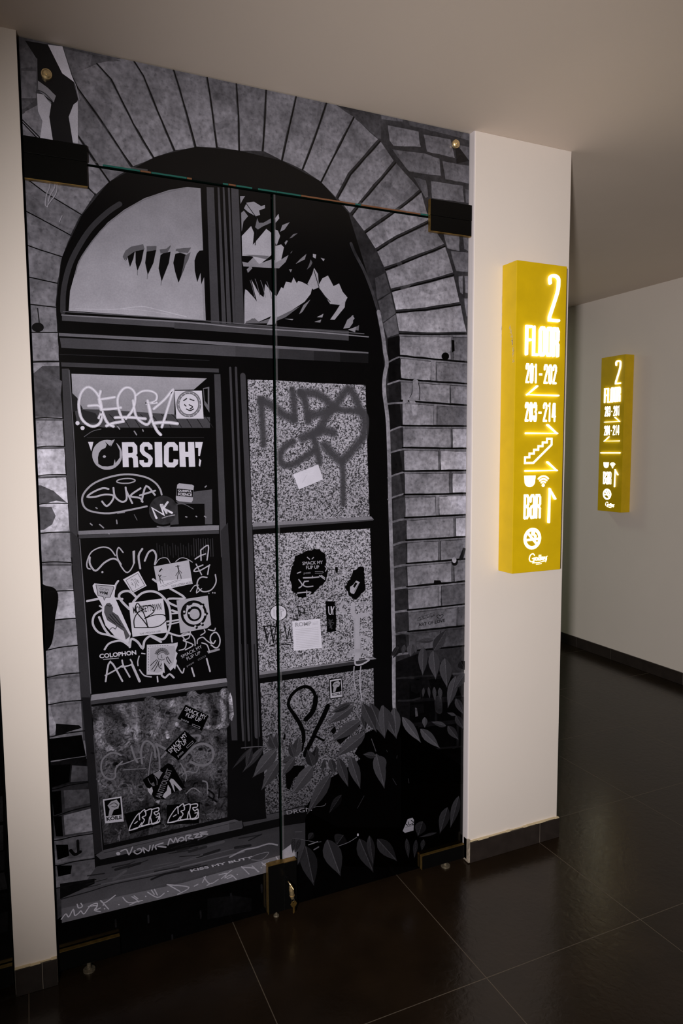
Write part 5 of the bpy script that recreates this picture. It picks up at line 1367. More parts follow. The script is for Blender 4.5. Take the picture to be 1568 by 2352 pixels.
P('printed_sticker', 'flat', 'torn stamp sticker of a face under a feathered headdress', [
('p',6,100,172,0,'556 1912 154 -11 27 4 -2 -20 -13 -31 12 -17 -11 -29 6 -16 -12 -52 -8 12 -20 -17 -38 60 4 -68 -9 6 -5 -15 -92 13'),
('p',7,100,150,0,'574 1892 142 -5 8 -33 -18 -77 -25 -25 -40 55 2 -64 -31 -10 -44 17'),
('s',8,100,20,(1,0,1.6),'615 1846 -14 9'),
('s',8,100,20,(1,0,1.6),'617 1850 -13 11'),
('s',8,100,20,(1,0,1.6),'619 1853 -12 13'),
('s',8,100,20,(1,0,1.6),'622 1856 -11 15'),
('s',8,100,20,(1,0,1.6),'625 1858 -9 17'),
('s',8,100,20,(1,0,1.6),'628 1860 -7 18'),
('s',8,100,20,(1,0,1.6),'632 1862 -5 19'),
('s',8,100,20,(1,0,1.6),'636 1863 -3 19'),
('s',8,100,20,(1,0,1.6),'640 1863 -1 19'),
('s',8,100,20,(1,0,1.6),'644 1862 1 20'),
('s',8,100,20,(1,0,1.6),'648 1861 3 19'),
('s',8,100,20,(1,0,1.6),'652 1860 5 18'),
('s',8,100,20,(1,0,1.6),'656 1858 7 17'),
('s',8,100,20,(1,0,1.6),'659 1855 9 15'),
('s',8,100,20,(1,0,1.6),'662 1852 11 14'),
('s',8,100,20,(1,0,1.6),'665 1849 12 11'),
('s',8,100,20,(1,0,1.6),'667 1845 14 9'),
('s',8,100,20,(1,0,1.6),'669 1841 14 6'),
('s',8,100,20,(1,0,1.6),'670 1837 15 4'),
('s',8,100,29,(1,0,1.7),'620 1844 12 9 21 -1 12 -12'),
('s',8,100,29,(1,0,1.8),'628 1815 13 -6 14 4'),
('s',8,100,61,(1,0,1.4),'618 1843 -2 -14 8 -16'),
('s',8,100,50,(1,0,1.4),'639 1840 -2 -14 7 -5'),
('s',8,100,24,(1,0,2.1),'609 1815 -19 -15 -17 -15'),
('s',8,100,24,(1,0,2.1),'616 1811 -16 -27 -21 -25'),
('s',8,100,24,(1,0,2.1),'624 1806 -14 -30 -18 -30'),
('s',8,100,23,(1,0,2.1),'666 1822 6 -22 13 -20'),
('s',8,100,23,(1,0,2.1),'673 1825 10 -19 11 -20'),
('s',8,100,24,(1,0,2.1),'620 1789 3 -22 14 -12'),
('s',8,100,24,(1,0,2.1),'637 1787 -7 -14'),
('s',8,100,82,(1,0,1.4),'564 1892 1 -7'),
('s',8,100,82,(1,0,1.4),'563 1876 1 -7'),
('s',8,100,82,(1,0,1.4),'563 1859 1 -7'),
('s',8,100,82,(1,0,1.4),'563 1843 0 -7'),
('s',8,100,82,(1,0,1.4),'562 1827 1 -7'),
('s',8,100,82,(1,0,1.4),'562 1811 0 -7'),
('s',8,100,83,(1,0,1.4),'561 1795 1 -8'),
('s',8,100,83,(1,0,1.4),'561 1778 0 -7'),
('s',8,100,83,(1,0,1.4),'560 1762 1 -7'),
('s',8,100,81,(1,0,1.4),'573 1901 5 1'),
('s',8,100,81,(1,0,1.4),'587 1900 5 0'),
('s',8,100,81,(1,0,1.4),'601 1899 5 0'),
('s',8,100,81,(1,0,1.4),'615 1898 5 0'),
('s',8,100,81,(1,0,1.4),'630 1897 5 0'),
('s',8,100,81,(1,0,1.4),'644 1896 5 0'),
('s',8,100,81,(1,0,1.4),'658 1895 5 0'),
('s',8,100,81,(1,0,1.4),'673 1894 5 0'),
])
P('printed_lettering', 'flat', 'white printed word COLOPHON', [
('t',6,100,186,('COLOPHON', 2),'288 1890 205 -3 2 -27 -206 3'),
('s',6,100,158,(0,0,2.0),'310 1855 84 -3'),
])
P('printed_graffiti_tag', 'flat', 'grey scrawled tag along the foot of the middle left pane', [
('s',5,100,168,(1,0,4.8),'318 1724 29 113 64 -125'),
('s',5,100,167,(1,0,4.4),'318 1759 55 24 39 21'),
('s',5,100,166,(1,0,4.4),'413 1837 7 -34 33 -72'),
('s',5,100,165,(1,0,4.1),'412 1796 55 9 -7 30'),
('s',5,100,166,(1,0,6.9),'469 1803 39 -106'),
('s',5,100,164,(1,0,3.3),'510 1849 -9 -32 1 -25'),
('s',5,100,165,(1,0,3.7),'510 1766 26 -38 40 -14'),
('s',5,100,165,(1,0,4.2),'611 1711 2 -32'),
('s',5,100,164,(1,0,5.5),'637 1714 20 -16 26 18 25 -25'),
('s',5,100,163,(1,0,3.8),'729 1765 30 -53 12 26'),
('s',5,100,163,(1,0,4.7),'817 1736 14 -54'),
('s',5,100,162,(1,0,4.8),'910 1781 19 -82'),
('s',5,100,160,(1,0,3.4),'767 1936 20 -36 -9 -38 -34 -8'),
('s',5,100,160,(1,0,3.4),'759 1946 21 10 34 -8 24 -37 3 -39'),
('s',5,100,160,(1,0,3.4),'782 1853 47 25 -58 32'),
('s',5,100,159,(1,0,3.4),'814 1961 -9 -37 -34 -9'),
('s',5,100,160,(1,0,3.4),'854 1883 5 25 30 10 25 -25 26 -20'),
('s',5,100,159,(1,0,3.4),'877 1932 26 15 -4 17'),
('s',5,100,160,(1,0,3.5),'882 1884 32 -17 14 -45'),
('s',5,100,159,(1,0,3.5),'924 1962 35 -11 9 14'),
('s',5,100,160,(1,0,3.9),'966 1887 -13 -16 -17 20 5 34 30 14 23 -38 -3 -43 -22 -17 -30 23'),
('s',5,100,163,(1,0,3.3),'525 1864 19 -6'),
('p',4,100,127,0,'913 1828 78 8 2 -12 -72 -12'),
])
P('printed_sticker', 'flat', 'white SMACK MY FLIP UP lettering slanting up beside the stamp', [
('t',8,100,153,('SMACK MY', 0),'751 1822 125 51 9 -19 -126 -51'),
('t',8,100,148,('FLIP UP', 0),'784 1805 84 31 7 -17 -84 -33'),
('t',8,100,113,('pozo', 0),'786 1754 43 20 4 -12 -44 -19'),
('s',8,100,112,(0,0,0.7),'855 1785 47 19 2 -7 -46 -19 -3 7'),
])
P('printed_sticker', 'flat', 'black SMACK MY FLIP UP sticker leaning right in the bottom left pane', [
('p',7,100,2,0,'773 1513 141 -93 -45 -89 -146 102'),
('t',8,100,175,('SMACK MY', 0),'775 1499 127 -75 -11 -25 -125 79'),
('t',8,100,176,('FLIP UP', 0),'780 1462 90 -52 -10 -23 -89 55'),
('t',8,100,129,('pozo', 0),'746 1432 46 -27 -5 -15 -46 28'),
('s',8,100,118,(0,0,1.3),'812 1386 47 -27 -4 -10 -45 27 2 10'),
])
P('printed_sticker', 'flat', 'black SMACK MY FLIP UP sticker leaning left in the bottom left pane', [
('p',7,100,3,0,'765 1353 71 -79 -114 -104 -79 78'),
('t',8,100,181,('SMACK MY', 0),'660 1247 105 95 16 -24 -105 -93'),
('t',8,100,182,('FLIP UP', 0),'696 1243 69 57 15 -23 -67 -56'),
('t',8,100,134,('pozo', 0),'715 1202 34 25 8 -16 -34 -23'),
('s',8,100,121,(0,0,1.3),'771 1249 39 30 5 -12 -38 -28 -6 10'),
])
P('printed_window_pane', 'lace', 'bottom left printed pane with a lace curtain behind dirty glass', [
('p',2,100,[66,64,64,55,49,48,50,55],0,'236 1586 418 -19 373 -9 1 -463 -9 -355 -218 -3 -525 1 -15 253'),
('s',3,45,116,(1,0,20.1),'295 1548 -21 -80 0 -84 7 -43'),
('s',3.2,40,134,(1,0,10.0),'295 1548 -21 -80 0 -84 7 -43'),
('s',3,45,110,(1,0,18.0),'404 1555 37 -90 -4 -118 -48 -34 -70 9'),
('s',3.2,40,128,(1,0,9.0),'404 1555 37 -90 -4 -118 -48 -34 -70 9'),
('s',3,45,121,(1,0,19.0),'459 1546 21 -88 -3 -102'),
('s',3.2,40,138,(1,0,9.5),'459 1546 21 -88 -3 -102'),
('s',3,45,100,(1,0,25.2),'571 1528 46 -93 -35 -80'),
('s',3.2,40,117,(1,0,12.6),'571 1528 46 -93 -35 -80'),
('s',3,45,105,(1,0,21.7),'804 1570 59 -44 -45 -72'),
('s',3.2,40,122,(1,0,10.8),'804 1570 59 -44 -45 -72'),
('s',3,45,140,(1,0,20.5),'1007 1556 2 -98 7 -117'),
('s',3.2,40,157,(1,0,10.2),'1007 1556 2 -98 7 -117'),
('s',3,45,144,(1,0,16.0),'876 1365 69 -30 80 13'),
('s',3.2,40,161,(1,0,8.0),'876 1365 69 -30 80 13'),
('s',3,45,112,(1,0,15.7),'898 1538 -11 -78'),
('s',3.2,40,129,(1,0,7.9),'898 1538 -11 -78'),
('s',3,45,134,(1,0,11.2),'716 1401 57 -62 43 1'),
('s',3.2,40,151,(1,0,5.6),'716 1401 57 -62 43 1'),
('s',3,45,147,(1,0,12.6),'566 1375 12 -28 13 15'),
('s',3.2,40,165,(1,0,6.3),'566 1375 12 -28 13 15'),
('s',3,45,136,(1,0,11.1),'656 1359 8 -36'),
('s',3.2,40,153,(1,0,5.5),'656 1359 8 -36'),
('s',3,45,131,(1,0,12.7),'694 1543 -9 -24'),
('s',3.2,40,148,(1,0,6.4),'694 1543 -9 -24'),
('s',3,26,127,(1,0,28.0),'280 1542 -10 -73 12 -103'),
('s',3,26,125,(1,0,24.5),'412 1554 32 -115 -39 -104 -79 -19'),
('s',3,26,123,(1,0,24.8),'467 1553 18 -198'),
('s',3,26,119,(1,0,25.3),'556 1573 97 -49 83 21'),
('s',3,26,118,(1,0,25.9),'821 1567 -11 -103'),
('s',3,26,118,(1,0,21.9),'889 1548 14 -161'),
('s',3,26,118,(1,0,26.8),'1016 1555 4 -206'),
('s',4,45,92,(1,1,2.0),'394 1197 -7 -21 -18 -13 -25 -1 -23 11 -17 20 -6 23 7 21 18 13 24 1 24 -10 18 -20'),
('p',4,60,19,0,'367 1218 -5 -6 -10 -1 -9 5 -4 7 4 7 10 1 10 -5'),
('s',4,45,92,(1,1,2.0),'385 1199 -5 -13 -12 -9 -15 0 -16 7 -11 12 -3 15 4 14 12 8 16 1 15 -7 11 -13'),
('p',4,60,19,0,'374 1216 -4 -6 -10 -1 -10 5 -4 8 5 6 10 1 10 -5'),
('s',4,45,93,(1,1,2.1),'537 1026 -7 -22 -19 -12 -25 -1 -25 12 -17 20 -6 24 7 21 19 13 25 1 25 -12 17 -20'),
('p',4,60,19,0,'509 1048 -5 -7 -10 -1 -10 5 -4 9 4 6 11 1 10 -5'),
('s',4,45,93,(1,1,2.1),'516 1030 -5 -12 -10 -7 -14 0 -14 6 -10 12 -3 13 4 12 10 8 14 0 14 -6 10 -12'),
('p',4,60,19,0,'509 1048 -5 -7 -10 -1 -10 5 -4 9 4 6 11 1 10 -5'),
('s',4,45,86,(1,1,2.2),'901 1191 -7 -20 -19 -13 -25 -1 -25 11 -18 19 -6 23 7 20 19 13 25 1 25 -10 18 -20'),
('p',4,60,17,0,'874 1212 -5 -6 -11 -1 -11 5 -4 8 4 7 11 1 11 -5'),
('s',4,45,86,(1,1,2.2),'880 1195 -4 -12 -11 -7 -15 -1 -14 6 -11 12 -3 13 4 12 11 8 14 0 15 -6 10 -11'),
('p',4,60,17,0,'874 1212 -5 -6 -11 -1 -11 5 -4 8 4 7 11 1 11 -5'),
('s',4,45,88,(1,1,2.3),'1021 1024 -8 -21 -19 -13 -26 0 -25 11 -18 20 -7 23 8 21 19 13 25 0 26 -11 18 -20'),
('p',4,60,18,0,'993 1046 -5 -7 -11 -1 -12 5 -4 9 5 7 11 1 11 -6'),
('s',4,45,88,(1,1,2.3),'999 1028 -4 -12 -11 -8 -15 0 -15 7 -11 11 -4 14 5 12 11 8 15 0 15 -6 11 -12'),
('p',4,60,18,0,'993 1046 -5 -7 -11 -1 -12 5 -4 9 5 7 11 1 11 -6'),
('s',4,45,93,(1,1,2.2),'936 823 -8 -22 -21 -13 -27 0 -27 13 -19 21 -6 26 7 22 20 13 27 0 27 -12 20 -22'),
('p',4,60,19,0,'904 847 -4 -7 -12 -1 -11 6 -4 9 5 6 11 1 11 -6'),
('s',4,45,87,(1,1,2.0),'447 1421 -6 -17 -14 -10 -20 -2 -20 9 -13 15 -5 19 6 17 14 10 20 2 20 -8 14 -16'),
('p',4,60,17,0,'429 1440 -4 -7 -11 -1 -9 5 -4 8 4 6 10 1 10 -4'),
('s',4,45,95,(1,1,2.0),'358 1090 -7 -21 -18 -12 -23 -1 -23 11 -17 19 -5 23 7 20 17 12 24 1 23 -10 16 -20'),
('p',4,60,20,0,'332 1110 -5 -6 -10 -1 -9 5 -4 8 4 6 10 1 10 -5'),
('s',4,45,84,(1,1,2.1),'697 1456 -5 -16 -15 -10 -19 -1 -19 8 -13 14 -5 18 6 16 14 10 19 1 19 -7 13 -15'),
('p',4,60,16,0,'681 1474 -5 -6 -10 -1 -11 4 -4 8 5 7 10 1 11 -5'),
('s',4,45,88,(1,1,2.2),'832 1097 -6 -16 -14 -10 -20 0 -20 8 -14 16 -4 18 5 16 15 10 19 1 20 -9 14 -15'),
('p',4,60,18,0,'815 1117 -4 -7 -11 -1 -11 5 -4 9 4 6 11 1 11 -5'),
('s',4,45,94,(1,1,2.1),'428 1058 -5 -14 -12 -8 -16 -1 -15 8 -11 13 -4 15 5 13 11 9 16 0 16 -7 11 -13'),
('p',4,60,20,0,'417 1075 -4 -6 -10 -1 -10 5 -4 8 4 7 11 1 9 -6'),
('s',4,45,97,(1,1,2.1),'575 834 -3 -11 -9 -6 -13 0 -12 6 -9 10 -3 12 4 10 9 6 13 1 12 -6 8 -10'),
('p',4,60,20,0,'573 850 -5 -6 -10 -1 -11 5 -4 9 5 6 10 1 10 -5'),
('s',4,45,83,(1,1,2.2),'998 1415 -6 -17 -16 -11 -21 -1 -21 8 -15 16 -5 19 6 17 16 11 21 1 20 -8 16 -16'),
('p',4,60,16,0,'979 1435 -5 -7 -11 -2 -11 5 -5 9 5 6 11 2 11 -5'),
('s',4,45,91,(1,1,2.2),'693 1002 -4 -13 -11 -7 -15 -1 -15 7 -11 12 -4 14 5 13 11 7 15 1 15 -7 11 -12'),
('p',4,60,19,0,'685 1019 -4 -6 -11 -1 -10 5 -5 8 5 7 11 1 10 -5'),
('s',3,50,108,(1,0,3.4),'547 803 4 -12 -13 -2'),
('s',3,50,105,(1,0,4.9),'263 1133 -7 4 -5 13'),
('s',3,50,113,(1,0,2.0),'303 1100 -8 -9 -17 11'),
('s',3,50,11,(1,0,3.4),'749 1376 -8 -11 -20 10'),
('s',3,50,97,(1,0,2.1),'470 1323 1 11 4 7'),
('s',3,50,14,(1,0,2.3),'914 735 -14 5 -10 22'),
('s',3,50,103,(1,0,2.2),'778 870 -6 -14 -23 9'),
('s',3,50,13,(1,0,3.6),'835 864 16 6 8 -10'),
('s',3,50,104,(1,0,2.1),'448 1011 -11 18 5 20'),
('s',3,50,15,(1,0,3.5),'606 786 22 -8 0 -19'),
('s',3,50,20,(1,0,5.0),'389 1003 8 8 6 -1'),
('s',3,50,95,(1,0,2.0),'335 1533 -9 13 1 18'),
('s',3,50,19,(1,0,2.2),'874 914 -6 9 -1 14'),
('s',3,50,95,(1,0,5.3),'919 1177 23 4 9 -16'),
('s',3,50,17,(1,0,2.2),'964 1169 -6 -23 -29 7'),
('s',3,50,11,(1,0,3.5),'788 1394 9 -10 -11 -6'),
('s',3,50,13,(1,0,4.8),'249 1323 -3 -17 -21 5'),
('s',3,50,21,(1,0,3.3),'317 944 13 -8 -6 -10'),
('s',3,50,13,(1,0,3.3),'443 1219 -14 9 -4 22'),
('s',3,50,18,(1,0,5.4),'995 962 -6 -2 -11 10'),
('s',3,50,91,(1,0,2.2),'968 1417 -9 12 0 18'),
('s',3,50,17,(1,0,5.0),'515 1471 7 12 8 1'),
('s',3,50,14,(1,0,2.1),'419 959 3 11 5 4'),
('s',3,50,92,(1,0,3.6),'944 1381 22 14 18 -12'),
('s',3,50,92,(1,0,5.1),'644 1477 23 -14 -7 -22'),
('s',3,50,12,(1,0,3.3),'439 1400 21 -13 -6 -20'),
('s',3,50,116,(1,0,3.3),'327 934 13 7 8 -7'),
('s',3,50,13,(1,0,5.2),'719 1069 17 10 12 -9'),
('s',3,50,107,(1,0,3.3),'399 1232 -11 -1 -12 15'),
('s',3,50,98,(1,0,2.2),'962 1397 -19 -4 -20 22'),
('s',3,50,12,(1,0,3.5),'766 1241 -16 3 -10 22'),
('s',3,50,115,(1,0,2.2),'628 784 4 -20 -21 -2'),
('s',3,50,13,(1,0,5.2),'749 1012 7 18 15 2'),
('s',3,50,108,(1,0,5.0),'418 877 -8 12 2 17'),
('s',3,50,95,(1,0,3.3),'502 1359 14 4 5 -9'),
('s',3,50,18,(1,0,5.2),'684 1147 15 -10 -7 -12'),
('s',3,50,109,(1,0,2.1),'312 973 17 -13 -6 -16'),
('s',3,50,99,(1,0,2.2),'990 1326 14 -13 -11 -12'),
('s',3,50,107,(1,0,2.1),'536 1149 8 -24 -23 -7'),
('s',3,50,95,(1,0,3.3),'474 1398 4 22 15 6'),
('s',3,50,116,(1,0,3.4),'476 844 19 -18 -9 -18'),
('s',3,50,17,(1,0,3.6),'940 1315 20 13 17 -13'),
('s',3,50,101,(1,0,3.5),'754 940 -5 18 9 13'),
('s',3,50,15,(1,0,4.9),'315 1036 2 -18 -20 -1'),
('s',3,50,13,(1,0,4.9),'369 1305 1 19 11 9'),
('s',3,50,110,(1,0,3.3),'357 896 -14 -8 -20 18'),
('s',3,50,13,(1,0,4.9),'361 1216 -1 -7 -13 4'),
('s',3,50,17,(1,0,5.3),'922 1197 -18 -4 -19 23'),
('s',3,50,21,(1,0,2.1),'410 912 2 20 14 7'),
('s',3,50,94,(1,0,5.1),'645 1327 8 22 17 2'),
('s',3,50,95,(1,0,3.4),'628 1312 3 17 11 8'),
('s',3,50,20,(1,0,5.1),'497 1014 8 -23 -21 -8'),
('s',3,50,13,(1,0,5.3),'806 981 8 22 19 2'),
('s',3,50,92,(1,0,2.2),'787 1461 10 -25 -22 -11'),
('s',3,50,22,(1,0,3.3),'335 884 2 12 7 6'),
('s',3,50,18,(1,0,3.5),'750 1040 -14 15 0 23'),
('s',3,50,104,(1,0,2.3),'885 754 14 10 12 -7'),
('s',3,50,14,(1,0,2.2),'767 834 0 17 10 9'),
('s',3,50,95,(1,0,5.0),'578 1365 -13 -4 -16 17'),
('s',3,50,111,(1,0,5.0),'393 829 -1 -9 -13 4'),
('s',3,50,17,(1,0,5.3),'920 1222 -17 -8 -22 20'),
('s',3,50,93,(1,0,2.1),'565 1454 3 -13 -15 -2'),
('s',3,50,97,(1,0,3.4),'688 1150 -4 13 3 13'),
('s',3,50,97,(1,0,5.2),'814 1470 -3 11 4 10'),
('s',3,50,109,(1,0,2.1),'466 853 2 -21 -23 -1'),
('s',3,50,12,(1,0,5.0),'568 1370 -8 -13 -20 9'),
('s',3,50,18,(1,0,5.1),'601 1208 -1 -18 -22 1'),
('s',3,50,12,(1,0,3.2),'348 1415 -2 -9 -14 4'),
('s',3,50,19,(1,0,4.9),'315 1296 22 4 10 -17'),
('s',3,50,12,(1,0,3.6),'907 1124 16 6 7 -9'),
('s',3,50,105,(1,0,5.4),'975 972 0 10 4 8'),
('s',3,50,119,(1,0,4.9),'297 878 12 19 17 -4'),
('s',3,50,106,(1,0,3.3),'478 1164 12 18 16 -4'),
('s',3,50,13,(1,0,5.3),'777 915 -5 13 3 14'),
('s',3,50,17,(1,0,5.0),'510 1387 1 -10 -14 1'),
('s',3,50,93,(1,0,2.1),'622 1438 -3 12 4 11'),
('s',3,50,20,(1,0,5.0),'449 961 24 6 12 -18'),
('s',3,50,17,(1,0,3.3),'395 1467 -13 -8 -18 16'),
('s',3,50,111,(1,0,2.2),'687 831 -11 13 0 19'),
('s',3,50,111,(1,0,3.4),'509 972 -13 -7 -19 18'),
('s',3,50,18,(1,0,5.4),'998 988 -13 -3 -15 18'),
('s',3,50,12,(1,0,2.1),'669 1308 -17 10 -5 24'),
('s',3,50,11,(1,0,3.4),'601 1534 23 -15 -8 -23'),
('s',3,50,17,(1,0,2.1),'694 1337 -4 8 0 12'),
('s',3,50,12,(1,0,5.2),'782 1198 18 -16 -11 -17'),
('s',3,50,108,(1,0,4.9),'382 1179 8 10 7 -1'),
('s',3,50,109,(1,0,4.9),'302 1220 1 14 8 8'),
('s',3,50,17,(1,0,5.3),'948 1277 22 -9 -2 -18'),
('s',3,50,99,(1,0,2.2),'918 1304 -7 11 1 15'),
('s',3,50,108,(1,0,5.4),'915 866 25 -7 1 -21'),
('p',4,100,127,0,'1042 1520 11 26 11 -30 9 -114 -12 -40 -17 17'),
('s',5,100,93,(1,0,5.0),'355 755 17 52'),
('s',5,100,87,(1,0,3.3),'341 823 19 -26 4 -53'),
])
P('printed_graffiti_tag', 'flat', 'faded grey graffiti tag over the lace curtain', [
('s',5,85,116,(1,0,4.9),'389 1266 -25 18 -39 5 -41 -32 -8 -57 18 -46 34 -22 24 10 5 50 37 35'),
('s',5,85,112,(1,0,5.8),'448 1311 18 -72 15 -33'),
('s',5,85,113,(1,0,3.7),'362 1208 55 6 64 13 41 1'),
('s',5,85,110,(1,0,5.9),'508 1192 -5 74 17 53 29 3 31 -44 6 -62'),
('s',5,85,112,(1,0,3.4),'542 1112 11 76 14 66'),
('s',5,85,110,(1,0,5.1),'609 1142 -2 87 -14 68'),
('s',5,85,109,(1,0,6.8),'593 1297 60 -50 -30 -38'),
('s',5,85,107,(1,0,7.0),'798 1312 59 -10 -9 -30'),
('s',5,85,109,(1,0,7.5),'743 1177 52 43 44 27 52 -5 42 -39 -1 -62 -36 -31 -52 7 -50 32'),
('s',5,85,111,(1,0,3.5),'734 1152 32 -77 -5 -43'),
('s',5,85,111,(1,0,3.5),'741 1071 34 20 51 -19 23 49'),
('s',5,85,113,(1,0,4.5),'868 1010 26 -19 2 -68'),
('s',5,85,114,(1,0,3.5),'763 951 44 27 42 -36'),
('s',5,85,114,(1,0,2.5),'528 1158 -128 17'),
('s',5,100,13,(1,0,4.9),'901 944 35 -39 -10 -34'),
('s',5,100,13,(1,0,5.0),'972 938 -6 -58'),
('s',5,100,13,(1,0,5.0),'900 904 52 -48'),
])
P('printed_sticker', 'flat', 'tilted black poster scrap with diagonal lettering', [
('p',6,100,4,0,'506 1091 44 24 54 17 54 34 27 -18 73 -157 -68 -14 -62 -33 -53 15 -22 43 -28 46'),
('p',7,100,148,0,'664 1054 10 12 15 -8 51 -74 -14 -8 -38 54 8 -53 -6 5 -17 51'),
('p',7,100,155,0,'655 1031 17 -33 1 -28 -14 -7 -24 -15 -14 14 8 17 17 15'),
('p',7,100,154,0,'533 1037 12 -8 15 9 5 -28 -10 -25 -17 26'),
('p',7,100,111,0,'568 1118 15 3 21 8 23 -14 -12 -16 -13 -23 -11 15 -14 16'),
('p',7,100,82,0,'557 1060 15 4 6 -24 -12 0'),
('p',7,100,141,0,'585 947 21 -4 -8 -22 -18 12'),
('p',7,100,172,0,'604 1136 9 -5 -6 -5'),
('s',7,100,93,(1,0,1.8),'579 1097 11 -25 0 -28'),
('s',7,100,94,(1,0,1.4),'538 1096 11 -31 17 -22'),
('s',7,100,96,(1,0,1.8),'564 968 17 -32 17 -13'),
('t',8,100,102,('ANTITOURIST', 1),'576 968 76 167 31 -15 -72 -165'),
])
P('printed_sticker', 'flat', 'framed KOILE sticker with a mushroom shaped head', [
('p',6,100,176,0,'278 1020 105 -4 8 -157 -105 12'),
('p',7,100,5,0,'286 1011 90 -3 5 -105 -90 10'),
('p',8,100,144,0,'303 978 20 21 32 4 16 -28 -8 -28 -26 -3 -13 -31 -19 -2 9 43'),
('s',9,100,69,(1,0,2.5),'315 979 24 8 19 -17 -12 -10 -20 8'),
('t',8,100,17,('KOILE', 2),'294 909 87 -9 1 -22 -87 7'),
])
P('printed_sticker', 'flat', 'left black sticker with white outlined block letters AGIE', [
('p',6,100,5,0,'395 905 208 12 6 -126 -186 -19'),
('s',7,100,191,(1,0,2.9),'420 796 9 28 33 49 19 17'),
('s',7,100,192,(1,0,3.0),'420 796 48 3 25 27'),
('s',7,100,191,(1,0,3.0),'453 831 16 10'),
('s',7,100,188,(1,0,3.0),'481 890 1 -43'),
('s',7,100,188,(1,0,3.0),'483 885 29 20 7 -36 -21 -9 12 -20 -17 -31 41 -1'),
('s',7,100,186,(1,0,3.0),'513 892 40 8 -6 -47'),
('s',7,100,188,(1,0,3.0),'534 808 9 46 11 -51'),
('s',7,100,187,(1,0,3.0),'554 803 29 11 13 28 -16 -1'),
('s',7,100,185,(1,0,3.0),'553 896 41 2 -1 -20 -25 -3 12 -20 17 9 1 -53 -36 -9'),
('s',7,100,191,(1,0,3.0),'436 796 32 6 132 8'),
])
P('printed_sticker', 'flat', 'right black sticker with white outlined block letters AGIE', [
('p',6,100,5,0,'645 903 202 -24 -10 -137 -198 37'),
('s',7,100,184,(1,0,3.0),'647 791 10 28 34 45 19 16'),
('s',7,100,185,(1,0,3.1),'647 791 51 -3 26 24'),
('s',7,100,184,(1,0,3.1),'682 823 17 7'),
('s',7,100,182,(1,0,3.1),'710 880 2 -46'),
('s',7,100,182,(1,0,3.1),'713 874 30 16 7 -38 -21 -6 12 -22 -18 -30 43 -6'),
('s',7,100,180,(1,0,3.1),'744 876 41 3 -5 -47'),
('s',7,100,183,(1,0,3.1),'766 788 10 45 11 -53'),
('s',7,100,182,(1,0,3.1),'787 780 31 7 13 26 -17 2'),
('s',7,100,181,(1,0,3.1),'785 875 43 -4 0 -20 -26 0 12 -22 18 7 1 -55 -37 -4'),
('s',7,100,185,(1,0,3.1),'664 789 34 1 137 -10'),
])
P('printed_window_pane', 'speckle', 'top right printed pane of frosted speckled glass', [
('p',2,100,[150,151,153,158,154,150,145,140],0,'1201 3483 187 2 260 -7 353 -1 10 -341 18 -525 -343 -14 -470 -6'),
])
P('printed_window_pane', 'speckle', 'middle right printed pane of frosted speckled glass', [
('p',2,100,[148,152,159,157,157,153,147],0,'1221 2532 401 -4 411 -1 13 -354 9 -527 -282 -6 -528 9'),
])
P('printed_window_pane', 'speckle', 'bottom right printed pane of frosted speckled glass', [
('p',2,100,[117,121,130,117,102,79,76,72,101],0,'1250 1575 301 -5 505 -6 4 -254 4 -270 -197 -373 -325 33 -267 -3 -17 564'),
])
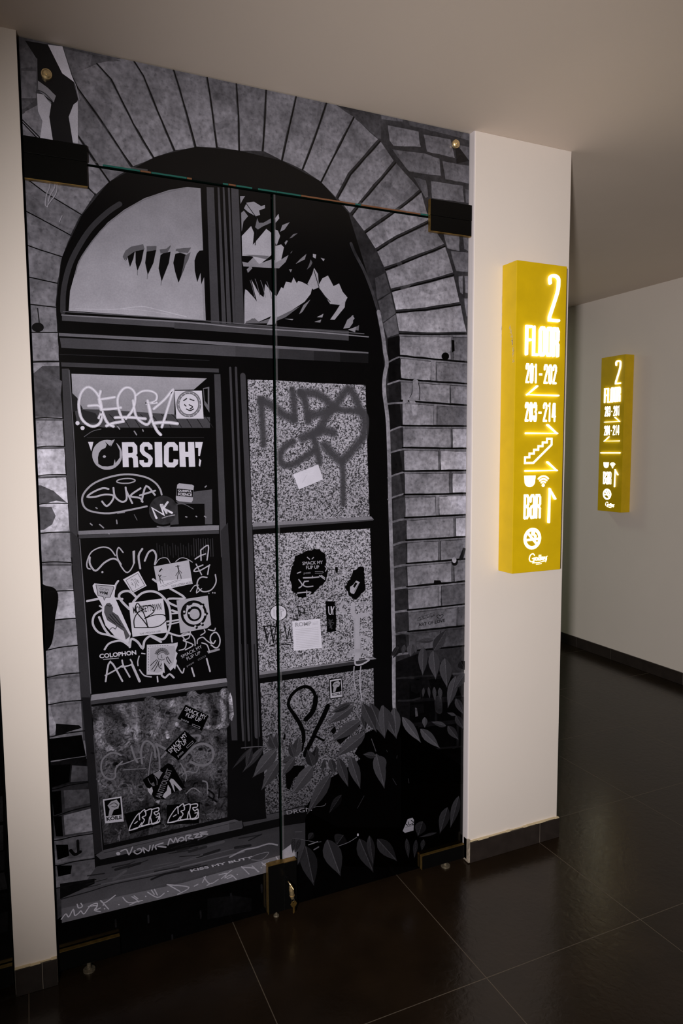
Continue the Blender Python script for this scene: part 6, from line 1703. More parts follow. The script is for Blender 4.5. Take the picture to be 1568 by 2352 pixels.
P('printed_graffiti_tag', 'flat', 'smoky black sprayed letters on the frosted top right pane', [
('s',3,35,81,(1,0,24.5),'1295 3086 -5 144 -8 129'),
('s',3.5,45,75,(1,0,18.4),'1295 3086 -5 144 -8 129'),
('s',4,55,71,(1,0,10.5),'1295 3086 -5 144 -8 129'),
('s',3,35,81,(1,0,32.7),'1282 3359 68 -26 72 -53 73 -34'),
('s',3.5,45,75,(1,0,24.5),'1282 3359 68 -26 72 -53 73 -34'),
('s',4,55,71,(1,0,14.0),'1282 3359 68 -26 72 -53 73 -34'),
('s',3,35,82,(1,0,26.1),'1502 3246 -2 98 -10 82'),
('s',3.5,45,76,(1,0,19.6),'1502 3246 -2 98 -10 82'),
('s',4,55,72,(1,0,11.2),'1502 3246 -2 98 -10 82'),
('s',3,35,83,(1,0,28.4),'1542 3414 33 -55 18 -125'),
('s',3.5,45,76,(1,0,21.3),'1542 3414 33 -55 18 -125'),
('s',4,55,72,(1,0,12.2),'1542 3414 33 -55 18 -125'),
('s',3,35,83,(1,0,32.9),'1549 3414 99 -4 76 -40 31 -49 -62 -30 -92 -22'),
('s',3.5,45,77,(1,0,24.7),'1549 3414 99 -4 76 -40 31 -49 -62 -30 -92 -22'),
('s',4,55,73,(1,0,14.1),'1549 3414 99 -4 76 -40 31 -49 -62 -30 -92 -22'),
('s',3,35,85,(1,0,32.8),'1661 3164 47 85 86 101 80 95 55 -56 32 -79 33 -57 -9 -117'),
('s',3.5,45,78,(1,0,24.6),'1661 3164 47 85 86 101 80 95 55 -56 32 -79 33 -57 -9 -117'),
('s',4,55,74,(1,0,14.1),'1661 3164 47 85 86 101 80 95 55 -56 32 -79 33 -57 -9 -117'),
('s',3,35,85,(1,0,26.5),'1755 3317 110 -8 121 -6'),
('s',3.5,45,78,(1,0,19.9),'1755 3317 110 -8 121 -6'),
('s',4,55,74,(1,0,11.4),'1755 3317 110 -8 121 -6'),
('s',3,35,83,(1,0,34.1),'1769 3164 -77 14 -77 -22 -61 -28'),
('s',3.5,45,77,(1,0,25.6),'1769 3164 -77 14 -77 -22 -61 -28'),
('s',4,55,73,(1,0,14.6),'1769 3164 -77 14 -77 -22 -61 -28'),
('s',3,35,82,(1,0,26.3),'1493 3107 -52 -28 -38 -55 14 -56 60 -8 90 48 69 42'),
('s',3.5,45,75,(1,0,19.8),'1493 3107 -52 -28 -38 -55 14 -56 60 -8 90 48 69 42'),
('s',4,55,71,(1,0,11.3),'1493 3107 -52 -28 -38 -55 14 -56 60 -8 90 48 69 42'),
('s',3,35,83,(1,0,26.9),'1622 3149 30 -85 18 -92'),
('s',3.5,45,77,(1,0,20.2),'1622 3149 30 -85 18 -92'),
('s',4,55,72,(1,0,11.5),'1622 3149 30 -85 18 -92'),
('s',3,35,84,(1,0,35.0),'1706 3086 54 -58 63 -44 65 51 73 79'),
('s',3.5,45,78,(1,0,26.3),'1706 3086 54 -58 63 -44 65 51 73 79'),
('s',4,55,74,(1,0,15.0),'1706 3086 54 -58 63 -44 65 51 73 79'),
('s',3,35,84,(1,0,24.6),'1827 2984 8 -101 -1 -183'),
('s',3.5,45,78,(1,0,18.4),'1827 2984 8 -101 -1 -183'),
('s',4,55,74,(1,0,10.5),'1827 2984 8 -101 -1 -183'),
])
P('printed_sticker', 'flat', 'blank white card tilted on the frosted glass', [
('p',6,100,198,0,'1488 2900 172 61 33 -97 -167 -61'),
('s',7,100,171,(1,0,1.1),'1550 2846 28 49'),
])
P('printed_scraped_patch', 'flat', 'jagged scraped black patch with SMACK MY FLIP UP lettering', [
('p',5,100,4,0,'1496 2381 14 0 15 6 24 6 10 9 19 4 8 2 24 -1 15 9 19 -4 21 0 11 -17 17 -9 11 -12 1 -14 2 -18 4 -16 -4 -19 6 -15 7 -15 2 -14 -5 -15 -1 -18 -6 -13 -5 -20 -7 -6 -13 -15 -19 -7 -12 -16 -13 -8 -13 -10 -15 -18 -25 1 -12 -12 -23 -1 -8 -8 -16 10 -17 -2 -9 28 -13 7 -20 12 -4 12 3 13 0 12 -4 17 -7 17 -2 22 3 14 4 16 4 15 2 20 12 9 -1 13 10 18 1 16'),
('t',7,100,153,('SMACK MY', 1),'1543 2338 142 -3 1 -23 -141 4'),
('t',7,100,153,('FLIP UP', 1),'1568 2309 91 -3 2 -22 -92 3'),
('t',7,100,102,('pozo', 1),'1552 2266 48 1 1 -17 -49 2'),
('s',7,100,151,(1,0,3.0),'1578 2364 16 -14'),
('s',7,100,151,(1,0,3.0),'1611 2351 10 9'),
('s',7,100,150,(1,0,3.3),'1508 2265 23 7'),
('s',7,100,152,(1,0,4.1),'1550 2232 62 -3 46 0'),
('s',7,100,152,(1,0,3.0),'1612 2238 1 -11'),
('s',7,100,153,(1,0,3.4),'1662 2238 36 -27'),
('s',7,100,153,(1,0,2.7),'1674 2239 25 -19'),
('s',7,100,151,(1,0,3.7),'1518 2223 22 -37 -22 -17'),
('s',7,100,151,(1,0,3.8),'1584 2208 -27 -2 -8 -21 23 -13 43 0'),
('s',7,100,151,(1,0,3.0),'1557 2210 -15 -24'),
('s',7,100,152,(1,0,4.1),'1509 2136 48 1 42 -4 -27 -21'),
('s',7,100,152,(1,0,3.0),'1572 2147 0 -33'),
('s',7,100,153,(1,0,3.1),'1702 2297 10 -17 -8 -16'),
('s',7,100,152,(1,0,1.1),'1631 2266 51 -3 0 -10 -51 3'),
])
P('printed_scraped_patch', 'flat', 'leaf shaped scraped black patch with a white glyph', [
('p',5,100,5,0,'1903 2254 21 2 11 8 9 11 27 0 12 -6 5 -16 -4 -15 5 -16 -2 -9 3 -19 -2 -14 1 -20 7 -12 -3 -21 2 -15 -17 -13 -13 -7 -15 -18 -13 -9 -11 -13 -21 11 -16 5 -12 13 -8 14 -4 20 -12 12 -10 24 11 6 8 17 6 12 14 7 3 13 9 20 7 13'),
('p',6,100,158,0,'1880 2112 2 33 20 10 25 28 27 -14 -44 -76 -20 7'),
('p',7,100,5,0,'1919 2172 16 -9 -20 -28 -13 9'),
('s',7,100,41,(1,0,1.2),'1910 2109 38 53'),
('s',6,100,148,(1,0,3.1),'1877 2078 14 -6'),
('p',5,100,6,0,'1775 2288 19 -5 -2 -35 -11 -1 -9 23'),
])
P('printed_sticker', 'flat', 'round white sticker cut by the gap between the doors', [
('p',5,100,17,0,'1436 2014 -2 -13 -6 -12 -10 -10 -12 -7 -15 -4 -15 0 -15 3 -14 7 -12 10 -10 11 -5 13 -2 14 2 13 6 12 10 10 12 7 14 4 15 0 16 -3 14 -7 12 -10 9 -11 6 -13'),
('p',6,100,193,0,'1431 2014 -2 -12 -6 -11 -9 -9 -11 -6 -13 -4 -14 0 -14 3 -13 7 -11 8 -8 11 -5 12 -2 12 2 12 6 11 8 9 11 7 13 3 14 0 14 -3 13 -6 11 -8 9 -11 5 -12'),
('s',7,100,111,(1,0,1.5),'1347 2045 0 -44'),
('s',7,100,112,(1,0,1.5),'1362 2039 -1 -43'),
('s',7,100,122,(1,0,1.8),'1392 2040 11 3 8 -12 -16 -6 4 -33'),
])
P('printed_sticker', 'flat', 'square white flyer with a headline and rows of small text', [
('p',6,100,200,0,'1469 1955 194 -3 13 -197 -197 4'),
('t',7,100,145,('ROMP', 2),'1488 1944 112 -2 3 -28 -113 2'),
('s',7,100,174,(0,0,1.4),'1490 1898 76 -2 82 -3'),
('s',7,100,174,(0,0,1.4),'1491 1887 74 -3 84 -2'),
('s',7,100,175,(0,0,1.4),'1491 1876 74 -3 85 -2'),
('s',7,100,175,(0,0,1.4),'1492 1865 73 -3 86 -3'),
('s',7,100,175,(0,0,1.4),'1492 1854 73 -3 87 -3'),
('s',7,100,175,(0,0,1.4),'1493 1842 72 -2 88 -4'),
('s',7,100,175,(0,0,1.4),'1493 1831 72 -3 88 -3'),
('s',7,100,175,(0,0,1.4),'1493 1820 72 -3 89 -3'),
('s',7,100,175,(0,0,1.4),'1494 1809 71 -3 90 -4'),
('s',7,100,175,(0,0,1.4),'1494 1798 71 -3 91 -4'),
('s',7,100,176,(0,0,1.4),'1495 1786 69 -3 93 -4'),
('s',7,100,176,(0,0,1.4),'1495 1775 69 -3 94 -4'),
('s',7,100,156,(0,0,1.1),'1610 1934 40 0'),
('s',7,100,156,(0,0,1.1),'1610 1926 40 -1'),
('s',7,100,156,(0,0,1.1),'1609 1917 41 0'),
])
P('printed_scraped_patch', 'flat', 'tall black strip with the letters UY in white', [
('p',5,100,5,0,'1701 2063 21 -1 14 -1 20 -4 16 2 -2 -21 5 -13 2 -22 -2 -18 1 -14 3 -21 0 -15 1 -14 -2 -17 -1 -14 -2 -21 5 -12 -21 -2 -22 -1 -23 1 -4 15 1 13 1 19 0 14 -2 15 -1 18 0 13 -2 15 -4 16 3 16 -4 20 4 12'),
('s',6,100,176,(1,0,3.1),'1725 2025 2 -41 10 -12 8 10 -3 42'),
('s',6,100,176,(1,0,3.1),'1744 2024 9 -24 11 22'),
('s',6,100,176,(1,0,3.1),'1753 2000 3 -30'),
('s',6,100,62,(1,0,1.2),'1753 1939 -20 -30'),
('s',6,100,62,(1,0,1.2),'1719 1927 27 -51'),
('s',6,100,63,(1,0,1.2),'1752 1878 -23 5'),
('s',6,100,62,(1,0,1.2),'1730 1933 21 -1'),
('s',6,100,62,(1,0,1.2),'1719 1898 3 4'),
('s',6,100,62,(1,0,1.2),'1724 1913 38 3'),
('s',6,100,63,(1,0,1.2),'1728 1881 35 30'),
('s',6,100,62,(1,0,1.2),'1755 1931 -35 6'),
('s',6,100,62,(1,0,1.2),'1747 1888 -21 55'),
('s',6,100,62,(1,0,1.2),'1733 1932 3 -40'),
('s',6,100,63,(1,0,1.2),'1736 1892 14 -15'),
('s',6,100,63,(1,0,1.2),'1747 1872 -10 36'),
('s',6,100,62,(1,0,1.2),'1729 1937 7 -54'),
('s',6,100,63,(1,0,1.2),'1762 1913 -26 13'),
])
P('printed_graffiti_tag', 'flat', 'thin black marker writing on the frosted middle right pane', [
('s',5,100,20,(1,0,3.8),'1273 1941 45 1 35 -11'),
('s',5,100,20,(1,0,4.4),'1281 1935 11 -42 9 -53'),
('s',5,100,20,(1,0,4.4),'1323 1936 9 -53 9 -53'),
('s',5,100,20,(1,0,2.9),'1363 1969 -10 -77 -12 -59'),
('s',5,100,20,(1,0,3.8),'1387 1911 1 -46 -6 -26'),
('s',5,100,20,(1,0,3.0),'1413 1941 12 -57 8 -42 10 37 9 37'),
('s',5,100,20,(1,0,2.7),'1455 1880 11 -51'),
('s',5,100,20,(1,0,3.2),'1313 1810 38 4'),
('s',5,100,20,(1,0,3.3),'1375 1807 49 3 33 -10'),
('s',5,100,20,(1,0,2.1),'1393 1819 73 -3'),
('s',5,100,20,(1,0,3.0),'1509 2047 11 -64 8 29'),
('s',5,100,20,(1,0,3.0),'1506 2051 42 -19 7 -30 -38 11'),
('s',5,100,20,(1,0,2.7),'1602 2026 0 -18'),
('s',5,100,20,(1,0,3.7),'1478 1970 30 -7'),
])
P('printed_paint_drip', 'flat', 'white paint drips running down the right pane', [
('s',5,95,162,(1,0,15.1),'1906 2023 -7 -41 19 -40 54 2 41 0'),
('s',5,95,163,(1,0,17.6),'1938 1932 -4 -83 -5 -76 2 -123'),
('s',5,90,164,(1,0,8.8),'1963 1838 46 6'),
('s',5,90,164,(1,0,8.1),'1938 1795 67 -8 8 -39'),
('s',5,90,164,(1,0,7.2),'1955 1801 -5 -76 2 -70'),
('s',5,90,160,(1,0,11.7),'1828 2041 -16 -35 24 -25'),
('s',5,90,161,(1,0,3.1),'1832 1981 4 -49'),
('s',5,70,164,(1,0,12.0),'1863 1674 33 27 58 0 50 -22'),
('s',5,60,162,(1,0,8.0),'1947 2023 50 2'),
('s',5,95,165,(1,0,5.6),'1916 1644 4 -35 42 -5 59 23 -25 15'),
('s',5,80,166,(1,0,4.0),'1909 1596 -4 -76 16 -88'),
('s',5,80,167,(1,0,4.1),'1959 1589 -8 -99 16 -142'),
('s',5,85,163,(1,0,4.8),'1914 1927 1 -122 -2 -122'),
])
P('printed_graffiti_tag', 'flat', 'thick black ribbon shaped tag on the bottom right pane', [
('s',5,100,4,(1,0,18.0),'1558 1291 38 32 24 49 7 52'),
('s',5,100,4,(1,0,11.2),'1627 1424 -14 43 -31 33 -39 11 -39 -9'),
('s',5,100,4,(1,0,11.0),'1504 1502 -43 -31 -22 -41 1 -37 39 -66'),
('s',5,100,4,(1,0,13.4),'1479 1327 38 -66 21 -64 1 -54'),
('s',5,100,4,(1,0,6.8),'1539 1143 -9 -59'),
('s',5,100,4,(1,0,17.1),'1714 1353 -23 -46 -24 -42'),
('s',5,100,4,(1,0,15.9),'1667 1265 -41 -69 -32 -63 -39 -61 -5 -26'),
('s',5,100,4,(1,0,6.9),'1626 1162 56 -41'),
('s',5,100,4,(1,0,6.6),'1408 1208 -4 -25'),
])
P('printed_sticker', 'flat', 'small framed sticker with a pale mushroom shaped head above the leaves', [
('p',6,100,4,0,'1724 1536 95 0 9 -140 -101 2'),
('p',7,100,163,0,'1730 1529 84 0 8 -126 -89 1'),
('p',8,100,6,0,'1737 1519 71 2 6 -80 -72 -3'),
('p',9,100,135,0,'1747 1493 14 20 29 5 14 -16 -8 -24 -19 -5 -10 -29 -17 -1 5 33'),
('s',10,100,65,(1,0,2.4),'1761 1494 16 6 13 -10'),
('t',8,100,13,('KOILE', 2),'1745 1434 69 1 2 -16 -69 -2'),
])
P('printed_leaves', 'grain', 'printed compound leaves of a creeper spreading across the lower right', [
('p',4,100,0,0,'2220 1151 194 -129 372 -299 156 -99 10 -722 -731 192 -358 94 -320 175 2 244 64 167 356 111 135 193'),
('p',5,100,3,0,'1405 1003 140 -28 -8 -36 -71 -39 -28 -71 -23 20'),
('p',4,55,0,0,'2230 1586 181 38 254 -128 115 -244 153 -23 10 -673 -722 151'),
('p',4,100,5,0,'1731 1178 36 32 8 -40 -20 -19'),
('p',4,100,[1,1,2,2,2,2,1,1,1,1],0,'1987 1117 77 18 208 -100 2 -662 -491 117 -241 187 113 145 130 51 168 69 -42 48'),
('p',4,100,5,0,'1771 1109 174 94 9 -25 -151 -106'),
('s',7,100,78,(1,0,3.0),'1117 1176 125 -14 104 -36 122 -79 132 -91'),
('s',7,100,76,(1,0,2.4),'1754 992 123 -16'),
('s',7,100,66,(1,0,2.4),'1731 1300 123 58 117 -42'),
('s',7,100,74,(1,0,2.9),'1937 1298 25 -98 34 -76'),
('s',7,100,69,(1,0,2.5),'2038 1069 34 -94'),
('p',7.5,100,34,0,'1182 1168 -14 -5 -22 -13 -22 -17 -21 -21 -19 -23 -15 -20 -10 -12 -6 -7 7 5 13 9 21 13 25 17 23 19 20 20 14 21 7 13'),
('s',8.5,100,55,(1,0,1.1),'1180 1165 -37 -33 -38 -35 -39 -35'),
('p',7.5,100,44,0,'1182 1164 -12 -5 -14 -14 -9 -18 -4 -23 -1 -24 2 -21 0 -13 0 -7 3 6 7 9 13 14 13 19 9 20 3 21 -3 22 -6 14'),
('p',8,100,31,0,'1183 1164 6 -14 3 -22 -3 -21 -9 -20 -13 -19 -13 -14 -7 -9 -3 -6 11 38 16 50'),
('s',8.5,100,64,(1,0,1.1),'1182 1162 -11 -35 -12 -38 -12 -37'),
('s',8.5,100,32,(0,0,0.9),'1175 1139 -18 -10'),
('s',8.5,100,32,(0,0,0.9),'1175 1139 8 -22'),
('s',8.5,100,32,(0,0,0.9),'1168 1119 -16 -11'),
('s',8.5,100,32,(0,0,0.9),'1168 1119 7 -21'),
('s',8.5,100,32,(0,0,0.9),'1162 1099 -14 -11'),
('s',8.5,100,32,(0,0,0.9),'1162 1099 5 -21'),
('s',8.5,100,32,(0,0,0.9),'1157 1082 -13 -13'),
('s',8.5,100,32,(0,0,0.9),'1157 1082 3 -20'),
('p',6,100,53,0,'1263 1157 -18 -4 -27 -13 -25 -21 -23 -26 -19 -29 -14 -26 -10 -15 -6 -9 9 6 15 10 26 14 29 19 26 22 21 25 13 27 4 19'),
('p',6.5,100,40,0,'1264 1156 -4 -19 -13 -27 -21 -25 -26 -22 -29 -19 -26 -14 -15 -10 -9 -6 43 43 57 57'),
('s',7,100,73,(1,0,1.1),'1261 1154 -40 -40 -43 -43 -43 -42'),
('s',7,100,41,(0,0,0.9),'1235 1128 -29 -8'),
('s',7,100,41,(0,0,0.9),'1235 1128 -8 -29'),
('s',7,100,41,(0,0,0.9),'1212 1105 -27 -9'),
('s',7,100,41,(0,0,0.9),'1212 1105 -9 -28'),
('s',7,100,42,(0,0,0.9),'1189 1082 -26 -10'),
('s',7,100,42,(0,0,0.9),'1189 1082 -11 -26'),
('s',7,100,42,(0,0,0.9),'1169 1062 -25 -11'),
('s',7,100,42,(0,0,0.9),'1169 1062 -12 -25'),
('p',9,100,65,0,'1345 1124 -27 2 -36 -8 -31 -19 -23 -31 -17 -37 -11 -33 -8 -19 -6 -11 11 5 20 8 33 9 38 16 31 22 21 30 8 36 -1 27'),
('p',9.5,100,52,0,'1347 1121 1 -27 -8 -36 -21 -30 -31 -22 -38 -16 -33 -9 -20 -8 -11 -5 48 46 64 62'),
('s',10,100,85,(1,0,2.0),'1343 1119 -45 -43 -48 -47 -48 -46'),
('s',10,100,53,(0,0,0.9),'1314 1091 -42 2'),
('s',10,100,53,(0,0,0.9),'1314 1091 0 -42'),
('s',10,100,53,(0,0,0.9),'1288 1067 -39 -2'),
('s',10,100,53,(0,0,0.9),'1288 1067 -2 -40'),
('s',10,100,53,(0,0,0.9),'1263 1042 -37 -4'),
('s',10,100,54,(0,0,0.9),'1263 1042 -6 -36'),
('s',10,100,54,(0,0,0.9),'1240 1020 -33 -6'),
('s',10,100,54,(0,0,0.9),'1240 1020 -7 -33'),
('p',9,100,61,0,'1366 1048 -23 -3 -30 -15 -25 -24 -17 -33 -12 -38 -7 -33 -6 -20 -3 -11 8 7 17 11 28 16 31 22 25 27 15 33 5 35 -3 24'),
('p',9.5,100,48,0,'1369 1046 3 -24 -5 -35 -15 -33 -25 -27 -31 -22 -28 -16 -17 -11 -8 -7 37 53 50 70'),
('s',10,100,82,(1,0,1.7),'1365 1044 -35 -50 -38 -53 -37 -53'),
('s',10,100,49,(0,0,0.9),'1343 1012 -37 -7'),
('s',10,100,49,(0,0,0.9),'1343 1012 3 -39'),
('s',10,100,49,(0,0,0.9),'1322 984 -33 -10'),
('s',10,100,49,(0,0,0.9),'1322 984 1 -37'),
('s',10,100,50,(0,0,0.9),'1302 955 -30 -11'),
('s',10,100,50,(0,0,0.9),'1302 955 -1 -34'),
('s',10,100,50,(0,0,0.9),'1285 931 -29 -13'),
('s',10,100,50,(0,0,0.9),'1285 931 -4 -33'),
('p',7.5,100,59,0,'1339 1128 -1 10 -4 15 -9 12 -13 9 -15 7 -13 5 -8 4 -4 2 2 -4 4 -8 6 -13 7 -15 10 -12 13 -9 14 -4 10 0'),
('s',8.5,100,79,(1,0,1.1),'1337 1129 -19 18 -20 19 -20 19'),
('s',8.5,100,48,(0,0,0.9),'1325 1141 -1 16'),
('s',8.5,100,48,(0,0,0.9),'1325 1141 -16 0'),
('s',8.5,100,48,(0,0,0.9),'1314 1151 -2 15'),
('s',8.5,100,48,(0,0,0.9),'1314 1151 -15 2'),
('s',8.5,100,48,(0,0,0.9),'1304 1161 -4 14'),
('s',8.5,100,48,(0,0,0.9),'1304 1161 -14 3'),
('s',8.5,100,48,(0,0,0.9),'1294 1170 -4 13'),
('s',8.5,100,48,(0,0,0.9),'1294 1170 -13 4'),
('p',9,100,57,0,'1347 1130 9 12 7 18 -3 17 -11 16 -17 15 -16 11 -9 7 -5 5 0 -6 -1 -11 -4 -17 -2 -19 4 -18 11 -15 19 -11 16 -4'),
('p',9.5,100,44,0,'1345 1130 -16 4 -19 11 -11 15 -4 18 2 19 4 17 1 11 0 6 13 -30 18 -41'),
('s',10,100,77,(1,0,1.5),'1345 1132 -12 28 -13 31 -13 30'),
('s',10,100,46,(0,0,0.9),'1337 1150 14 19'),
('s',10,100,46,(0,0,0.9),'1337 1150 -24 8'),
('s',10,100,45,(0,0,0.9),'1330 1166 11 18'),
('s',10,100,45,(0,0,0.9),'1330 1166 -22 9'),
('s',10,100,45,(0,0,0.9),'1323 1183 9 17'),
('s',10,100,45,(0,0,0.9),'1323 1183 -19 9'),
('s',10,100,45,(0,0,0.9),'1317 1197 6 16'),
('s',10,100,45,(0,0,0.9),'1317 1197 -17 9'),
('p',9,100,59,0,'1370 1130 12 8 11 16 1 16 -7 18 -14 17 -14 15 -8 9 -3 5 -2 -5 -4 -10 -8 -15 -6 -18 -1 -18 9 -16 16 -15 16 -8'),
('p',9.5,100,46,0,'1368 1129 -16 8 -16 15 -9 16 1 18 6 18 8 15 4 10 2 5 6 -31 8 -42'),
('s',10,100,79,(1,0,1.5),'1368 1132 -6 29 -6 31 -6 31'),
('s',10,100,48,(0,0,0.9),'1365 1150 18 15'),
('s',10,100,48,(0,0,0.9),'1365 1150 -24 13'),
('s',10,100,48,(0,0,0.9),'1361 1167 15 14'),
('s',10,100,48,(0,0,0.9),'1361 1167 -21 13'),
('s',10,100,48,(0,0,0.9),'1358 1184 12 14'),
('s',10,100,48,(0,0,0.9),'1358 1184 -18 13'),
('s',10,100,47,(0,0,0.9),'1355 1198 10 15'),
('s',10,100,47,(0,0,0.9),'1355 1198 -16 14'),
('p',6,100,51,0,'1467 1048 -11 7 -17 6 -16 -1 -15 -6 -13 -11 -9 -11 -7 -6 -4 -2 5 -1 10 -2 16 -4 19 -3 17 2 13 7 9 12 4 11'),
('p',6.5,100,38,0,'1468 1046 -4 -11 -9 -12 -13 -7 -17 -2 -19 3 -16 4 -10 2 -5 1 28 7 37 9'),
('s',7,100,72,(1,0,1.2),'1466 1047 -26 -7 -28 -7 -28 -7'),
('s',7,100,39,(0,0,1.0),'1449 1042 -18 11'),
('s',7,100,40,(0,0,1.0),'1449 1042 -6 -17'),
('s',7,100,40,(0,0,1.0),'1434 1038 -17 9'),
('s',7,100,40,(0,0,1.0),'1434 1038 -7 -15'),
('s',7,100,40,(0,0,1.0),'1419 1035 -16 7'),
('s',7,100,40,(0,0,1.0),'1419 1035 -8 -14'),
('s',7,100,40,(0,0,1.0),'1406 1031 -15 6'),
('s',7,100,40,(0,0,1.0),'1406 1031 -8 -11'),
('p',7.5,100,58,0,'1474 1046 -16 -1 -22 -8 -19 -16 -13 -21 -9 -25 -6 -22 -5 -14 -3 -7 7 4 12 7 20 9 23 14 19 17 11 21 5 24 -2 17'),
('p',8,100,46,0,'1476 1045 2 -17 -5 -24 -11 -21 -19 -17 -23 -14 -20 -9 -12 -7 -7 -4 28 34 38 45'),
('s',8.5,100,79,(1,0,1.2),'1473 1043 -26 -32 -28 -34 -28 -34'),
('s',8.5,100,47,(0,0,1.0),'1456 1023 -25 -3'),
('s',8.5,100,47,(0,0,1.0),'1456 1023 2 -27'),
('s',8.5,100,47,(0,0,1.0),'1441 1004 -24 -4'),
('s',8.5,100,47,(0,0,1.0),'1441 1004 0 -25'),
('s',8.5,100,47,(0,0,1.0),'1426 986 -22 -6'),
('s',8.5,100,47,(0,0,1.0),'1426 986 -2 -23'),
('s',8.5,100,47,(0,0,1.0),'1413 970 -21 -7'),
('s',8.5,100,47,(0,0,1.0),'1413 970 -4 -22'),
('p',9,100,51,0,'1472 1046 8 10 6 17 -1 18 -9 18 -14 17 -13 14 -7 9 -4 5 0 -5 -2 -11 -4 -16 -2 -19 3 -19 9 -17 15 -14 13 -7'),
('p',9.5,100,38,0,'1470 1046 -13 7 -15 14 -9 17 -3 19 2 19 4 16 2 11 0 5 10 -32 13 -43'),
('s',10,100,71,(1,0,1.2),'1471 1048 -10 31 -10 32 -10 32'),
('s',10,100,39,(0,0,1.0),'1465 1068 11 16'),
('s',10,100,39,(0,0,1.0),'1465 1068 -21 12'),
('s',10,100,39,(0,0,1.0),'1459 1085 10 16'),
('s',10,100,39,(0,0,1.0),'1459 1085 -18 12'),
('s',10,100,39,(0,0,1.0),'1454 1103 7 15'),
('s',10,100,39,(0,0,1.0),'1454 1103 -16 12'),
('s',10,100,39,(0,0,1.0),'1449 1118 6 15'),
('s',10,100,39,(0,0,1.0),'1449 1118 -14 12'),
('p',6,100,55,0,'1481 1048 16 6 18 14 10 20 0 26 -5 27 -7 23 -4 15 -1 8 -4 -6 -8 -11 -16 -15 -15 -20 -9 -21 1 -24 9 -25 12 -16'),
('p',6.5,100,42,0,'1478 1049 -12 16 -9 25 -1 24 9 21 15 20 16 15 8 11 4 6 -9 -42 -11 -55'),
('s',7,100,75,(1,0,1.6),'1480 1051 8 39 9 41 8 42'),
('s',7,100,44,(0,0,1.0),'1485 1076 25 10'),
('s',7,100,44,(0,0,1.0),'1485 1076 -17 26'),
('s',7,100,44,(0,0,1.0),'1490 1098 22 12'),
('s',7,100,44,(0,0,1.0),'1490 1098 -15 25'),
('s',7,100,44,(0,0,1.0),'1494 1120 20 13'),
('s',7,100,44,(0,0,1.0),'1494 1120 -12 24'),
('s',7,100,44,(0,0,1.0),'1498 1140 17 13'),
('s',7,100,43,(0,0,1.0),'1498 1140 -9 22'),
('p',9,100,67,0,'1599 966 -28 0 -37 -9 -30 -22 -22 -32 -15 -39 -10 -35 -7 -20 -5 -12 11 6 20 9 34 11 37 18 31 24 20 32 7 38 -3 28'),
('p',9.5,100,54,0,'1602 963 3 -28 -7 -38 -20 -32 -31 -24 -37 -18 -34 -11 -20 -9 -11 -6 46 50 62 67'),
('s',10,100,87,(1,0,2.1),'1597 961 -44 -47 -46 -50 -47 -50'),
('s',10,100,55,(0,0,1.0),'1569 931 -44 -1'),
('s',10,100,55,(0,0,1.0),'1569 931 3 -44'),
('s',10,100,55,(0,0,1.0),'1544 904 -40 -3'),
('s',10,100,55,(0,0,1.0),'1544 904 0 -41'),
('s',10,100,55,(0,0,1.0),'1519 877 -37 -5'),
('s',10,100,55,(0,0,1.0),'1519 877 -3 -38'),
('s',10,100,55,(0,0,1.0),'1497 854 -34 -8'),
('s',10,100,55,(0,0,1.0),'1497 854 -5 -36'),
('p',6,100,55,0,'1595 962 -17 -8 -25 -18 -22 -25 -17 -31 -13 -33 -10 -29 -7 -18 -4 -10 7 7 14 13 23 19 26 24 22 27 16 30 8 30 1 20'),
('p',6.5,100,42,0,'1597 960 -1 -20 -8 -30 -16 -30 -22 -27 -26 -24 -23 -19 -14 -13 -7 -7 35 51 46 68'),
('s',7,100,76,(1,0,1.2),'1594 958 -33 -49 -35 -51 -34 -51'),
('s',7,100,43,(0,0,1.0),'1573 927 -28 -13'),
('s',7,100,43,(0,0,1.0),'1573 927 -3 -32'),
('s',7,100,43,(0,0,1.0),'1554 899 -26 -14'),
('s',7,100,43,(0,0,1.0),'1554 899 -4 -30'),
('s',7,100,43,(0,0,1.0),'1536 872 -25 -15'),
('s',7,100,43,(0,0,1.0),'1536 872 -6 -30'),
('s',7,100,43,(0,0,1.0),'1519 848 -23 -16'),
('s',7,100,44,(0,0,1.0),'1519 848 -7 -28'),
('p',9,100,42,0,'1601 960 11 12 9 19 -1 21 -11 21 -17 20 -16 17 -10 10 -4 6 -1 -7 -2 -12 -6 -18 -4 -23 3 -22 11 -19 19 -16 17 -9'),
('p',9.5,100,29,0,'1599 960 -17 9 -19 16 -11 19 -3 22 4 23 6 18 2 12 1 7 11 -38 16 -50'),
('s',10,100,63,(1,0,1.6),'1599 963 -10 35 -12 38 -11 38'),
('s',10,100,30,(0,0,1.0),'1592 986 17 18'),
('s',10,100,30,(0,0,1.0),'1592 986 -26 14'),
('s',10,100,30,(0,0,1.0),'1586 1006 14 18'),
('s',10,100,30,(0,0,1.0),'1586 1006 -23 14'),
('s',10,100,30,(0,0,1.0),'1580 1026 11 18'),
('s',10,100,30,(0,0,1.0),'1580 1026 -20 14'),
('s',10,100,30,(0,0,1.0),'1575 1043 8 18'),
('s',10,100,30,(0,0,1.0),'1575 1043 -18 15'),
('p',7.5,100,35,0,'1605 963 14 7 15 15 9 21 1 25 -3 27 -5 23 -2 15 -1 7 -3 -6 -8 -11 -13 -16 -13 -21 -8 -22 -1 -24 7 -24 9 -15'),
('p',8,100,22,0,'1603 964 -9 15 -7 24 1 24 8 22 13 21 13 16 8 11 3 6 -8 -42 -12 -56'),
('s',8.5,100,56,(1,0,1.2),'1605 966 8 39 9 42 8 42'),
('s',8.5,100,23,(0,0,1.0),'1610 991 21 12'),
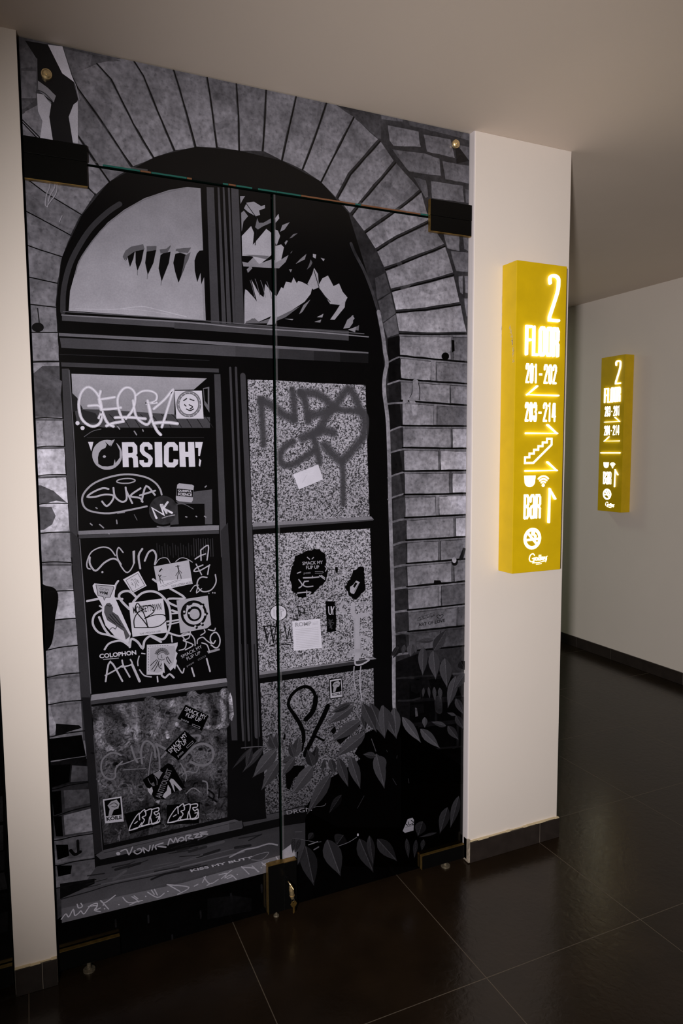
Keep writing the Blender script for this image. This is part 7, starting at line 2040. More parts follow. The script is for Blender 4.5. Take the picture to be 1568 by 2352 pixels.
('s',8.5,100,23,(0,0,1.0),'1610 991 -13 25'),
('s',8.5,100,23,(0,0,1.0),'1615 1014 18 13'),
('s',8.5,100,23,(0,0,1.0),'1615 1014 -11 23'),
('s',8.5,100,23,(0,0,1.0),'1619 1036 17 14'),
('s',8.5,100,23,(0,0,1.0),'1619 1036 -8 23'),
('s',8.5,100,23,(0,0,1.0),'1623 1056 15 14'),
('s',8.5,100,23,(0,0,1.0),'1623 1056 -6 22'),
('p',6,100,54,0,'1727 878 -30 -7 -39 -23 -34 -34 -24 -45 -18 -50 -12 -43 -9 -27 -6 -14 12 9 22 17 36 24 41 32 34 37 22 44 10 46 -2 32'),
('p',6.5,100,41,0,'1730 876 2 -32 -10 -46 -22 -44 -34 -37 -41 -32 -36 -24 -22 -17 -12 -9 52 72 69 97'),
('s',7,100,75,(1,0,2.0),'1725 872 -49 -68 -52 -73 -51 -72'),
('s',7,100,41,(0,0,1.0),'1693 828 -46 -13'),
('s',7,100,42,(0,0,1.0),'1693 828 1 -50'),
('s',7,100,42,(0,0,1.0),'1666 789 -43 -15'),
('s',7,100,42,(0,0,1.0),'1666 789 -2 -47'),
('s',7,100,42,(0,0,1.0),'1638 750 -40 -17'),
('s',7,100,42,(0,0,1.0),'1638 750 -5 -45'),
('s',7,100,42,(0,0,1.0),'1614 717 -37 -20'),
('s',7,100,42,(0,0,1.0),'1614 717 -8 -43'),
('p',7.5,100,38,0,'1688 993 -8 -5 -9 -11 -6 -14 -3 -17 0 -18 2 -16 0 -9 0 -5 2 4 5 7 8 12 8 14 6 16 2 16 -2 16 -4 10'),
('s',8.5,100,59,(1,0,1.2),'1688 991 -7 -27 -7 -28 -8 -29'),
('p',6,100,50,0,'1728 985 -9 -9 -6 -17 1 -17 9 -18 13 -17 14 -15 7 -9 4 -5 0 6 2 10 5 16 3 19 -3 18 -9 17 -15 14 -14 7'),
('p',6.5,100,37,0,'1730 985 14 -7 15 -14 9 -17 3 -18 -3 -19 -5 -16 -2 -10 0 -6 -10 32 -12 43'),
('s',7,100,71,(1,0,1.3),'1730 983 9 -30 9 -32 10 -32'),
('s',7,100,38,(0,0,1.0),'1735 964 -12 -16'),
('s',7,100,38,(0,0,1.0),'1735 964 21 -12'),
('s',7,100,38,(0,0,1.0),'1740 947 -10 -16'),
('s',7,100,38,(0,0,1.0),'1740 947 19 -13'),
('s',7,100,38,(0,0,1.0),'1746 930 -9 -16'),
('s',7,100,38,(0,0,1.0),'1746 930 16 -13'),
('s',7,100,38,(0,0,1.0),'1750 915 -6 -15'),
('s',7,100,39,(0,0,1.0),'1750 915 15 -13'),
('p',7.5,100,53,0,'1785 982 -9 -19 -4 -33 7 -35 16 -36 23 -36 22 -30 13 -19 6 -10 0 11 -1 20 1 33 -2 38 -8 38 -17 34 -24 29 -20 15'),
('p',8,100,40,0,'1788 982 20 -15 24 -29 17 -34 8 -38 2 -38 -1 -33 1 -20 0 -11 -22 66 -29 87'),
('s',8.5,100,74,(1,0,1.6),'1788 978 20 -61 22 -66 22 -65'),
('s',8.5,100,41,(0,0,1.0),'1801 939 -13 -31'),
('s',8.5,100,41,(0,0,1.0),'1801 939 31 -26'),
('s',8.5,100,41,(0,0,1.0),'1812 904 -9 -31'),
('s',8.5,100,41,(0,0,1.0),'1812 904 29 -26'),
('s',8.5,100,41,(0,0,1.0),'1824 869 -7 -30'),
('s',8.5,100,41,(0,0,1.0),'1824 869 26 -26'),
('s',8.5,100,42,(0,0,1.0),'1834 838 -4 -30'),
('s',8.5,100,42,(0,0,1.0),'1834 838 24 -27'),
('p',6,100,58,0,'1876 976 -11 -21 -5 -36 5 -40 18 -41 24 -42 24 -34 14 -22 7 -12 -1 13 1 23 2 36 0 43 -8 43 -18 39 -27 33 -22 18'),
('p',6.5,100,45,0,'1879 976 22 -18 27 -33 18 -39 8 -43 0 -43 -2 -36 -1 -23 1 -13 -23 75 -30 99'),
('s',7,100,80,(1,0,1.9),'1879 971 20 -69 23 -74 22 -75'),
('s',7,100,46,(0,0,1.0),'1892 927 -15 -34'),
('s',7,100,46,(0,0,1.0),'1892 927 35 -30'),
('s',7,100,46,(0,0,1.0),'1904 888 -12 -34'),
('s',7,100,46,(0,0,1.0),'1904 888 31 -31'),
('s',7,100,47,(0,0,1.0),'1916 848 -9 -34'),
('s',7,100,47,(0,0,1.0),'1916 848 28 -31'),
('s',7,100,47,(0,0,1.0),'1926 813 -6 -34'),
('s',7,100,47,(0,0,1.0),'1926 813 26 -31'),
('p',7.5,100,25,0,'1808 720 -17 -1 -23 -7 -19 -15 -13 -22 -9 -25 -6 -23 -4 -13 -3 -7 6 3 13 7 21 9 24 13 19 16 11 22 4 24 -2 17'),
('p',8,100,9,0,'1810 718 2 -17 -4 -24 -11 -22 -19 -16 -24 -13 -21 -9 -13 -7 -6 -3 28 33 39 45'),
('s',8.5,100,48,(1,0,1.3),'1807 717 -26 -32 -29 -34 -29 -33'),
('s',8.5,100,11,(0,0,1.0),'1790 696 -27 -2'),
('s',8.5,100,11,(0,0,1.0),'1790 696 2 -27'),
('s',8.5,100,11,(0,0,1.0),'1775 678 -25 -3'),
('s',8.5,100,11,(0,0,1.0),'1775 678 0 -25'),
('s',8.5,100,11,(0,0,1.0),'1759 660 -23 -5'),
('s',8.5,100,11,(0,0,1.0),'1759 660 -1 -24'),
('s',8.5,100,11,(0,0,1.0),'1746 645 -21 -7'),
('s',8.5,100,11,(0,0,1.0),'1746 645 -3 -23'),
('p',6,100,43,0,'1879 1347 -17 5 -25 3 -25 -4 -24 -10 -22 -15 -17 -14 -11 -7 -7 -5 9 1 15 0 24 -1 28 1 26 5 23 11 16 15 8 13'),
('p',6.5,100,31,0,'1880 1345 -8 -13 -16 -15 -23 -11 -26 -5 -28 -1 -24 1 -15 0 -9 -1 44 14 59 18'),
('s',7,100,64,(1,0,1.2),'1876 1345 -42 -13 -44 -13 -44 -14'),
('s',7,100,32,(0,0,1.0),'1849 1337 -26 8'),
('s',7,100,32,(0,0,1.0),'1849 1337 -12 -20'),
('s',7,100,32,(0,0,1.0),'1826 1329 -26 7'),
('s',7,100,32,(0,0,1.0),'1826 1329 -14 -18'),
('s',7,100,32,(0,0,1.0),'1802 1322 -24 5'),
('s',7,100,32,(0,0,1.0),'1802 1322 -14 -16'),
('s',7,100,32,(0,0,1.0),'1781 1316 -23 3'),
('s',7,100,32,(0,0,1.0),'1781 1316 -15 -15'),
('p',6,100,64,0,'1903 1328 -26 6 -37 1 -35 -11 -31 -21 -26 -27 -20 -26 -13 -14 -8 -8 11 2 22 3 35 2 40 6 37 12 28 21 19 29 6 22'),
('p',6.5,100,52,0,'1905 1325 -6 -22 -19 -29 -28 -21 -37 -12 -40 -6 -35 -2 -22 -3 -11 -2 58 29 79 40'),
('s',7,100,84,(1,0,1.8),'1900 1325 -56 -28 -59 -30 -59 -29'),
('s',7,100,53,(0,0,1.0),'1864 1307 -40 9'),
('s',7,100,53,(0,0,1.0),'1864 1307 -11 -35'),
('s',7,100,53,(0,0,1.0),'1832 1291 -38 6'),
('s',7,100,53,(0,0,1.0),'1832 1291 -13 -32'),
('s',7,100,53,(0,0,1.0),'1801 1275 -37 3'),
('s',7,100,53,(0,0,1.0),'1801 1275 -15 -29'),
('s',7,100,53,(0,0,1.0),'1773 1261 -34 1'),
('s',7,100,53,(0,0,1.0),'1773 1261 -16 -26'),
('p',6,100,63,0,'1953 1219 -29 7 -42 -1 -39 -12 -34 -24 -30 -31 -21 -29 -15 -16 -9 -9 13 3 24 3 39 3 45 7 41 14 32 25 20 31 7 26'),
('p',6.5,100,50,0,'1955 1216 -7 -26 -20 -31 -32 -25 -41 -14 -45 -7 -39 -3 -24 -3 -13 -3 65 34 88 45'),
('s',7,100,83,(1,0,2.0),'1949 1215 -62 -32 -66 -34 -65 -34'),
('s',7,100,51,(0,0,1.0),'1909 1194 -45 10'),
('s',7,100,51,(0,0,1.0),'1909 1194 -12 -39'),
('s',7,100,51,(0,0,1.0),'1874 1176 -43 6'),
('s',7,100,51,(0,0,1.0),'1874 1176 -14 -36'),
('s',7,100,51,(0,0,1.0),'1839 1158 -41 3'),
('s',7,100,51,(0,0,1.0),'1839 1158 -17 -33'),
('s',7,100,51,(0,0,1.0),'1808 1142 -39 1'),
('s',7,100,51,(0,0,1.0),'1808 1142 -18 -30'),
('p',7.5,100,64,0,'1986 1119 -30 5 -43 -2 -41 -15 -35 -26 -29 -33 -22 -30 -15 -18 -9 -9 13 3 25 4 40 5 47 10 42 17 32 26 21 33 6 27'),
('p',8,100,51,0,'1988 1116 -6 -27 -21 -33 -32 -26 -42 -17 -47 -10 -40 -5 -25 -4 -13 -3 67 37 90 51'),
('s',8.5,100,84,(1,0,2.0),'1983 1115 -64 -36 -68 -38 -67 -38'),
('s',8.5,100,52,(0,0,1.0),'1941 1092 -47 7'),
('s',8.5,100,52,(0,0,1.0),'1941 1092 -11 -41'),
('s',8.5,100,52,(0,0,1.0),'1905 1071 -45 5'),
('s',8.5,100,52,(0,0,1.0),'1905 1071 -14 -37'),
('s',8.5,100,52,(0,0,1.0),'1869 1051 -42 1'),
('s',8.5,100,52,(0,0,1.0),'1869 1051 -16 -34'),
('s',8.5,100,52,(0,0,1.0),'1837 1033 -39 -1'),
('s',8.5,100,52,(0,0,1.0),'1837 1033 -18 -31'),
('p',9,100,52,0,'1969 1331 -8 -22 -3 -36 11 -37 23 -36 30 -35 29 -27 17 -18 9 -11 -2 12 -2 23 -1 35 -6 41 -13 40 -23 33 -32 26 -25 13'),
('p',9.5,100,39,0,'1973 1332 25 -13 32 -26 23 -33 13 -40 6 -41 1 -35 2 -23 2 -12 -32 68 -43 88'),
('s',10,100,72,(1,0,2.0),'1973 1327 29 -62 32 -66 32 -67'),
('s',10,100,40,(0,0,1.0),'1992 1288 -12 -36'),
('s',10,100,40,(0,0,1.0),'1992 1288 40 -22'),
('s',10,100,40,(0,0,1.0),'2009 1252 -9 -35'),
('s',10,100,40,(0,0,1.0),'2009 1252 36 -22'),
('s',10,100,40,(0,0,1.0),'2026 1217 -6 -35'),
('s',10,100,40,(0,0,1.0),'2026 1217 33 -24'),
('s',10,100,40,(0,0,1.0),'2041 1185 -3 -33'),
('s',10,100,40,(0,0,1.0),'2041 1185 30 -24'),
('p',6,100,54,0,'2028 1322 -8 -25 -2 -41 11 -44 24 -44 32 -43 30 -35 18 -23 9 -13 -2 14 -3 26 -1 41 -6 49 -14 46 -24 42 -33 33 -27 18'),
('p',6.5,100,42,0,'2032 1323 27 -18 33 -33 24 -42 14 -46 6 -49 1 -41 3 -26 2 -14 -34 81 -45 107'),
('s',7,100,75,(1,0,2.1),'2032 1317 31 -75 34 -80 34 -81'),
('s',7,100,42,(0,0,1.0),'2052 1269 -12 -40'),
('s',7,100,42,(0,0,1.0),'2052 1269 42 -29'),
('s',7,100,43,(0,0,1.0),'2070 1226 -9 -39'),
('s',7,100,43,(0,0,1.0),'2070 1226 38 -29'),
('s',7,100,43,(0,0,1.0),'2088 1184 -6 -39'),
('s',7,100,43,(0,0,1.0),'2088 1184 35 -31'),
('s',7,100,43,(0,0,1.0),'2104 1146 -3 -39'),
('s',7,100,43,(0,0,1.0),'2104 1146 31 -32'),
('p',7.5,100,60,0,'2114 1292 -9 -24 -1 -39 11 -41 25 -41 32 -40 31 -32 17 -21 10 -12 -3 14 -2 24 -2 39 -6 46 -14 44 -25 38 -34 31 -26 15'),
('p',8,100,47,0,'2118 1293 26 -15 34 -31 25 -38 14 -44 6 -46 2 -39 2 -24 3 -14 -35 76 -45 100'),
('s',8.5,100,80,(1,0,2.1),'2118 1288 32 -70 34 -75 34 -75'),
('s',8.5,100,47,(0,0,1.0),'2138 1243 -12 -39'),
('s',8.5,100,48,(0,0,1.0),'2138 1243 42 -26'),
('s',8.5,100,48,(0,0,1.0),'2157 1203 -9 -38'),
('s',8.5,100,48,(0,0,1.1),'2157 1203 38 -26'),
('s',8.5,100,48,(0,0,1.1),'2175 1163 -6 -37'),
('s',8.5,100,48,(0,0,1.1),'2175 1163 35 -28'),
('s',8.5,100,48,(0,0,1.1),'2191 1128 -3 -37'),
('s',8.5,100,48,(0,0,1.1),'2191 1128 32 -29'),
('p',6,100,42,0,'1978 1291 -9 -12 -9 -23 -3 -28 4 -30 9 -30 10 -26 5 -16 2 -9 2 9 3 15 8 23 6 29 2 29 -5 28 -12 26 -11 15'),
('p',6.5,100,29,0,'1980 1291 11 -15 12 -26 5 -28 -2 -29 -6 -29 -8 -23 -3 -15 -2 -9 -2 53 -3 69'),
('s',7,100,63,(1,0,1.2),'1979 1288 3 -49 2 -52 2 -52'),
('s',7,100,30,(0,0,1.0),'1981 1256 -15 -20'),
('s',7,100,30,(0,0,1.0),'1981 1256 17 -24'),
('s',7,100,30,(0,0,1.0),'1982 1229 -12 -21'),
('s',7,100,30,(0,0,1.0),'1982 1229 15 -25'),
('s',7,100,30,(0,0,1.0),'1983 1201 -10 -21'),
('s',7,100,30,(0,0,1.0),'1983 1201 13 -24'),
('s',7,100,30,(0,0,1.0),'1984 1176 -8 -21'),
('s',7,100,31,(0,0,1.0),'1984 1176 11 -23'),
('p',9,100,48,0,'2072 944 -6 12 -14 14 -16 8 -17 3 -19 -2 -15 -3 -10 -1 -5 -1 5 -3 8 -7 13 -12 17 -12 17 -8 17 -2 16 5 9 7'),
('p',9.5,100,35,0,'2072 942 -9 -7 -16 -5 -17 2 -17 8 -17 12 -13 12 -8 7 -5 3 30 -9 41 -12'),
('s',10,100,70,(1,0,1.2),'2070 944 -29 9 -30 9 -31 9'),
('s',10,100,36,(0,0,1.0),'2052 949 -12 19'),
('s',10,100,37,(0,0,1.0),'2052 949 -16 -10'),
('s',10,100,36,(0,0,1.0),'2035 954 -11 17'),
('s',10,100,36,(0,0,1.0),'2035 954 -15 -8'),
('s',10,100,36,(0,0,1.0),'2019 959 -12 15'),
('s',10,100,36,(0,0,1.0),'2019 959 -15 -6'),
('s',10,100,36,(0,0,1.0),'2004 964 -12 13'),
('s',10,100,36,(0,0,1.0),'2004 964 -14 -5'),
('p',9,100,62,0,'2071 959 -14 -22 -10 -37 4 -43 16 -44 25 -45 25 -38 13 -24 7 -13 1 13 2 25 6 37 3 46 -5 46 -18 42 -28 37 -24 20'),
('p',9.5,100,49,0,'2074 959 24 -20 28 -37 18 -42 5 -46 -3 -46 -6 -37 -2 -25 -1 -13 -19 80 -26 107'),
('s',10,100,83,(1,0,2.1),'2074 954 18 -74 19 -80 20 -80'),
('s',10,100,49,(0,0,1.1),'2085 906 -20 -35'),
('s',10,100,49,(0,0,1.1),'2085 906 38 -34'),
('s',10,100,49,(0,0,1.1),'2096 864 -17 -35'),
('s',10,100,50,(0,0,1.1),'2096 864 33 -34'),
('s',10,100,50,(0,0,1.1),'2106 821 -13 -35'),
('s',10,100,50,(0,0,1.1),'2106 821 30 -34'),
('s',10,100,50,(0,0,1.1),'2115 784 -9 -35'),
('s',10,100,50,(0,0,1.1),'2115 784 27 -35'),
('p',7.5,100,61,0,'2088 939 -12 -13 -9 -20 3 -21 13 -19 21 -19 20 -15 12 -9 6 -6 0 7 3 12 5 20 4 24 -5 21 -14 19 -23 14 -21 6'),
('p',8,100,48,0,'2091 940 21 -6 23 -14 14 -19 5 -21 -4 -24 -5 -20 -3 -12 0 -7 -16 37 -21 49'),
('s',8.5,100,83,(1,0,1.9),'2091 937 14 -34 16 -37 16 -36'),
('s',8.5,100,49,(0,0,1.1),'2100 915 -18 -20'),
('s',8.5,100,49,(0,0,1.1),'2100 915 32 -11'),
('s',8.5,100,49,(0,0,1.1),'2108 896 -14 -20'),
('s',8.5,100,49,(0,0,1.1),'2108 896 29 -12'),
('s',8.5,100,49,(0,0,1.1),'2117 876 -12 -19'),
('s',8.5,100,49,(0,0,1.1),'2117 876 25 -12'),
('s',8.5,100,50,(0,0,1.1),'2124 859 -9 -19'),
('s',8.5,100,50,(0,0,1.1),'2124 859 22 -13'),
('p',7.5,100,69,0,'2211 1263 -17 -17 -16 -30 -4 -35 9 -39 17 -40 17 -34 10 -21 4 -12 3 11 6 20 13 30 10 37 3 38 -10 38 -21 33 -20 20'),
('p',8,100,57,0,'2215 1262 20 -20 21 -33 10 -38 -3 -38 -10 -37 -13 -30 -6 -20 -3 -11 -5 68 -7 91'),
('s',8.5,100,90,(1,0,2.0),'2214 1258 5 -64 5 -68 5 -68'),
('s',8.5,100,57,(0,0,0.8),'2217 1217 -26 -27'),
('s',8.5,100,57,(0,0,0.8),'2217 1217 30 -32'),
('s',8.5,100,57,(0,0,0.8),'2220 1181 -23 -27'),
('s',8.5,100,58,(0,0,0.8),'2220 1181 27 -32'),
('s',8.5,100,58,(0,0,0.8),'2222 1144 -18 -27'),
('s',8.5,100,58,(0,0,0.9),'2222 1144 24 -32'),
('s',8.5,100,58,(0,0,0.8),'2225 1112 -15 -27'),
('s',8.5,100,58,(0,0,0.9),'2225 1112 20 -31'),
('p',9,100,62,0,'2124 1296 -16 -18 -14 -31 -4 -38 7 -41 15 -43 15 -35 9 -23 4 -13 2 12 6 21 12 32 10 40 3 40 -9 40 -18 35 -18 21'),
('p',9.5,100,49,0,'2128 1295 18 -21 18 -35 9 -40 -3 -40 -10 -40 -12 -32 -6 -21 -2 -12 -4 73 -6 96'),
('s',10,100,82,(1,0,1.8),'2126 1291 4 -68 4 -72 4 -72'),
('s',10,100,50,(0,0,0.8),'2129 1247 -24 -28'),
('s',10,100,50,(0,0,0.8),'2129 1247 27 -34'),
('s',10,100,50,(0,0,0.8),'2131 1209 -21 -29'),
('s',10,100,50,(0,0,0.8),'2131 1209 24 -34'),
('s',10,100,50,(0,0,0.8),'2133 1170 -17 -29'),
('s',10,100,50,(0,0,0.8),'2133 1170 21 -33'),
('s',10,100,50,(0,0,0.8),'2135 1137 -14 -30'),
('s',10,100,50,(0,0,0.8),'2135 1137 18 -34'),
('p',6,100,78,0,'2279 1183 -1 -23 9 -36 19 -36 30 -35 35 -32 32 -25 20 -17 10 -10 -5 12 -8 22 -11 36 -17 41 -22 39 -29 31 -34 24 -25 11'),
('p',6.5,100,65,0,'2282 1185 25 -11 34 -24 29 -31 22 -39 17 -41 11 -36 8 -22 5 -12 -46 65 -61 86'),
('s',7,100,99,(1,0,1.7),'2284 1180 42 -60 45 -64 47 -65'),
('s',7,100,65,(0,0,0.9),'2311 1142 0 -38'),
('s',7,100,65,(0,0,0.9),'2311 1142 39 -19'),
('s',7,100,66,(0,0,0.9),'2335 1107 2 -36'),
('s',7,100,66,(0,0,0.9),'2335 1107 37 -19'),
('s',7,100,66,(0,0,0.9),'2359 1073 5 -35'),
('s',7,100,66,(0,0,0.9),'2359 1073 35 -21'),
('s',7,100,66,(0,0,0.9),'2381 1043 7 -34'),
('s',7,100,66,(0,0,0.9),'2381 1043 32 -22'),
('p',9,100,72,0,'2424 1074 1 -22 12 -32 21 -31 32 -27 36 -24 33 -18 20 -12 11 -8 -6 11 -11 19 -13 32 -20 36 -24 32 -31 25 -34 16 -25 5'),
('p',9.5,100,59,0,'2426 1076 25 -5 34 -16 31 -25 24 -32 20 -36 13 -32 11 -19 6 -11 -50 53 -66 70'),
('s',10,100,94,(1,0,1.7),'2428 1072 46 -49 49 -52 50 -53'),
('s',10,100,60,(0,0,0.9),'2458 1041 3 -36'),
('s',10,100,60,(0,0,0.9),'2458 1041 39 -10'),
('s',10,100,60,(0,0,0.9),'2484 1013 6 -34'),
('s',10,100,60,(0,0,0.9),'2484 1013 37 -12'),
('s',10,100,60,(0,0,0.9),'2510 985 8 -32'),
('s',10,100,60,(0,0,0.9),'2510 985 35 -13'),
('s',10,100,61,(0,0,0.9),'2533 961 10 -31'),
('s',10,100,61,(0,0,0.9),'2533 961 33 -15'),
('p',7.5,100,71,0,'2461 1154 -9 -5 -9 -9 -3 -12 2 -14 7 -14 7 -13 4 -7 2 -5 2 4 3 6 8 10 6 12 3 13 -4 14 -9 12 -9 8'),
('p',8,100,58,0,'2462 1154 9 -8 9 -12 4 -14 -3 -13 -6 -12 -8 -10 -3 -6 -2 -4 0 24 0 31'),
('s',8.5,100,92,(1,0,1.1),'2461 1152 1 -22 0 -23 0 -24'),
('s',8.5,100,59,(0,0,0.9),'2462 1138 -14 -8'),
('s',8.5,100,59,(0,0,0.9),'2462 1138 13 -12'),
('s',8.5,100,59,(0,0,0.9),'2462 1126 -12 -9'),
('s',8.5,100,59,(0,0,0.9),'2462 1126 12 -13'),
('s',8.5,100,59,(0,0,0.9),'2462 1113 -10 -8'),
('s',8.5,100,59,(0,0,0.9),'2462 1113 10 -12'),
('s',8.5,100,59,(0,0,0.9),'2462 1102 -9 -9'),
('s',8.5,100,59,(0,0,0.9),'2462 1102 8 -12'),
('p',9,100,55,0,'2533 1630 25 1 30 10 23 19 13 28 7 31 2 29 3 17 2 9 -8 -5 -16 -9 -28 -12 -29 -17 -23 -21 -11 -27 0 -29 7 -22'),
('p',9.5,100,42,0,'2530 1632 -7 22 0 29 11 27 23 21 29 17 28 12 16 9 8 5 -32 -43 -42 -57'),
('s',10,100,76,(1,0,1.9),'2534 1634 30 40 32 42 32 43'),
('s',10,100,43,(0,0,0.9),'2553 1659 38 4'),
('s',10,100,43,(0,0,0.9),'2553 1659 -10 34'),
('s',10,100,43,(0,0,0.9),'2570 1682 35 5'),
('s',10,100,43,(0,0,0.9),'2570 1682 -7 32'),
('s',10,100,43,(0,0,0.9),'2587 1705 32 7'),
('s',10,100,43,(0,0,0.9),'2587 1705 -4 30'),
('s',10,100,43,(0,0,0.9),'2602 1725 29 9'),
('s',10,100,43,(0,0,0.9),'2602 1725 -1 28'),
('p',9,100,59,0,'2531 1709 -12 9 -22 8 -24 4 -24 -2 -24 -5 -19 -6 -13 -3 -7 -1 7 -2 14 -3 21 -7 25 -7 25 -3 23 2 20 7 11 8'),
('p',9.5,100,46,0,'2532 1708 -11 -8 -20 -7 -23 -2 -25 3 -25 7 -21 7 -14 3 -7 2 43 -1 58 -2'),
('s',10,100,80,(1,0,1.0),'2528 1709 -41 1 -43 1 -44 2'),
('s',10,100,47,(0,0,0.9),'2502 1709 -20 13'),
('s',10,100,48,(0,0,0.9),'2502 1709 -18 -11'),
('s',10,100,47,(0,0,0.9),'2479 1710 -20 11'),
('s',10,100,47,(0,0,0.9),'2479 1710 -18 -10'),
('s',10,100,47,(0,0,0.9),'2455 1711 -20 9'),
('s',10,100,47,(0,0,0.9),'2455 1711 -17 -8'),
('s',10,100,47,(0,0,0.9),'2435 1712 -20 8'),
('s',10,100,47,(0,0,0.9),'2435 1712 -18 -7'),
('p',9,100,62,0,'2442 1668 -16 -14 -16 -27 -7 -33 5 -36 11 -37 13 -31 6 -20 3 -11 4 10 7 18 13 27 13 34 5 35 -5 34 -16 32 -16 18'),
('p',9.5,100,49,0,'2446 1667 16 -18 16 -32 5 -34 -5 -35 -13 -34 -13 -27 -7 -18 -4 -10 1 63 1 83'),
('s',10,100,82,(1,0,1.7),'2444 1664 -1 -59 -1 -62 0 -63'),
('s',10,100,50,(0,0,0.9),'2444 1626 -26 -24'),
('s',10,100,50,(0,0,0.9),'2444 1626 24 -31'),
('s',10,100,50,(0,0,0.9),'2443 1593 -22 -24'),
('s',10,100,50,(0,0,0.9),'2443 1593 21 -31'),
('s',10,100,50,(0,0,0.9),'2443 1559 -19 -24'),
('s',10,100,50,(0,0,0.9),'2443 1559 18 -30'),
('s',10,100,50,(0,0,0.9),'2442 1530 -15 -25'),
('s',10,100,50,(0,0,0.9),'2442 1530 16 -29'),
('p',6,100,67,0,'2526 1628 -17 -16 -16 -29 -3 -33 9 -37 19 -37 19 -31 10 -20 5 -11 3 11 6 19 12 29 11 36 1 36 -11 34 -22 31 -22 18'),
('p',6.5,100,54,0,'2530 1628 22 -18 22 -31 11 -34 -1 -36 -11 -36 -12 -29 -6 -19 -3 -11 -7 65 -10 85'),
('s',7,100,88,(1,0,2.0),'2529 1624 6 -60 7 -64 8 -64'),
('s',7,100,55,(0,0,0.9),'2533 1586 -26 -27'),
('s',7,100,55,(0,0,0.9),'2533 1586 33 -30'),
('s',7,100,55,(0,0,0.9),'2537 1551 -23 -26'),
('s',7,100,55,(0,0,0.9),'2537 1551 29 -29'),
('s',7,100,55,(0,0,0.9),'2541 1517 -19 -26'),
('s',7,100,56,(0,0,0.9),'2541 1517 25 -29'),
('s',7,100,56,(0,0,0.9),'2544 1487 -16 -27'),
('s',7,100,56,(0,0,0.9),'2544 1487 22 -29'),
('p',7.5,100,63,0,'2623 1561 -20 -16 -17 -29 -5 -35 10 -37 19 -39 20 -32 11 -20 5 -12 3 11 7 19 15 30 12 36 3 37 -11 36 -24 32 -24 19'),
('p',8,100,50,0,'2627 1561 24 -19 24 -32 11 -36 -3 -37 -12 -36 -15 -30 -7 -19 -3 -11 -6 66 -8 88'),
('s',8.5,100,85,(1,0,2.2),'2626 1556 6 -61 6 -66 6 -66'),
('s',8.5,100,51,(0,0,0.9),'2629 1517 -29 -26'),
('s',8.5,100,51,(0,0,0.9),'2629 1517 36 -31'),
('s',8.5,100,51,(0,0,0.9),'2633 1482 -26 -26'),
('s',8.5,100,52,(0,0,0.9),'2633 1482 31 -30'),
('s',8.5,100,51,(0,0,0.9),'2636 1447 -21 -27'),
('s',8.5,100,52,(0,0,0.9),'2636 1447 27 -30'),
('s',8.5,100,52,(0,0,0.9),'2639 1416 -18 -27'),
('s',8.5,100,52,(0,0,0.9),'2639 1416 23 -30'),
('p',7.5,100,70,0,'2349 1699 -15 -5 -15 -10 -7 -13 3 -15 10 -17 11 -15 5 -9 2 -5 4 4 6 7 13 10 12 13 5 14 -4 15 -13 15 -14 10'),
('p',8,100,57,0,'2352 1698 14 -10 13 -15 4 -15 -5 -14 -12 -13 -13 -10 -6 -7 -4 -4 3 27 2 35'),
('s',8.5,100,90,(1,0,1.5),'2350 1696 -2 -24 -2 -27 -2 -26'),
('s',8.5,100,58,(0,0,0.8),'2349 1681 -23 -8'),
('s',8.5,100,58,(0,0,0.8),'2349 1681 21 -16'),
('s',8.5,100,58,(0,0,0.8),'2348 1667 -20 -8'),
('s',8.5,100,58,(0,0,0.8),'2348 1667 18 -16'),
('s',8.5,100,58,(0,0,0.8),'2347 1652 -17 -8'),
('s',8.5,100,58,(0,0,0.8),'2347 1652 15 -14'),
('s',8.5,100,58,(0,0,0.8),'2346 1640 -15 -9'),
('s',8.5,100,58,(0,0,0.8),'2346 1640 13 -14'),
('p',9,100,53,0,'2293 1702 -8 -4 -9 -8 -5 -10 -1 -13 3 -13 4 -12 2 -7 1 -4 2 3 4 6 8 8 7 11 5 11 -1 12 -5 12 -6 8'),
('s',10,100,74,(1,0,1.0),'2293 1701 -4 -20 -4 -22 -4 -21'),
('s',10,100,42,(0,0,0.8),'2291 1688 -13 -6'),
('s',10,100,42,(0,0,0.8),'2291 1688 9 -12'),
('s',10,100,42,(0,0,0.8),'2288 1676 -11 -6'),
('s',10,100,42,(0,0,0.8),'2288 1676 8 -11'),
('s',10,100,42,(0,0,0.8),'2286 1665 -10 -7'),
('s',10,100,42,(0,0,0.8),'2286 1665 6 -11'),
('s',10,100,42,(0,0,0.8),'2284 1655 -8 -7'),
('s',10,100,42,(0,0,0.8),'2284 1655 5 -11'),
('p',9,100,37,0,'2250 1692 -11 -2 -14 -6 -11 -10 -6 -14 -3 -17 0 -14 -2 -9 -1 -4 4 3 8 4 13 7 14 10 10 11 5 14 0 15 -4 11'),
('p',9.5,100,24,0,'2252 1691 4 -11 0 -15 -5 -14 -10 -11 -14 -10 -13 -7 -8 -4 -4 -3 15 22 20 31'),
('s',10,100,58,(1,0,1.0),'2250 1690 -13 -21 -15 -23 -15 -23'),
('s',10,100,25,(0,0,0.8),'2241 1676 -17 -3'),
('s',10,100,25,(0,0,0.8),'2241 1676 6 -17'),
('s',10,100,25,(0,0,0.8),'2234 1664 -17 -4'),
('s',10,100,25,(0,0,0.8),'2234 1664 3 -16'),
('s',10,100,25,(0,0,0.8),'2226 1652 -15 -5'),
('s',10,100,25,(0,0,0.8),'2226 1652 2 -15'),
('s',10,100,25,(0,0,0.8),'2219 1641 -14 -5'),
('s',10,100,25,(0,0,0.8),'2219 1641 1 -14'),
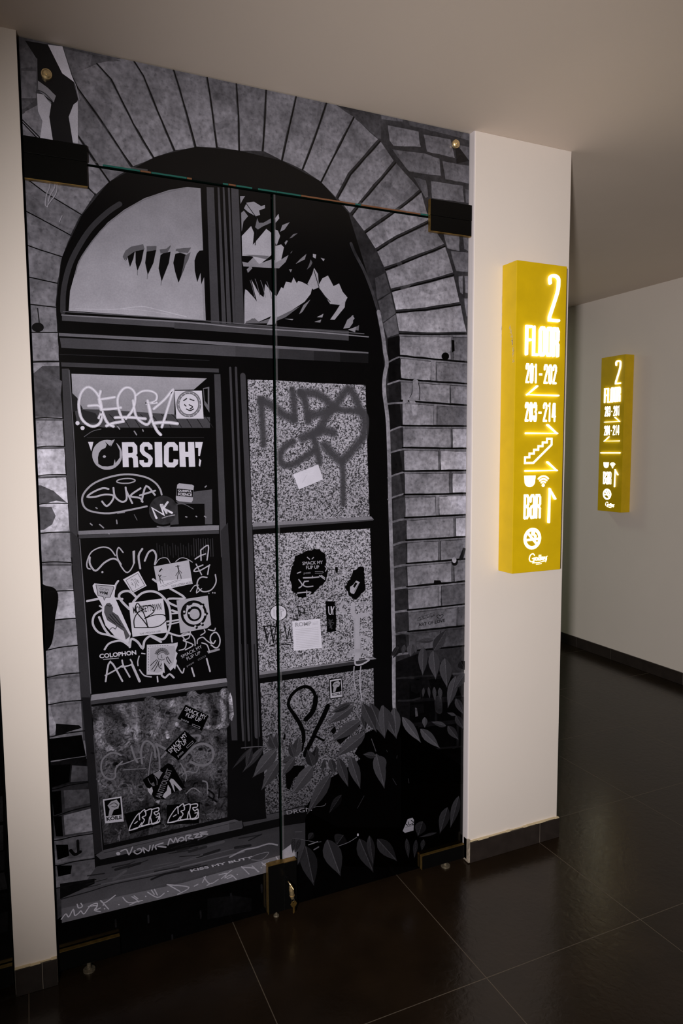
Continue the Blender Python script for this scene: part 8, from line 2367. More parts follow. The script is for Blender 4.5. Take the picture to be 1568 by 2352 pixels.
('p',9,100,34,0,'2240 1699 -9 -2 -13 -7 -11 -11 -9 -14 -6 -15 -4 -13 -3 -8 -2 -5 4 4 7 5 12 7 13 11 11 11 8 14 3 13 0 10'),
('s',10,100,55,(1,0,1.0),'2240 1697 -17 -20 -17 -23 -17 -22'),
('s',10,100,22,(0,0,0.8),'2229 1684 -15 -5'),
('s',10,100,22,(0,0,0.8),'2229 1684 0 -15'),
('s',10,100,22,(0,0,0.8),'2220 1672 -14 -5'),
('s',10,100,22,(0,0,0.8),'2220 1672 -1 -14'),
('s',10,100,22,(0,0,0.8),'2211 1660 -13 -6'),
('s',10,100,22,(0,0,0.8),'2211 1660 -3 -13'),
('s',10,100,22,(0,0,0.8),'2202 1650 -12 -7'),
('s',10,100,22,(0,0,0.8),'2202 1650 -3 -13'),
('p',9,100,65,0,'2378 1688 -5 -4 -5 -8 0 -9 3 -10 5 -10 6 -9 3 -5 1 -3 1 3 2 5 4 8 3 10 0 10 -3 9 -7 9 -6 4'),
('s',10,100,86,(1,0,1.0),'2379 1687 2 -16 2 -18 3 -17'),
('s',10,100,54,(0,0,0.9),'2380 1677 -7 -8'),
('s',10,100,54,(0,0,0.9),'2380 1677 10 -8'),
('s',10,100,54,(0,0,0.9),'2382 1667 -7 -7'),
('s',10,100,54,(0,0,0.9),'2382 1667 8 -7'),
('s',10,100,54,(0,0,0.9),'2383 1658 -6 -7'),
('s',10,100,54,(0,0,0.9),'2383 1658 7 -8'),
('s',10,100,54,(0,0,0.9),'2384 1650 -5 -8'),
('s',10,100,54,(0,0,0.9),'2384 1650 6 -8'),
('p',6,100,67,0,'2720 1417 -22 -12 -26 -26 -17 -35 -6 -40 1 -43 4 -37 1 -23 0 -13 7 10 12 18 23 27 24 35 16 37 4 39 -7 37 -11 25'),
('p',6.5,100,54,0,'2723 1416 11 -25 7 -37 -4 -39 -16 -37 -24 -35 -23 -27 -12 -18 -7 -10 20 69 26 91'),
('s',7,100,88,(1,0,1.8),'2720 1412 -19 -64 -20 -69 -19 -68'),
('s',7,100,55,(0,0,0.9),'2708 1371 -34 -21'),
('s',7,100,55,(0,0,0.9),'2708 1371 17 -39'),
('s',7,100,55,(0,0,0.9),'2697 1334 -30 -22'),
('s',7,100,55,(0,0,0.9),'2697 1334 14 -38'),
('s',7,100,55,(0,0,0.9),'2687 1298 -27 -23'),
('s',7,100,55,(0,0,0.9),'2687 1298 10 -37'),
('s',7,100,55,(0,0,0.9),'2678 1266 -25 -24'),
('s',7,100,55,(0,0,0.9),'2678 1266 7 -36'),
('p',7.5,100,62,0,'2797 1426 -21 1 -26 -5 -19 -14 -11 -21 -6 -25 -2 -22 -3 -14 -2 -7 7 4 14 5 23 7 25 12 19 15 10 20 0 25 -6 18'),
('p',8,100,49,0,'2799 1425 6 -18 0 -25 -10 -20 -19 -15 -25 -12 -23 -7 -14 -5 -7 -4 27 32 36 43'),
('s',8.5,100,84,(1,0,1.6),'2796 1423 -26 -29 -27 -32 -27 -32'),
('s',8.5,100,50,(0,0,0.9),'2780 1404 -32 1'),
('s',8.5,100,50,(0,0,0.9),'2780 1404 8 -28'),
('s',8.5,100,50,(0,0,0.9),'2765 1387 -29 -1'),
('s',8.5,100,50,(0,0,0.9),'2765 1387 6 -26'),
('s',8.5,100,50,(0,0,0.9),'2750 1370 -26 -3'),
('s',8.5,100,50,(0,0,0.9),'2750 1370 3 -24'),
('s',8.5,100,50,(0,0,0.9),'2738 1355 -24 -5'),
('s',8.5,100,50,(0,0,0.9),'2738 1355 0 -23'),
('p',9,100,25,0,'2757 1523 -13 -10 -9 -15 1 -13 11 -10 18 -9 18 -7 9 -4 5 -3 2 5 2 8 7 14 5 15 -2 14 -12 10 -21 5 -18 1'),
('p',9.5,100,9,0,'2760 1524 18 -1 21 -5 12 -10 2 -14 -5 -15 -7 -14 -2 -8 -2 -5 -11 22 -16 28'),
('s',10,100,47,(1,0,1.8),'2759 1522 11 -20 12 -21 12 -22'),
('s',10,100,10,(0,0,0.9),'2766 1509 -18 -16'),
('s',10,100,10,(0,0,0.9),'2766 1509 28 -2'),
('s',10,100,10,(0,0,0.9),'2772 1498 -15 -15'),
('s',10,100,10,(0,0,0.9),'2772 1498 26 -3'),
('s',10,100,10,(0,0,0.9),'2779 1487 -13 -15'),
('s',10,100,11,(0,0,0.9),'2779 1487 22 -5'),
('s',10,100,11,(0,0,0.9),'2784 1477 -9 -14'),
('s',10,100,11,(0,0,0.9),'2784 1477 20 -5'),
('p',6,100,53,0,'2722 1250 -6 -13 -2 -21 7 -22 14 -21 20 -21 18 -16 11 -10 6 -7 -1 8 -2 13 0 20 -3 25 -8 23 -15 20 -20 15 -17 8'),
('p',6.5,100,40,0,'2724 1251 17 -8 20 -15 15 -20 8 -23 3 -25 0 -20 2 -13 1 -8 -20 40 -27 52'),
('s',7,100,75,(1,0,1.3),'2724 1248 19 -37 20 -39 20 -39'),
('s',7,100,41,(0,0,0.9),'2736 1224 -8 -21'),
('s',7,100,41,(0,0,0.9),'2736 1224 26 -12'),
('s',7,100,41,(0,0,0.9),'2747 1204 -6 -21'),
('s',7,100,41,(0,0,0.9),'2747 1204 24 -14'),
('s',7,100,41,(0,0,0.9),'2758 1183 -4 -21'),
('s',7,100,41,(0,0,0.9),'2758 1183 21 -14'),
('s',7,100,41,(0,0,0.9),'2767 1164 -2 -20'),
('s',7,100,41,(0,0,0.9),'2767 1164 19 -14'),
('p',7.5,100,58,0,'2641 1058 -7 12 -16 15 -20 12 -22 7 -24 4 -19 1 -13 2 -7 1 6 -4 10 -8 16 -13 20 -15 21 -11 21 -7 21 0 13 3'),
('p',8,100,44,0,'2641 1057 -13 -3 -21 0 -21 7 -21 11 -20 15 -16 13 -10 8 -6 4 38 -16 51 -22'),
('s',8.5,100,79,(1,0,1.1),'2638 1059 -36 15 -38 17 -38 16'),
('s',8.5,100,46,(0,0,0.9),'2615 1069 -13 18'),
('s',8.5,100,46,(0,0,0.9),'2615 1069 -20 -4'),
('s',8.5,100,45,(0,0,0.9),'2595 1078 -14 16'),
('s',8.5,100,45,(0,0,0.9),'2595 1078 -20 -3'),
('s',8.5,100,45,(0,0,0.9),'2574 1086 -13 16'),
('s',8.5,100,45,(0,0,0.9),'2574 1086 -19 -1'),
('s',8.5,100,45,(0,0,0.9),'2556 1094 -14 14'),
('s',8.5,100,45,(0,0,0.9),'2556 1094 -18 0'),
('p',6,100,49,0,'2655 1054 -3 -15 3 -23 11 -22 20 -19 24 -17 23 -13 13 -9 7 -5 -2 7 -5 14 -4 22 -9 25 -13 23 -20 18 -24 11 -19 5'),
('p',6.5,100,35,0,'2657 1056 19 -5 24 -11 20 -18 13 -23 9 -25 4 -22 5 -14 2 -7 -29 37 -39 50'),
('s',7,100,71,(1,0,1.5),'2658 1053 27 -35 29 -37 29 -38'),
('s',7,100,36,(0,0,0.9),'2675 1030 -4 -24'),
('s',7,100,36,(0,0,0.9),'2675 1030 30 -7'),
('s',7,100,36,(0,0,0.9),'2691 1011 -2 -24'),
('s',7,100,36,(0,0,0.9),'2691 1011 27 -9'),
('s',7,100,36,(0,0,0.9),'2706 991 1 -23'),
('s',7,100,36,(0,0,0.9),'2706 991 25 -10'),
('s',7,100,36,(0,0,0.9),'2720 973 2 -21'),
('s',7,100,36,(0,0,0.9),'2720 973 23 -11'),
('p',6,100,44,0,'2723 1123 -5 -13 -1 -20 7 -20 15 -19 21 -18 18 -14 11 -9 6 -6 -1 7 -2 12 -1 20 -4 23 -9 21 -16 18 -20 13 -17 6'),
('p',6.5,100,30,0,'2725 1124 17 -6 20 -13 16 -18 9 -21 4 -23 1 -20 2 -12 1 -7 -21 36 -29 48'),
('s',7,100,66,(1,0,1.3),'2726 1121 19 -33 22 -36 21 -36'),
('s',7,100,31,(0,0,0.9),'2738 1100 -7 -21'),
('s',7,100,31,(0,0,0.9),'2738 1100 26 -10'),
('s',7,100,31,(0,0,0.9),'2750 1081 -6 -20'),
('s',7,100,31,(0,0,0.9),'2750 1081 23 -11'),
('s',7,100,31,(0,0,0.9),'2761 1062 -3 -20'),
('s',7,100,31,(0,0,0.9),'2761 1062 21 -12'),
('s',7,100,31,(0,0,0.9),'2771 1045 -1 -19'),
('s',7,100,31,(0,0,0.9),'2771 1045 19 -12'),
('p',6,100,53,0,'2724 1124 -4 7 -9 9 -12 7 -14 4 -14 2 -12 1 -7 1 -4 1 3 -2 6 -5 10 -8 12 -9 12 -7 13 -3 12 -1 8 2'),
('s',7,100,75,(1,0,1.1),'2723 1124 -22 9 -23 10 -23 10'),
('p',6,100,48,0,'2452 1370 -5 -4 -6 -9 -3 -11 0 -12 3 -13 3 -11 1 -7 1 -3 1 3 3 6 5 9 5 11 3 11 -1 12 -4 11 -5 7'),
('s',7,100,70,(1,0,1.0),'2453 1369 -2 -20 -2 -21 -2 -21'),
('p',9,100,49,0,'2489 1371 -4 -7 -3 -11 0 -14 3 -15 6 -15 5 -12 4 -8 1 -4 1 4 1 8 2 12 2 14 -1 15 -3 14 -7 12 -6 7'),
('s',10,100,70,(1,0,1.0),'2490 1369 3 -24 3 -26 4 -26'),
('p',7.5,100,56,0,'2537 1364 -6 -8 -6 -14 -1 -17 4 -18 6 -18 6 -16 4 -9 2 -6 1 5 2 10 4 14 3 17 1 18 -4 17 -7 16 -8 9'),
('s',8.5,100,78,(1,0,1.1),'2538 1362 2 -30 2 -31 3 -32'),
('s',8.5,100,44,(0,0,0.9),'2539 1343 -9 -13'),
('s',8.5,100,44,(0,0,0.9),'2539 1343 11 -15'),
('s',8.5,100,44,(0,0,0.9),'2540 1326 -7 -13'),
('s',8.5,100,44,(0,0,0.9),'2540 1326 10 -15'),
('s',8.5,100,44,(0,0,0.9),'2542 1309 -7 -13'),
('s',8.5,100,44,(0,0,0.9),'2542 1309 8 -14'),
('s',8.5,100,44,(0,0,0.9),'2543 1294 -5 -13'),
('s',8.5,100,44,(0,0,0.9),'2543 1294 7 -14'),
('p',6,100,54,0,'2585 1350 -7 -6 -6 -13 -2 -14 4 -16 7 -17 7 -13 4 -9 2 -5 1 5 3 8 5 12 4 16 1 15 -4 16 -9 13 -8 8'),
('s',7,100,76,(1,0,1.1),'2586 1348 2 -26 3 -28 2 -27'),
('s',7,100,42,(0,0,0.9),'2588 1332 -11 -11'),
('s',7,100,42,(0,0,0.9),'2588 1332 12 -13'),
('s',7,100,42,(0,0,0.9),'2589 1317 -9 -11'),
('s',7,100,42,(0,0,0.9),'2589 1317 11 -13'),
('s',7,100,42,(0,0,0.9),'2590 1302 -7 -11'),
('s',7,100,42,(0,0,0.9),'2590 1302 10 -13'),
('s',7,100,42,(0,0,0.9),'2591 1289 -6 -12'),
('s',7,100,42,(0,0,0.9),'2591 1289 9 -13'),
('p',9,100,50,0,'2753 507 -21 -12 -24 -26 -17 -34 -8 -41 -2 -44 2 -38 0 -24 -1 -13 7 10 12 18 22 27 23 35 17 37 6 40 -4 39 -10 25'),
('p',9.5,100,35,0,'2755 506 10 -25 4 -39 -6 -40 -17 -37 -23 -35 -22 -27 -12 -18 -7 -10 22 70 28 92'),
('s',10,100,74,(1,0,1.6),'2753 502 -21 -65 -21 -69 -22 -70'),
('s',10,100,36,(0,0,1.0),'2740 460 -32 -20'),
('s',10,100,36,(0,0,1.0),'2740 460 13 -40'),
('s',10,100,37,(0,0,1.0),'2728 423 -29 -21'),
('s',10,100,37,(0,0,1.0),'2728 423 10 -39'),
('s',10,100,37,(0,0,1.0),'2717 386 -26 -22'),
('s',10,100,37,(0,0,1.0),'2717 386 7 -38'),
('s',10,100,37,(0,0,1.0),'2707 354 -24 -24'),
('s',10,100,37,(0,0,1.0),'2707 354 4 -37'),
('p',9,100,45,0,'2654 442 -22 -7 -26 -18 -17 -27 -6 -34 3 -38 5 -33 2 -21 0 -11 6 8 13 13 24 19 23 26 16 30 4 33 -8 35 -13 23'),
('p',9.5,100,30,0,'2658 440 13 -23 8 -35 -4 -33 -16 -30 -23 -26 -24 -19 -13 -13 -6 -8 19 56 25 75'),
('s',10,100,69,(1,0,1.9),'2655 437 -18 -53 -19 -56 -19 -56'),
('s',10,100,31,(0,0,1.0),'2643 403 -34 -11'),
('s',10,100,31,(0,0,1.0),'2643 403 19 -37'),
('s',10,100,31,(0,0,1.0),'2633 373 -31 -13'),
('s',10,100,31,(0,0,1.0),'2633 373 15 -36'),
('s',10,100,31,(0,0,1.0),'2623 343 -28 -15'),
('s',10,100,31,(0,0,1.0),'2623 343 12 -34'),
('s',10,100,31,(0,0,1.0),'2614 317 -25 -16'),
('s',10,100,31,(0,0,1.0),'2614 317 9 -33'),
('p',6,100,36,0,'2446 382 -21 1 -24 -6 -13 -13 -1 -20 7 -25 10 -23 4 -13 1 -7 6 3 11 6 20 6 21 11 12 15 -1 21 -13 24 -15 18'),
('p',6.5,100,21,0,'2450 380 15 -18 13 -24 1 -21 -12 -15 -21 -11 -20 -6 -11 -6 -6 -3 12 31 16 42'),
('s',7,100,60,(1,0,2.1),'2447 379 -10 -30 -12 -31 -12 -32'),
('s',7,100,22,(0,0,1.0),'2440 360 -33 0'),
('s',7,100,22,(0,0,1.0),'2440 360 23 -29'),
('s',7,100,22,(0,0,1.0),'2434 343 -29 -1'),
('s',7,100,22,(0,0,1.0),'2434 343 20 -26'),
('s',7,100,22,(0,0,1.0),'2428 326 -26 -3'),
('s',7,100,22,(0,0,1.0),'2428 326 16 -24'),
('s',7,100,22,(0,0,1.0),'2423 311 -23 -4'),
('s',7,100,22,(0,0,1.0),'2423 311 12 -22'),
('p',7.5,100,34,0,'2315 284 -7 -11 -5 -20 0 -24 5 -26 8 -27 9 -23 4 -14 3 -8 1 8 1 13 5 20 3 25 -1 26 -5 25 -10 23 -9 13'),
('s',8.5,100,59,(1,0,1.1),'2316 281 5 -43 4 -45 5 -47'),
('s',8.5,100,19,(0,0,0.9),'2319 254 -10 -18'),
('s',8.5,100,19,(0,0,0.9),'2319 254 14 -22'),
('s',8.5,100,19,(0,0,0.9),'2322 229 -9 -18'),
('s',8.5,100,19,(0,0,0.9),'2322 229 12 -21'),
('s',8.5,100,20,(0,0,0.9),'2324 205 -7 -19'),
('s',8.5,100,20,(0,0,0.9),'2324 205 11 -22'),
('s',8.5,100,20,(0,0,0.9),'2326 183 -5 -18'),
('s',8.5,100,20,(0,0,0.9),'2326 183 10 -21'),
('p',9,100,32,0,'2393 258 -9 -8 -10 -17 -5 -21 -1 -24 4 -26 4 -22 2 -13 1 -8 2 6 5 12 8 17 9 22 5 23 -1 23 -6 22 -6 14'),
('s',10,100,56,(1,0,1.1),'2393 255 -4 -39 -4 -41 -5 -42'),
('s',10,100,16,(0,0,1.0),'2391 230 -14 -14'),
('s',10,100,16,(0,0,1.0),'2391 230 10 -22'),
('s',10,100,16,(0,0,1.0),'2388 208 -12 -14'),
('s',10,100,16,(0,0,1.0),'2388 208 9 -22'),
('s',10,100,16,(0,0,1.0),'2386 186 -11 -15'),
('s',10,100,16,(0,0,1.0),'2386 186 7 -21'),
('s',10,100,17,(0,0,1.0),'2384 166 -10 -15'),
('s',10,100,17,(0,0,1.0),'2384 166 5 -20'),
('p',7.5,100,34,0,'2456 243 -9 -3 -10 -9 -6 -12 0 -15 3 -16 5 -14 2 -9 0 -5 3 4 4 6 9 9 9 12 5 13 -1 14 -6 15 -6 9'),
('s',8.5,100,59,(1,0,1.2),'2456 241 -4 -23 -4 -25 -5 -24'),
('s',8.5,100,20,(0,0,1.0),'2454 226 -14 -6'),
('s',8.5,100,20,(0,0,1.0),'2454 226 10 -15'),
('s',8.5,100,20,(0,0,1.0),'2451 213 -12 -6'),
('s',8.5,100,20,(0,0,1.0),'2451 213 9 -15'),
('s',8.5,100,20,(0,0,1.0),'2449 200 -11 -7'),
('s',8.5,100,20,(0,0,1.0),'2449 200 7 -14'),
('s',8.5,100,20,(0,0,1.0),'2447 188 -10 -7'),
('s',8.5,100,20,(0,0,1.0),'2447 188 5 -13'),
('p',6,100,34,0,'2568 267 -13 4 -23 5 -25 2 -25 -2 -25 -3 -20 -4 -13 -1 -7 -1 8 -1 14 -2 22 -4 27 -3 26 -2 24 2 20 4 11 5'),
('s',7,100,59,(1,0,1.2),'2565 266 -42 0 -46 0 -45 1'),
('p',7.5,100,42,0,'1541 419 -19 -22 -16 -40 0 -47 17 -51 28 -51 28 -44 15 -27 8 -16 2 15 5 27 11 40 8 50 -2 51 -19 48 -32 43 -29 24'),
('p',8,100,26,0,'1546 419 29 -24 32 -43 19 -48 2 -51 -8 -50 -11 -40 -5 -27 -2 -15 -18 90 -23 120'),
('s',8.5,100,65,(1,0,2.8),'1545 413 16 -82 17 -90 18 -89'),
('s',8.5,100,27,(0,0,0.8),'1555 360 -29 -36'),
('s',8.5,100,27,(0,0,0.8),'1555 360 45 -40'),
('s',8.5,100,28,(0,0,0.8),'1565 313 -25 -37'),
('s',8.5,100,28,(0,0,0.8),'1565 313 39 -41'),
('s',8.5,100,28,(0,0,0.8),'1574 265 -20 -37'),
('s',8.5,100,28,(0,0,0.8),'1574 265 35 -40'),
('s',8.5,100,28,(0,0,0.8),'1582 223 -16 -37'),
('s',8.5,100,28,(0,0,0.8),'1582 223 31 -40'),
('p',7.5,100,51,0,'1533 422 -13 -3 -17 -11 -11 -17 -5 -22 -2 -24 1 -22 0 -13 -1 -7 5 5 8 8 15 12 15 16 11 18 5 21 -3 23 -6 15'),
('p',8,100,37,0,'1535 421 6 -15 3 -23 -5 -21 -11 -18 -15 -16 -15 -12 -8 -8 -5 -5 15 36 20 47'),
('s',8.5,100,74,(1,0,1.1),'1533 419 -13 -33 -15 -35 -15 -36'),
('s',8.5,100,38,(0,0,0.8),'1525 398 -22 -7'),
('s',8.5,100,38,(0,0,0.8),'1525 398 8 -24'),
('s',8.5,100,38,(0,0,0.8),'1517 379 -19 -8'),
('s',8.5,100,38,(0,0,0.8),'1517 379 6 -23'),
('s',8.5,100,38,(0,0,0.8),'1509 360 -17 -9'),
('s',8.5,100,38,(0,0,0.8),'1509 360 4 -22'),
('s',8.5,100,38,(0,0,0.8),'1502 343 -16 -9'),
('s',8.5,100,38,(0,0,0.8),'1502 343 3 -20'),
('p',6,100,52,0,'1699 424 -18 -25 -13 -43 6 -46 24 -48 36 -46 35 -39 20 -25 10 -14 1 15 2 27 8 42 3 51 -9 50 -25 45 -40 37 -34 20'),
('p',6.5,100,37,0,'1705 425 34 -20 40 -37 25 -45 9 -50 -3 -51 -8 -42 -2 -27 -1 -15 -29 87 -39 114'),
('s',7,100,75,(1,0,3.1),'1704 419 27 -80 29 -86 29 -86'),
('s',7,100,38,(0,0,0.8),'1721 368 -27 -41'),
('s',7,100,38,(0,0,0.8),'1721 368 53 -33'),
('s',7,100,38,(0,0,0.8),'1737 322 -23 -40'),
('s',7,100,38,(0,0,0.8),'1737 322 48 -34'),
('s',7,100,39,(0,0,0.8),'1752 276 -17 -40'),
('s',7,100,39,(0,0,0.8),'1752 276 43 -34'),
('s',7,100,39,(0,0,0.8),'1766 236 -13 -39'),
('s',7,100,39,(0,0,0.8),'1766 236 38 -35'),
('p',6,100,42,0,'1940 372 -13 -25 -6 -42 9 -45 25 -45 35 -45 33 -36 19 -24 10 -13 -1 14 -1 26 3 42 -3 49 -12 48 -26 43 -37 35 -30 18'),
('p',6.5,100,27,0,'1945 372 30 -18 37 -35 26 -43 12 -48 3 -49 -3 -42 1 -26 1 -14 -33 83 -44 110'),
('s',7,100,65,(1,0,2.6),'1945 367 30 -77 33 -82 33 -84'),
('s',7,100,27,(0,0,0.8),'1964 318 -19 -41'),
('s',7,100,27,(0,0,0.8),'1964 318 48 -31'),
('s',7,100,28,(0,0,0.8),'1982 274 -15 -40'),
('s',7,100,28,(0,0,0.9),'1982 274 43 -32'),
('s',7,100,28,(0,0,0.9),'1999 230 -10 -40'),
('s',7,100,28,(0,0,0.9),'1999 230 39 -33'),
('s',7,100,28,(0,0,0.9),'2015 191 -7 -39'),
('s',7,100,28,(0,0,0.9),'2015 191 35 -33'),
('p',9,100,42,0,'2017 380 -10 -17 -8 -31 0 -35 9 -40 14 -40 15 -34 8 -21 4 -12 1 11 2 20 6 31 4 38 -1 39 -10 37 -17 34 -15 19'),
('p',9.5,100,26,0,'2019 379 15 -19 17 -34 10 -37 1 -39 -4 -38 -6 -31 -2 -20 -1 -11 -9 69 -13 92'),
('s',10,100,65,(1,0,1.4),'2019 375 8 -64 9 -69 10 -69'),
('s',10,100,27,(0,0,0.9),'2024 334 -15 -28'),
('s',10,100,27,(0,0,0.9),'2024 334 23 -32'),
('s',10,100,28,(0,0,0.9),'2029 297 -13 -27'),
('s',10,100,28,(0,0,0.9),'2029 297 21 -32'),
('s',10,100,28,(0,0,0.9),'2034 261 -10 -28'),
('s',10,100,28,(0,0,0.9),'2034 261 18 -32'),
('s',10,100,28,(0,0,0.9),'2038 228 -8 -28'),
('s',10,100,28,(0,0,0.9),'2038 228 16 -31'),
('p',9,100,42,0,'2079 337 -3 -25 6 -38 19 -36 32 -32 39 -28 36 -21 21 -15 11 -9 -5 13 -7 22 -10 37 -15 42 -23 37 -31 30 -38 19 -29 6'),
('p',9.5,100,27,0,'2082 339 29 -6 38 -19 31 -30 23 -37 15 -42 10 -37 7 -22 5 -13 -48 63 -64 82'),
('s',10,100,66,(1,0,2.3),'2084 334 44 -56 48 -62 48 -62'),
('s',10,100,28,(0,0,0.9),'2112 298 -4 -41'),
('s',10,100,28,(0,0,0.9),'2112 298 45 -12'),
('s',10,100,28,(0,0,0.9),'2137 265 0 -39'),
('s',10,100,28,(0,0,0.9),'2137 265 42 -14'),
('s',10,100,28,(0,0,0.9),'2163 233 3 -38'),
('s',10,100,28,(0,0,0.9),'2163 233 39 -17'),
('s',10,100,28,(0,0,0.9),'2185 204 6 -36'),
('s',10,100,28,(0,0,0.9),'2185 204 37 -18'),
('p',7.5,100,40,0,'1459 496 -7 -6 -7 -13 -4 -16 1 -18 3 -19 4 -16 2 -10 1 -5 2 4 3 9 6 13 6 16 3 17 -1 17 -5 16 -6 11'),
('s',8.5,100,63,(1,0,0.9),'1459 494 -2 -29 -2 -31 -2 -31'),
('s',8.5,100,26,(0,0,0.8),'1458 475 -11 -10'),
('s',8.5,100,26,(0,0,0.8),'1458 475 9 -16'),
('s',8.5,100,26,(0,0,0.8),'1457 459 -10 -11'),
('s',8.5,100,26,(0,0,0.8),'1457 459 7 -16'),
('s',8.5,100,26,(0,0,0.8),'1456 442 -9 -11'),
('s',8.5,100,26,(0,0,0.8),'1456 442 6 -15'),
('s',8.5,100,27,(0,0,0.8),'1454 428 -7 -12'),
('s',8.5,100,27,(0,0,0.8),'1454 428 6 -16'),
('p',9,100,37,0,'1503 479 -9 -3 -11 -8 -7 -13 -4 -15 -1 -17 1 -15 -1 -9 0 -5 3 4 5 6 9 9 10 12 8 13 3 15 -2 15 -3 11'),
('s',10,100,60,(1,0,0.9),'1503 477 -9 -24 -10 -25 -10 -25'),
('s',10,100,23,(0,0,0.8),'1497 462 -14 -6'),
('s',10,100,24,(0,0,0.8),'1497 462 5 -16'),
('s',10,100,24,(0,0,0.8),'1492 448 -13 -6'),
('s',10,100,24,(0,0,0.8),'1492 448 3 -15'),
('s',10,100,24,(0,0,0.8),'1486 435 -11 -7'),
('s',10,100,24,(0,0,0.8),'1486 435 3 -15'),
('s',10,100,24,(0,0,0.8),'1482 423 -10 -8'),
('s',10,100,24,(0,0,0.8),'1482 423 1 -14'),
('p',6,100,29,0,'1819 429 -21 12 -25 8 -15 -3 -4 -15 4 -22 6 -21 3 -12 1 -6 6 0 12 -2 21 -6 22 -2 15 5 2 15 -10 24 -13 21'),
('p',6.5,100,13,0,'1823 425 13 -21 10 -24 -2 -15 -15 -5 -22 2 -21 6 -12 2 -6 0 16 17 21 23'),
('s',7,100,53,(1,0,2.4),'1820 426 -15 -16 -16 -17 -16 -17'),
('s',7,100,15,(0,0,0.8),'1810 416 -33 17'),
('s',7,100,15,(0,0,0.8),'1810 416 20 -33'),
('s',7,100,15,(0,0,0.8),'1802 406 -30 15'),
('s',7,100,15,(0,0,0.8),'1802 406 16 -29'),
('s',7,100,15,(0,0,0.8),'1793 397 -26 11'),
('s',7,100,15,(0,0,0.8),'1793 397 13 -26'),
('s',7,100,15,(0,0,0.8),'1786 389 -24 9'),
('s',7,100,15,(0,0,0.8),'1786 389 9 -23'),
('p',9,100,34,0,'1598 500 -10 4 -13 1 -8 -4 -5 -9 -1 -12 0 -11 0 -7 -1 -3 4 1 6 0 11 0 12 2 9 5 4 9 -2 12 -4 11'),
('p',9.5,100,19,0,'1600 499 4 -11 2 -12 -4 -9 -9 -5 -12 -2 -11 0 -6 0 -4 -1 12 12 15 16'),
('s',10,100,57,(1,0,1.0),'1598 499 -11 -12 -11 -12 -12 -12'),
('s',10,100,20,(0,0,0.8),'1591 491 -16 6'),
('s',10,100,20,(0,0,0.8),'1591 491 6 -16'),
('s',10,100,20,(0,0,0.8),'1585 485 -15 4'),
('s',10,100,20,(0,0,0.8),'1585 485 5 -15'),
('s',10,100,20,(0,0,0.8),'1579 478 -13 3'),
('s',10,100,21,(0,0,0.8),'1579 478 3 -13'),
('s',10,100,21,(0,0,0.8),'1573 473 -12 1'),
('s',10,100,21,(0,0,0.8),'1573 473 2 -12'),
('s',8,100,82,(1,0,1.6),'1453 497 69 -26 89 -40 45 -8'),
('s',8,100,101,(1,0,2.0),'1781 360 80 9 61 21'),
('p',9,100,175,0,'1937 404 -2 -7 -5 -1 -5 4 -1 7 2 7 4 2 5 -4'),
('s',8,100,74,(1,0,2.5),'1472 536 48 -10'),
('s',8,100,113,(1,0,3.2),'1566 423 65 6'),
('s',8,100,89,(1,0,4.5),'1604 379 33 11'),
('s',8,100,41,(1,0,2.1),'2203 752 29 -51'),
('s',8,100,41,(1,0,2.1),'2328 727 6 -34'),
('s',8,100,40,(1,0,2.1),'2238 914 -3 -19'),
('s',8,100,41,(1,0,2.1),'1979 674 -51 -77'),
('s',8,100,39,(1,0,2.0),'2161 954 -7 15'),
('p',7,100,35,0,'1317 734 16 20 15 -26'),
('p',7,100,35,0,'1363 739 16 20 15 -26'),
('p',7,100,34,0,'1273 767 15 19 15 -26'),
])
P('printed_sticker', 'flat', 'pale paper scrap among the dark leaves', [
('p',10,100,143,0,'2283 350 40 79 40 1 11 -20 -3 -77 -70 -2'),
('s',11,100,22,(0,0,1.4),'2305 373 66 -2'),
('s',11,100,19,(1,0,2.8),'2308 396 15 -14'),
('s',11,100,19,(1,0,2.8),'2330 407 4 -24 15 0'),
('s',11,100,19,(1,0,2.8),'2352 412 18 -17 -14 -10 14 -7'),
])
P('printed_paper_scrap', 'grain', 'torn strips of a paste-up poster on the top left bricks', [
('p',6,100,30,0,'36 5179 111 5 44 -90 74 -75 20 -82 -36 -69 -13 -48 15 -117 -97 -11 -17 127 14 76 -61 50 -1 155'),
('p',6,100,235,0,'146 5183 71 7 39 -134 14 -36 -59 33'),
('p',6,100,[210,207,202,203,201,207,206,209],0,'82 4926 32 1 36 -43 -12 -65 13 -116 -62 1 15 87 -20 47'),
('p',6,100,157,0,'90 4992 47 -27 38 -33 -12 -35 -74 46'),
('p',6,100,199,0,'261 4904 23 22 -7 -219 -26 1 -16 129'),
('s',7,100,173,(1,0,2.0),'270 5020 11 -32 10 -55'),
('s',7,100,77,(1,0,2.8),'85 4944 35 -10 36 -32'),
('s',7,100,124,(1,0,1.7),'89 5100 -4 -156'),
('s',7,100,168,(1,0,2.5),'130 4485 -6 -32 -15 -37 -8 -52 11 -10'),
('s',7,100,166,(1,0,2.6),'164 4490 -7 -58 -39 -60 -6 -18'),
('s',7,100,168,(1,0,2.6),'136 4477 16 6 -3 -27 -24 -43 -8 -30'),
('s',7,100,157,(1,0,2.6),'167 4283 15 34'),
])

# every shape gets its place in the stack of inks, a few microns apart
_order = sorted(((sh[1], pi, si) for pi, p in enumerate(PRINTS) for si, sh in enumerate(p[3])))
DEPTH = {(pi, si): 0.0012 + 0.0000026 * k for k, (_, pi, si) in enumerate(_order)}


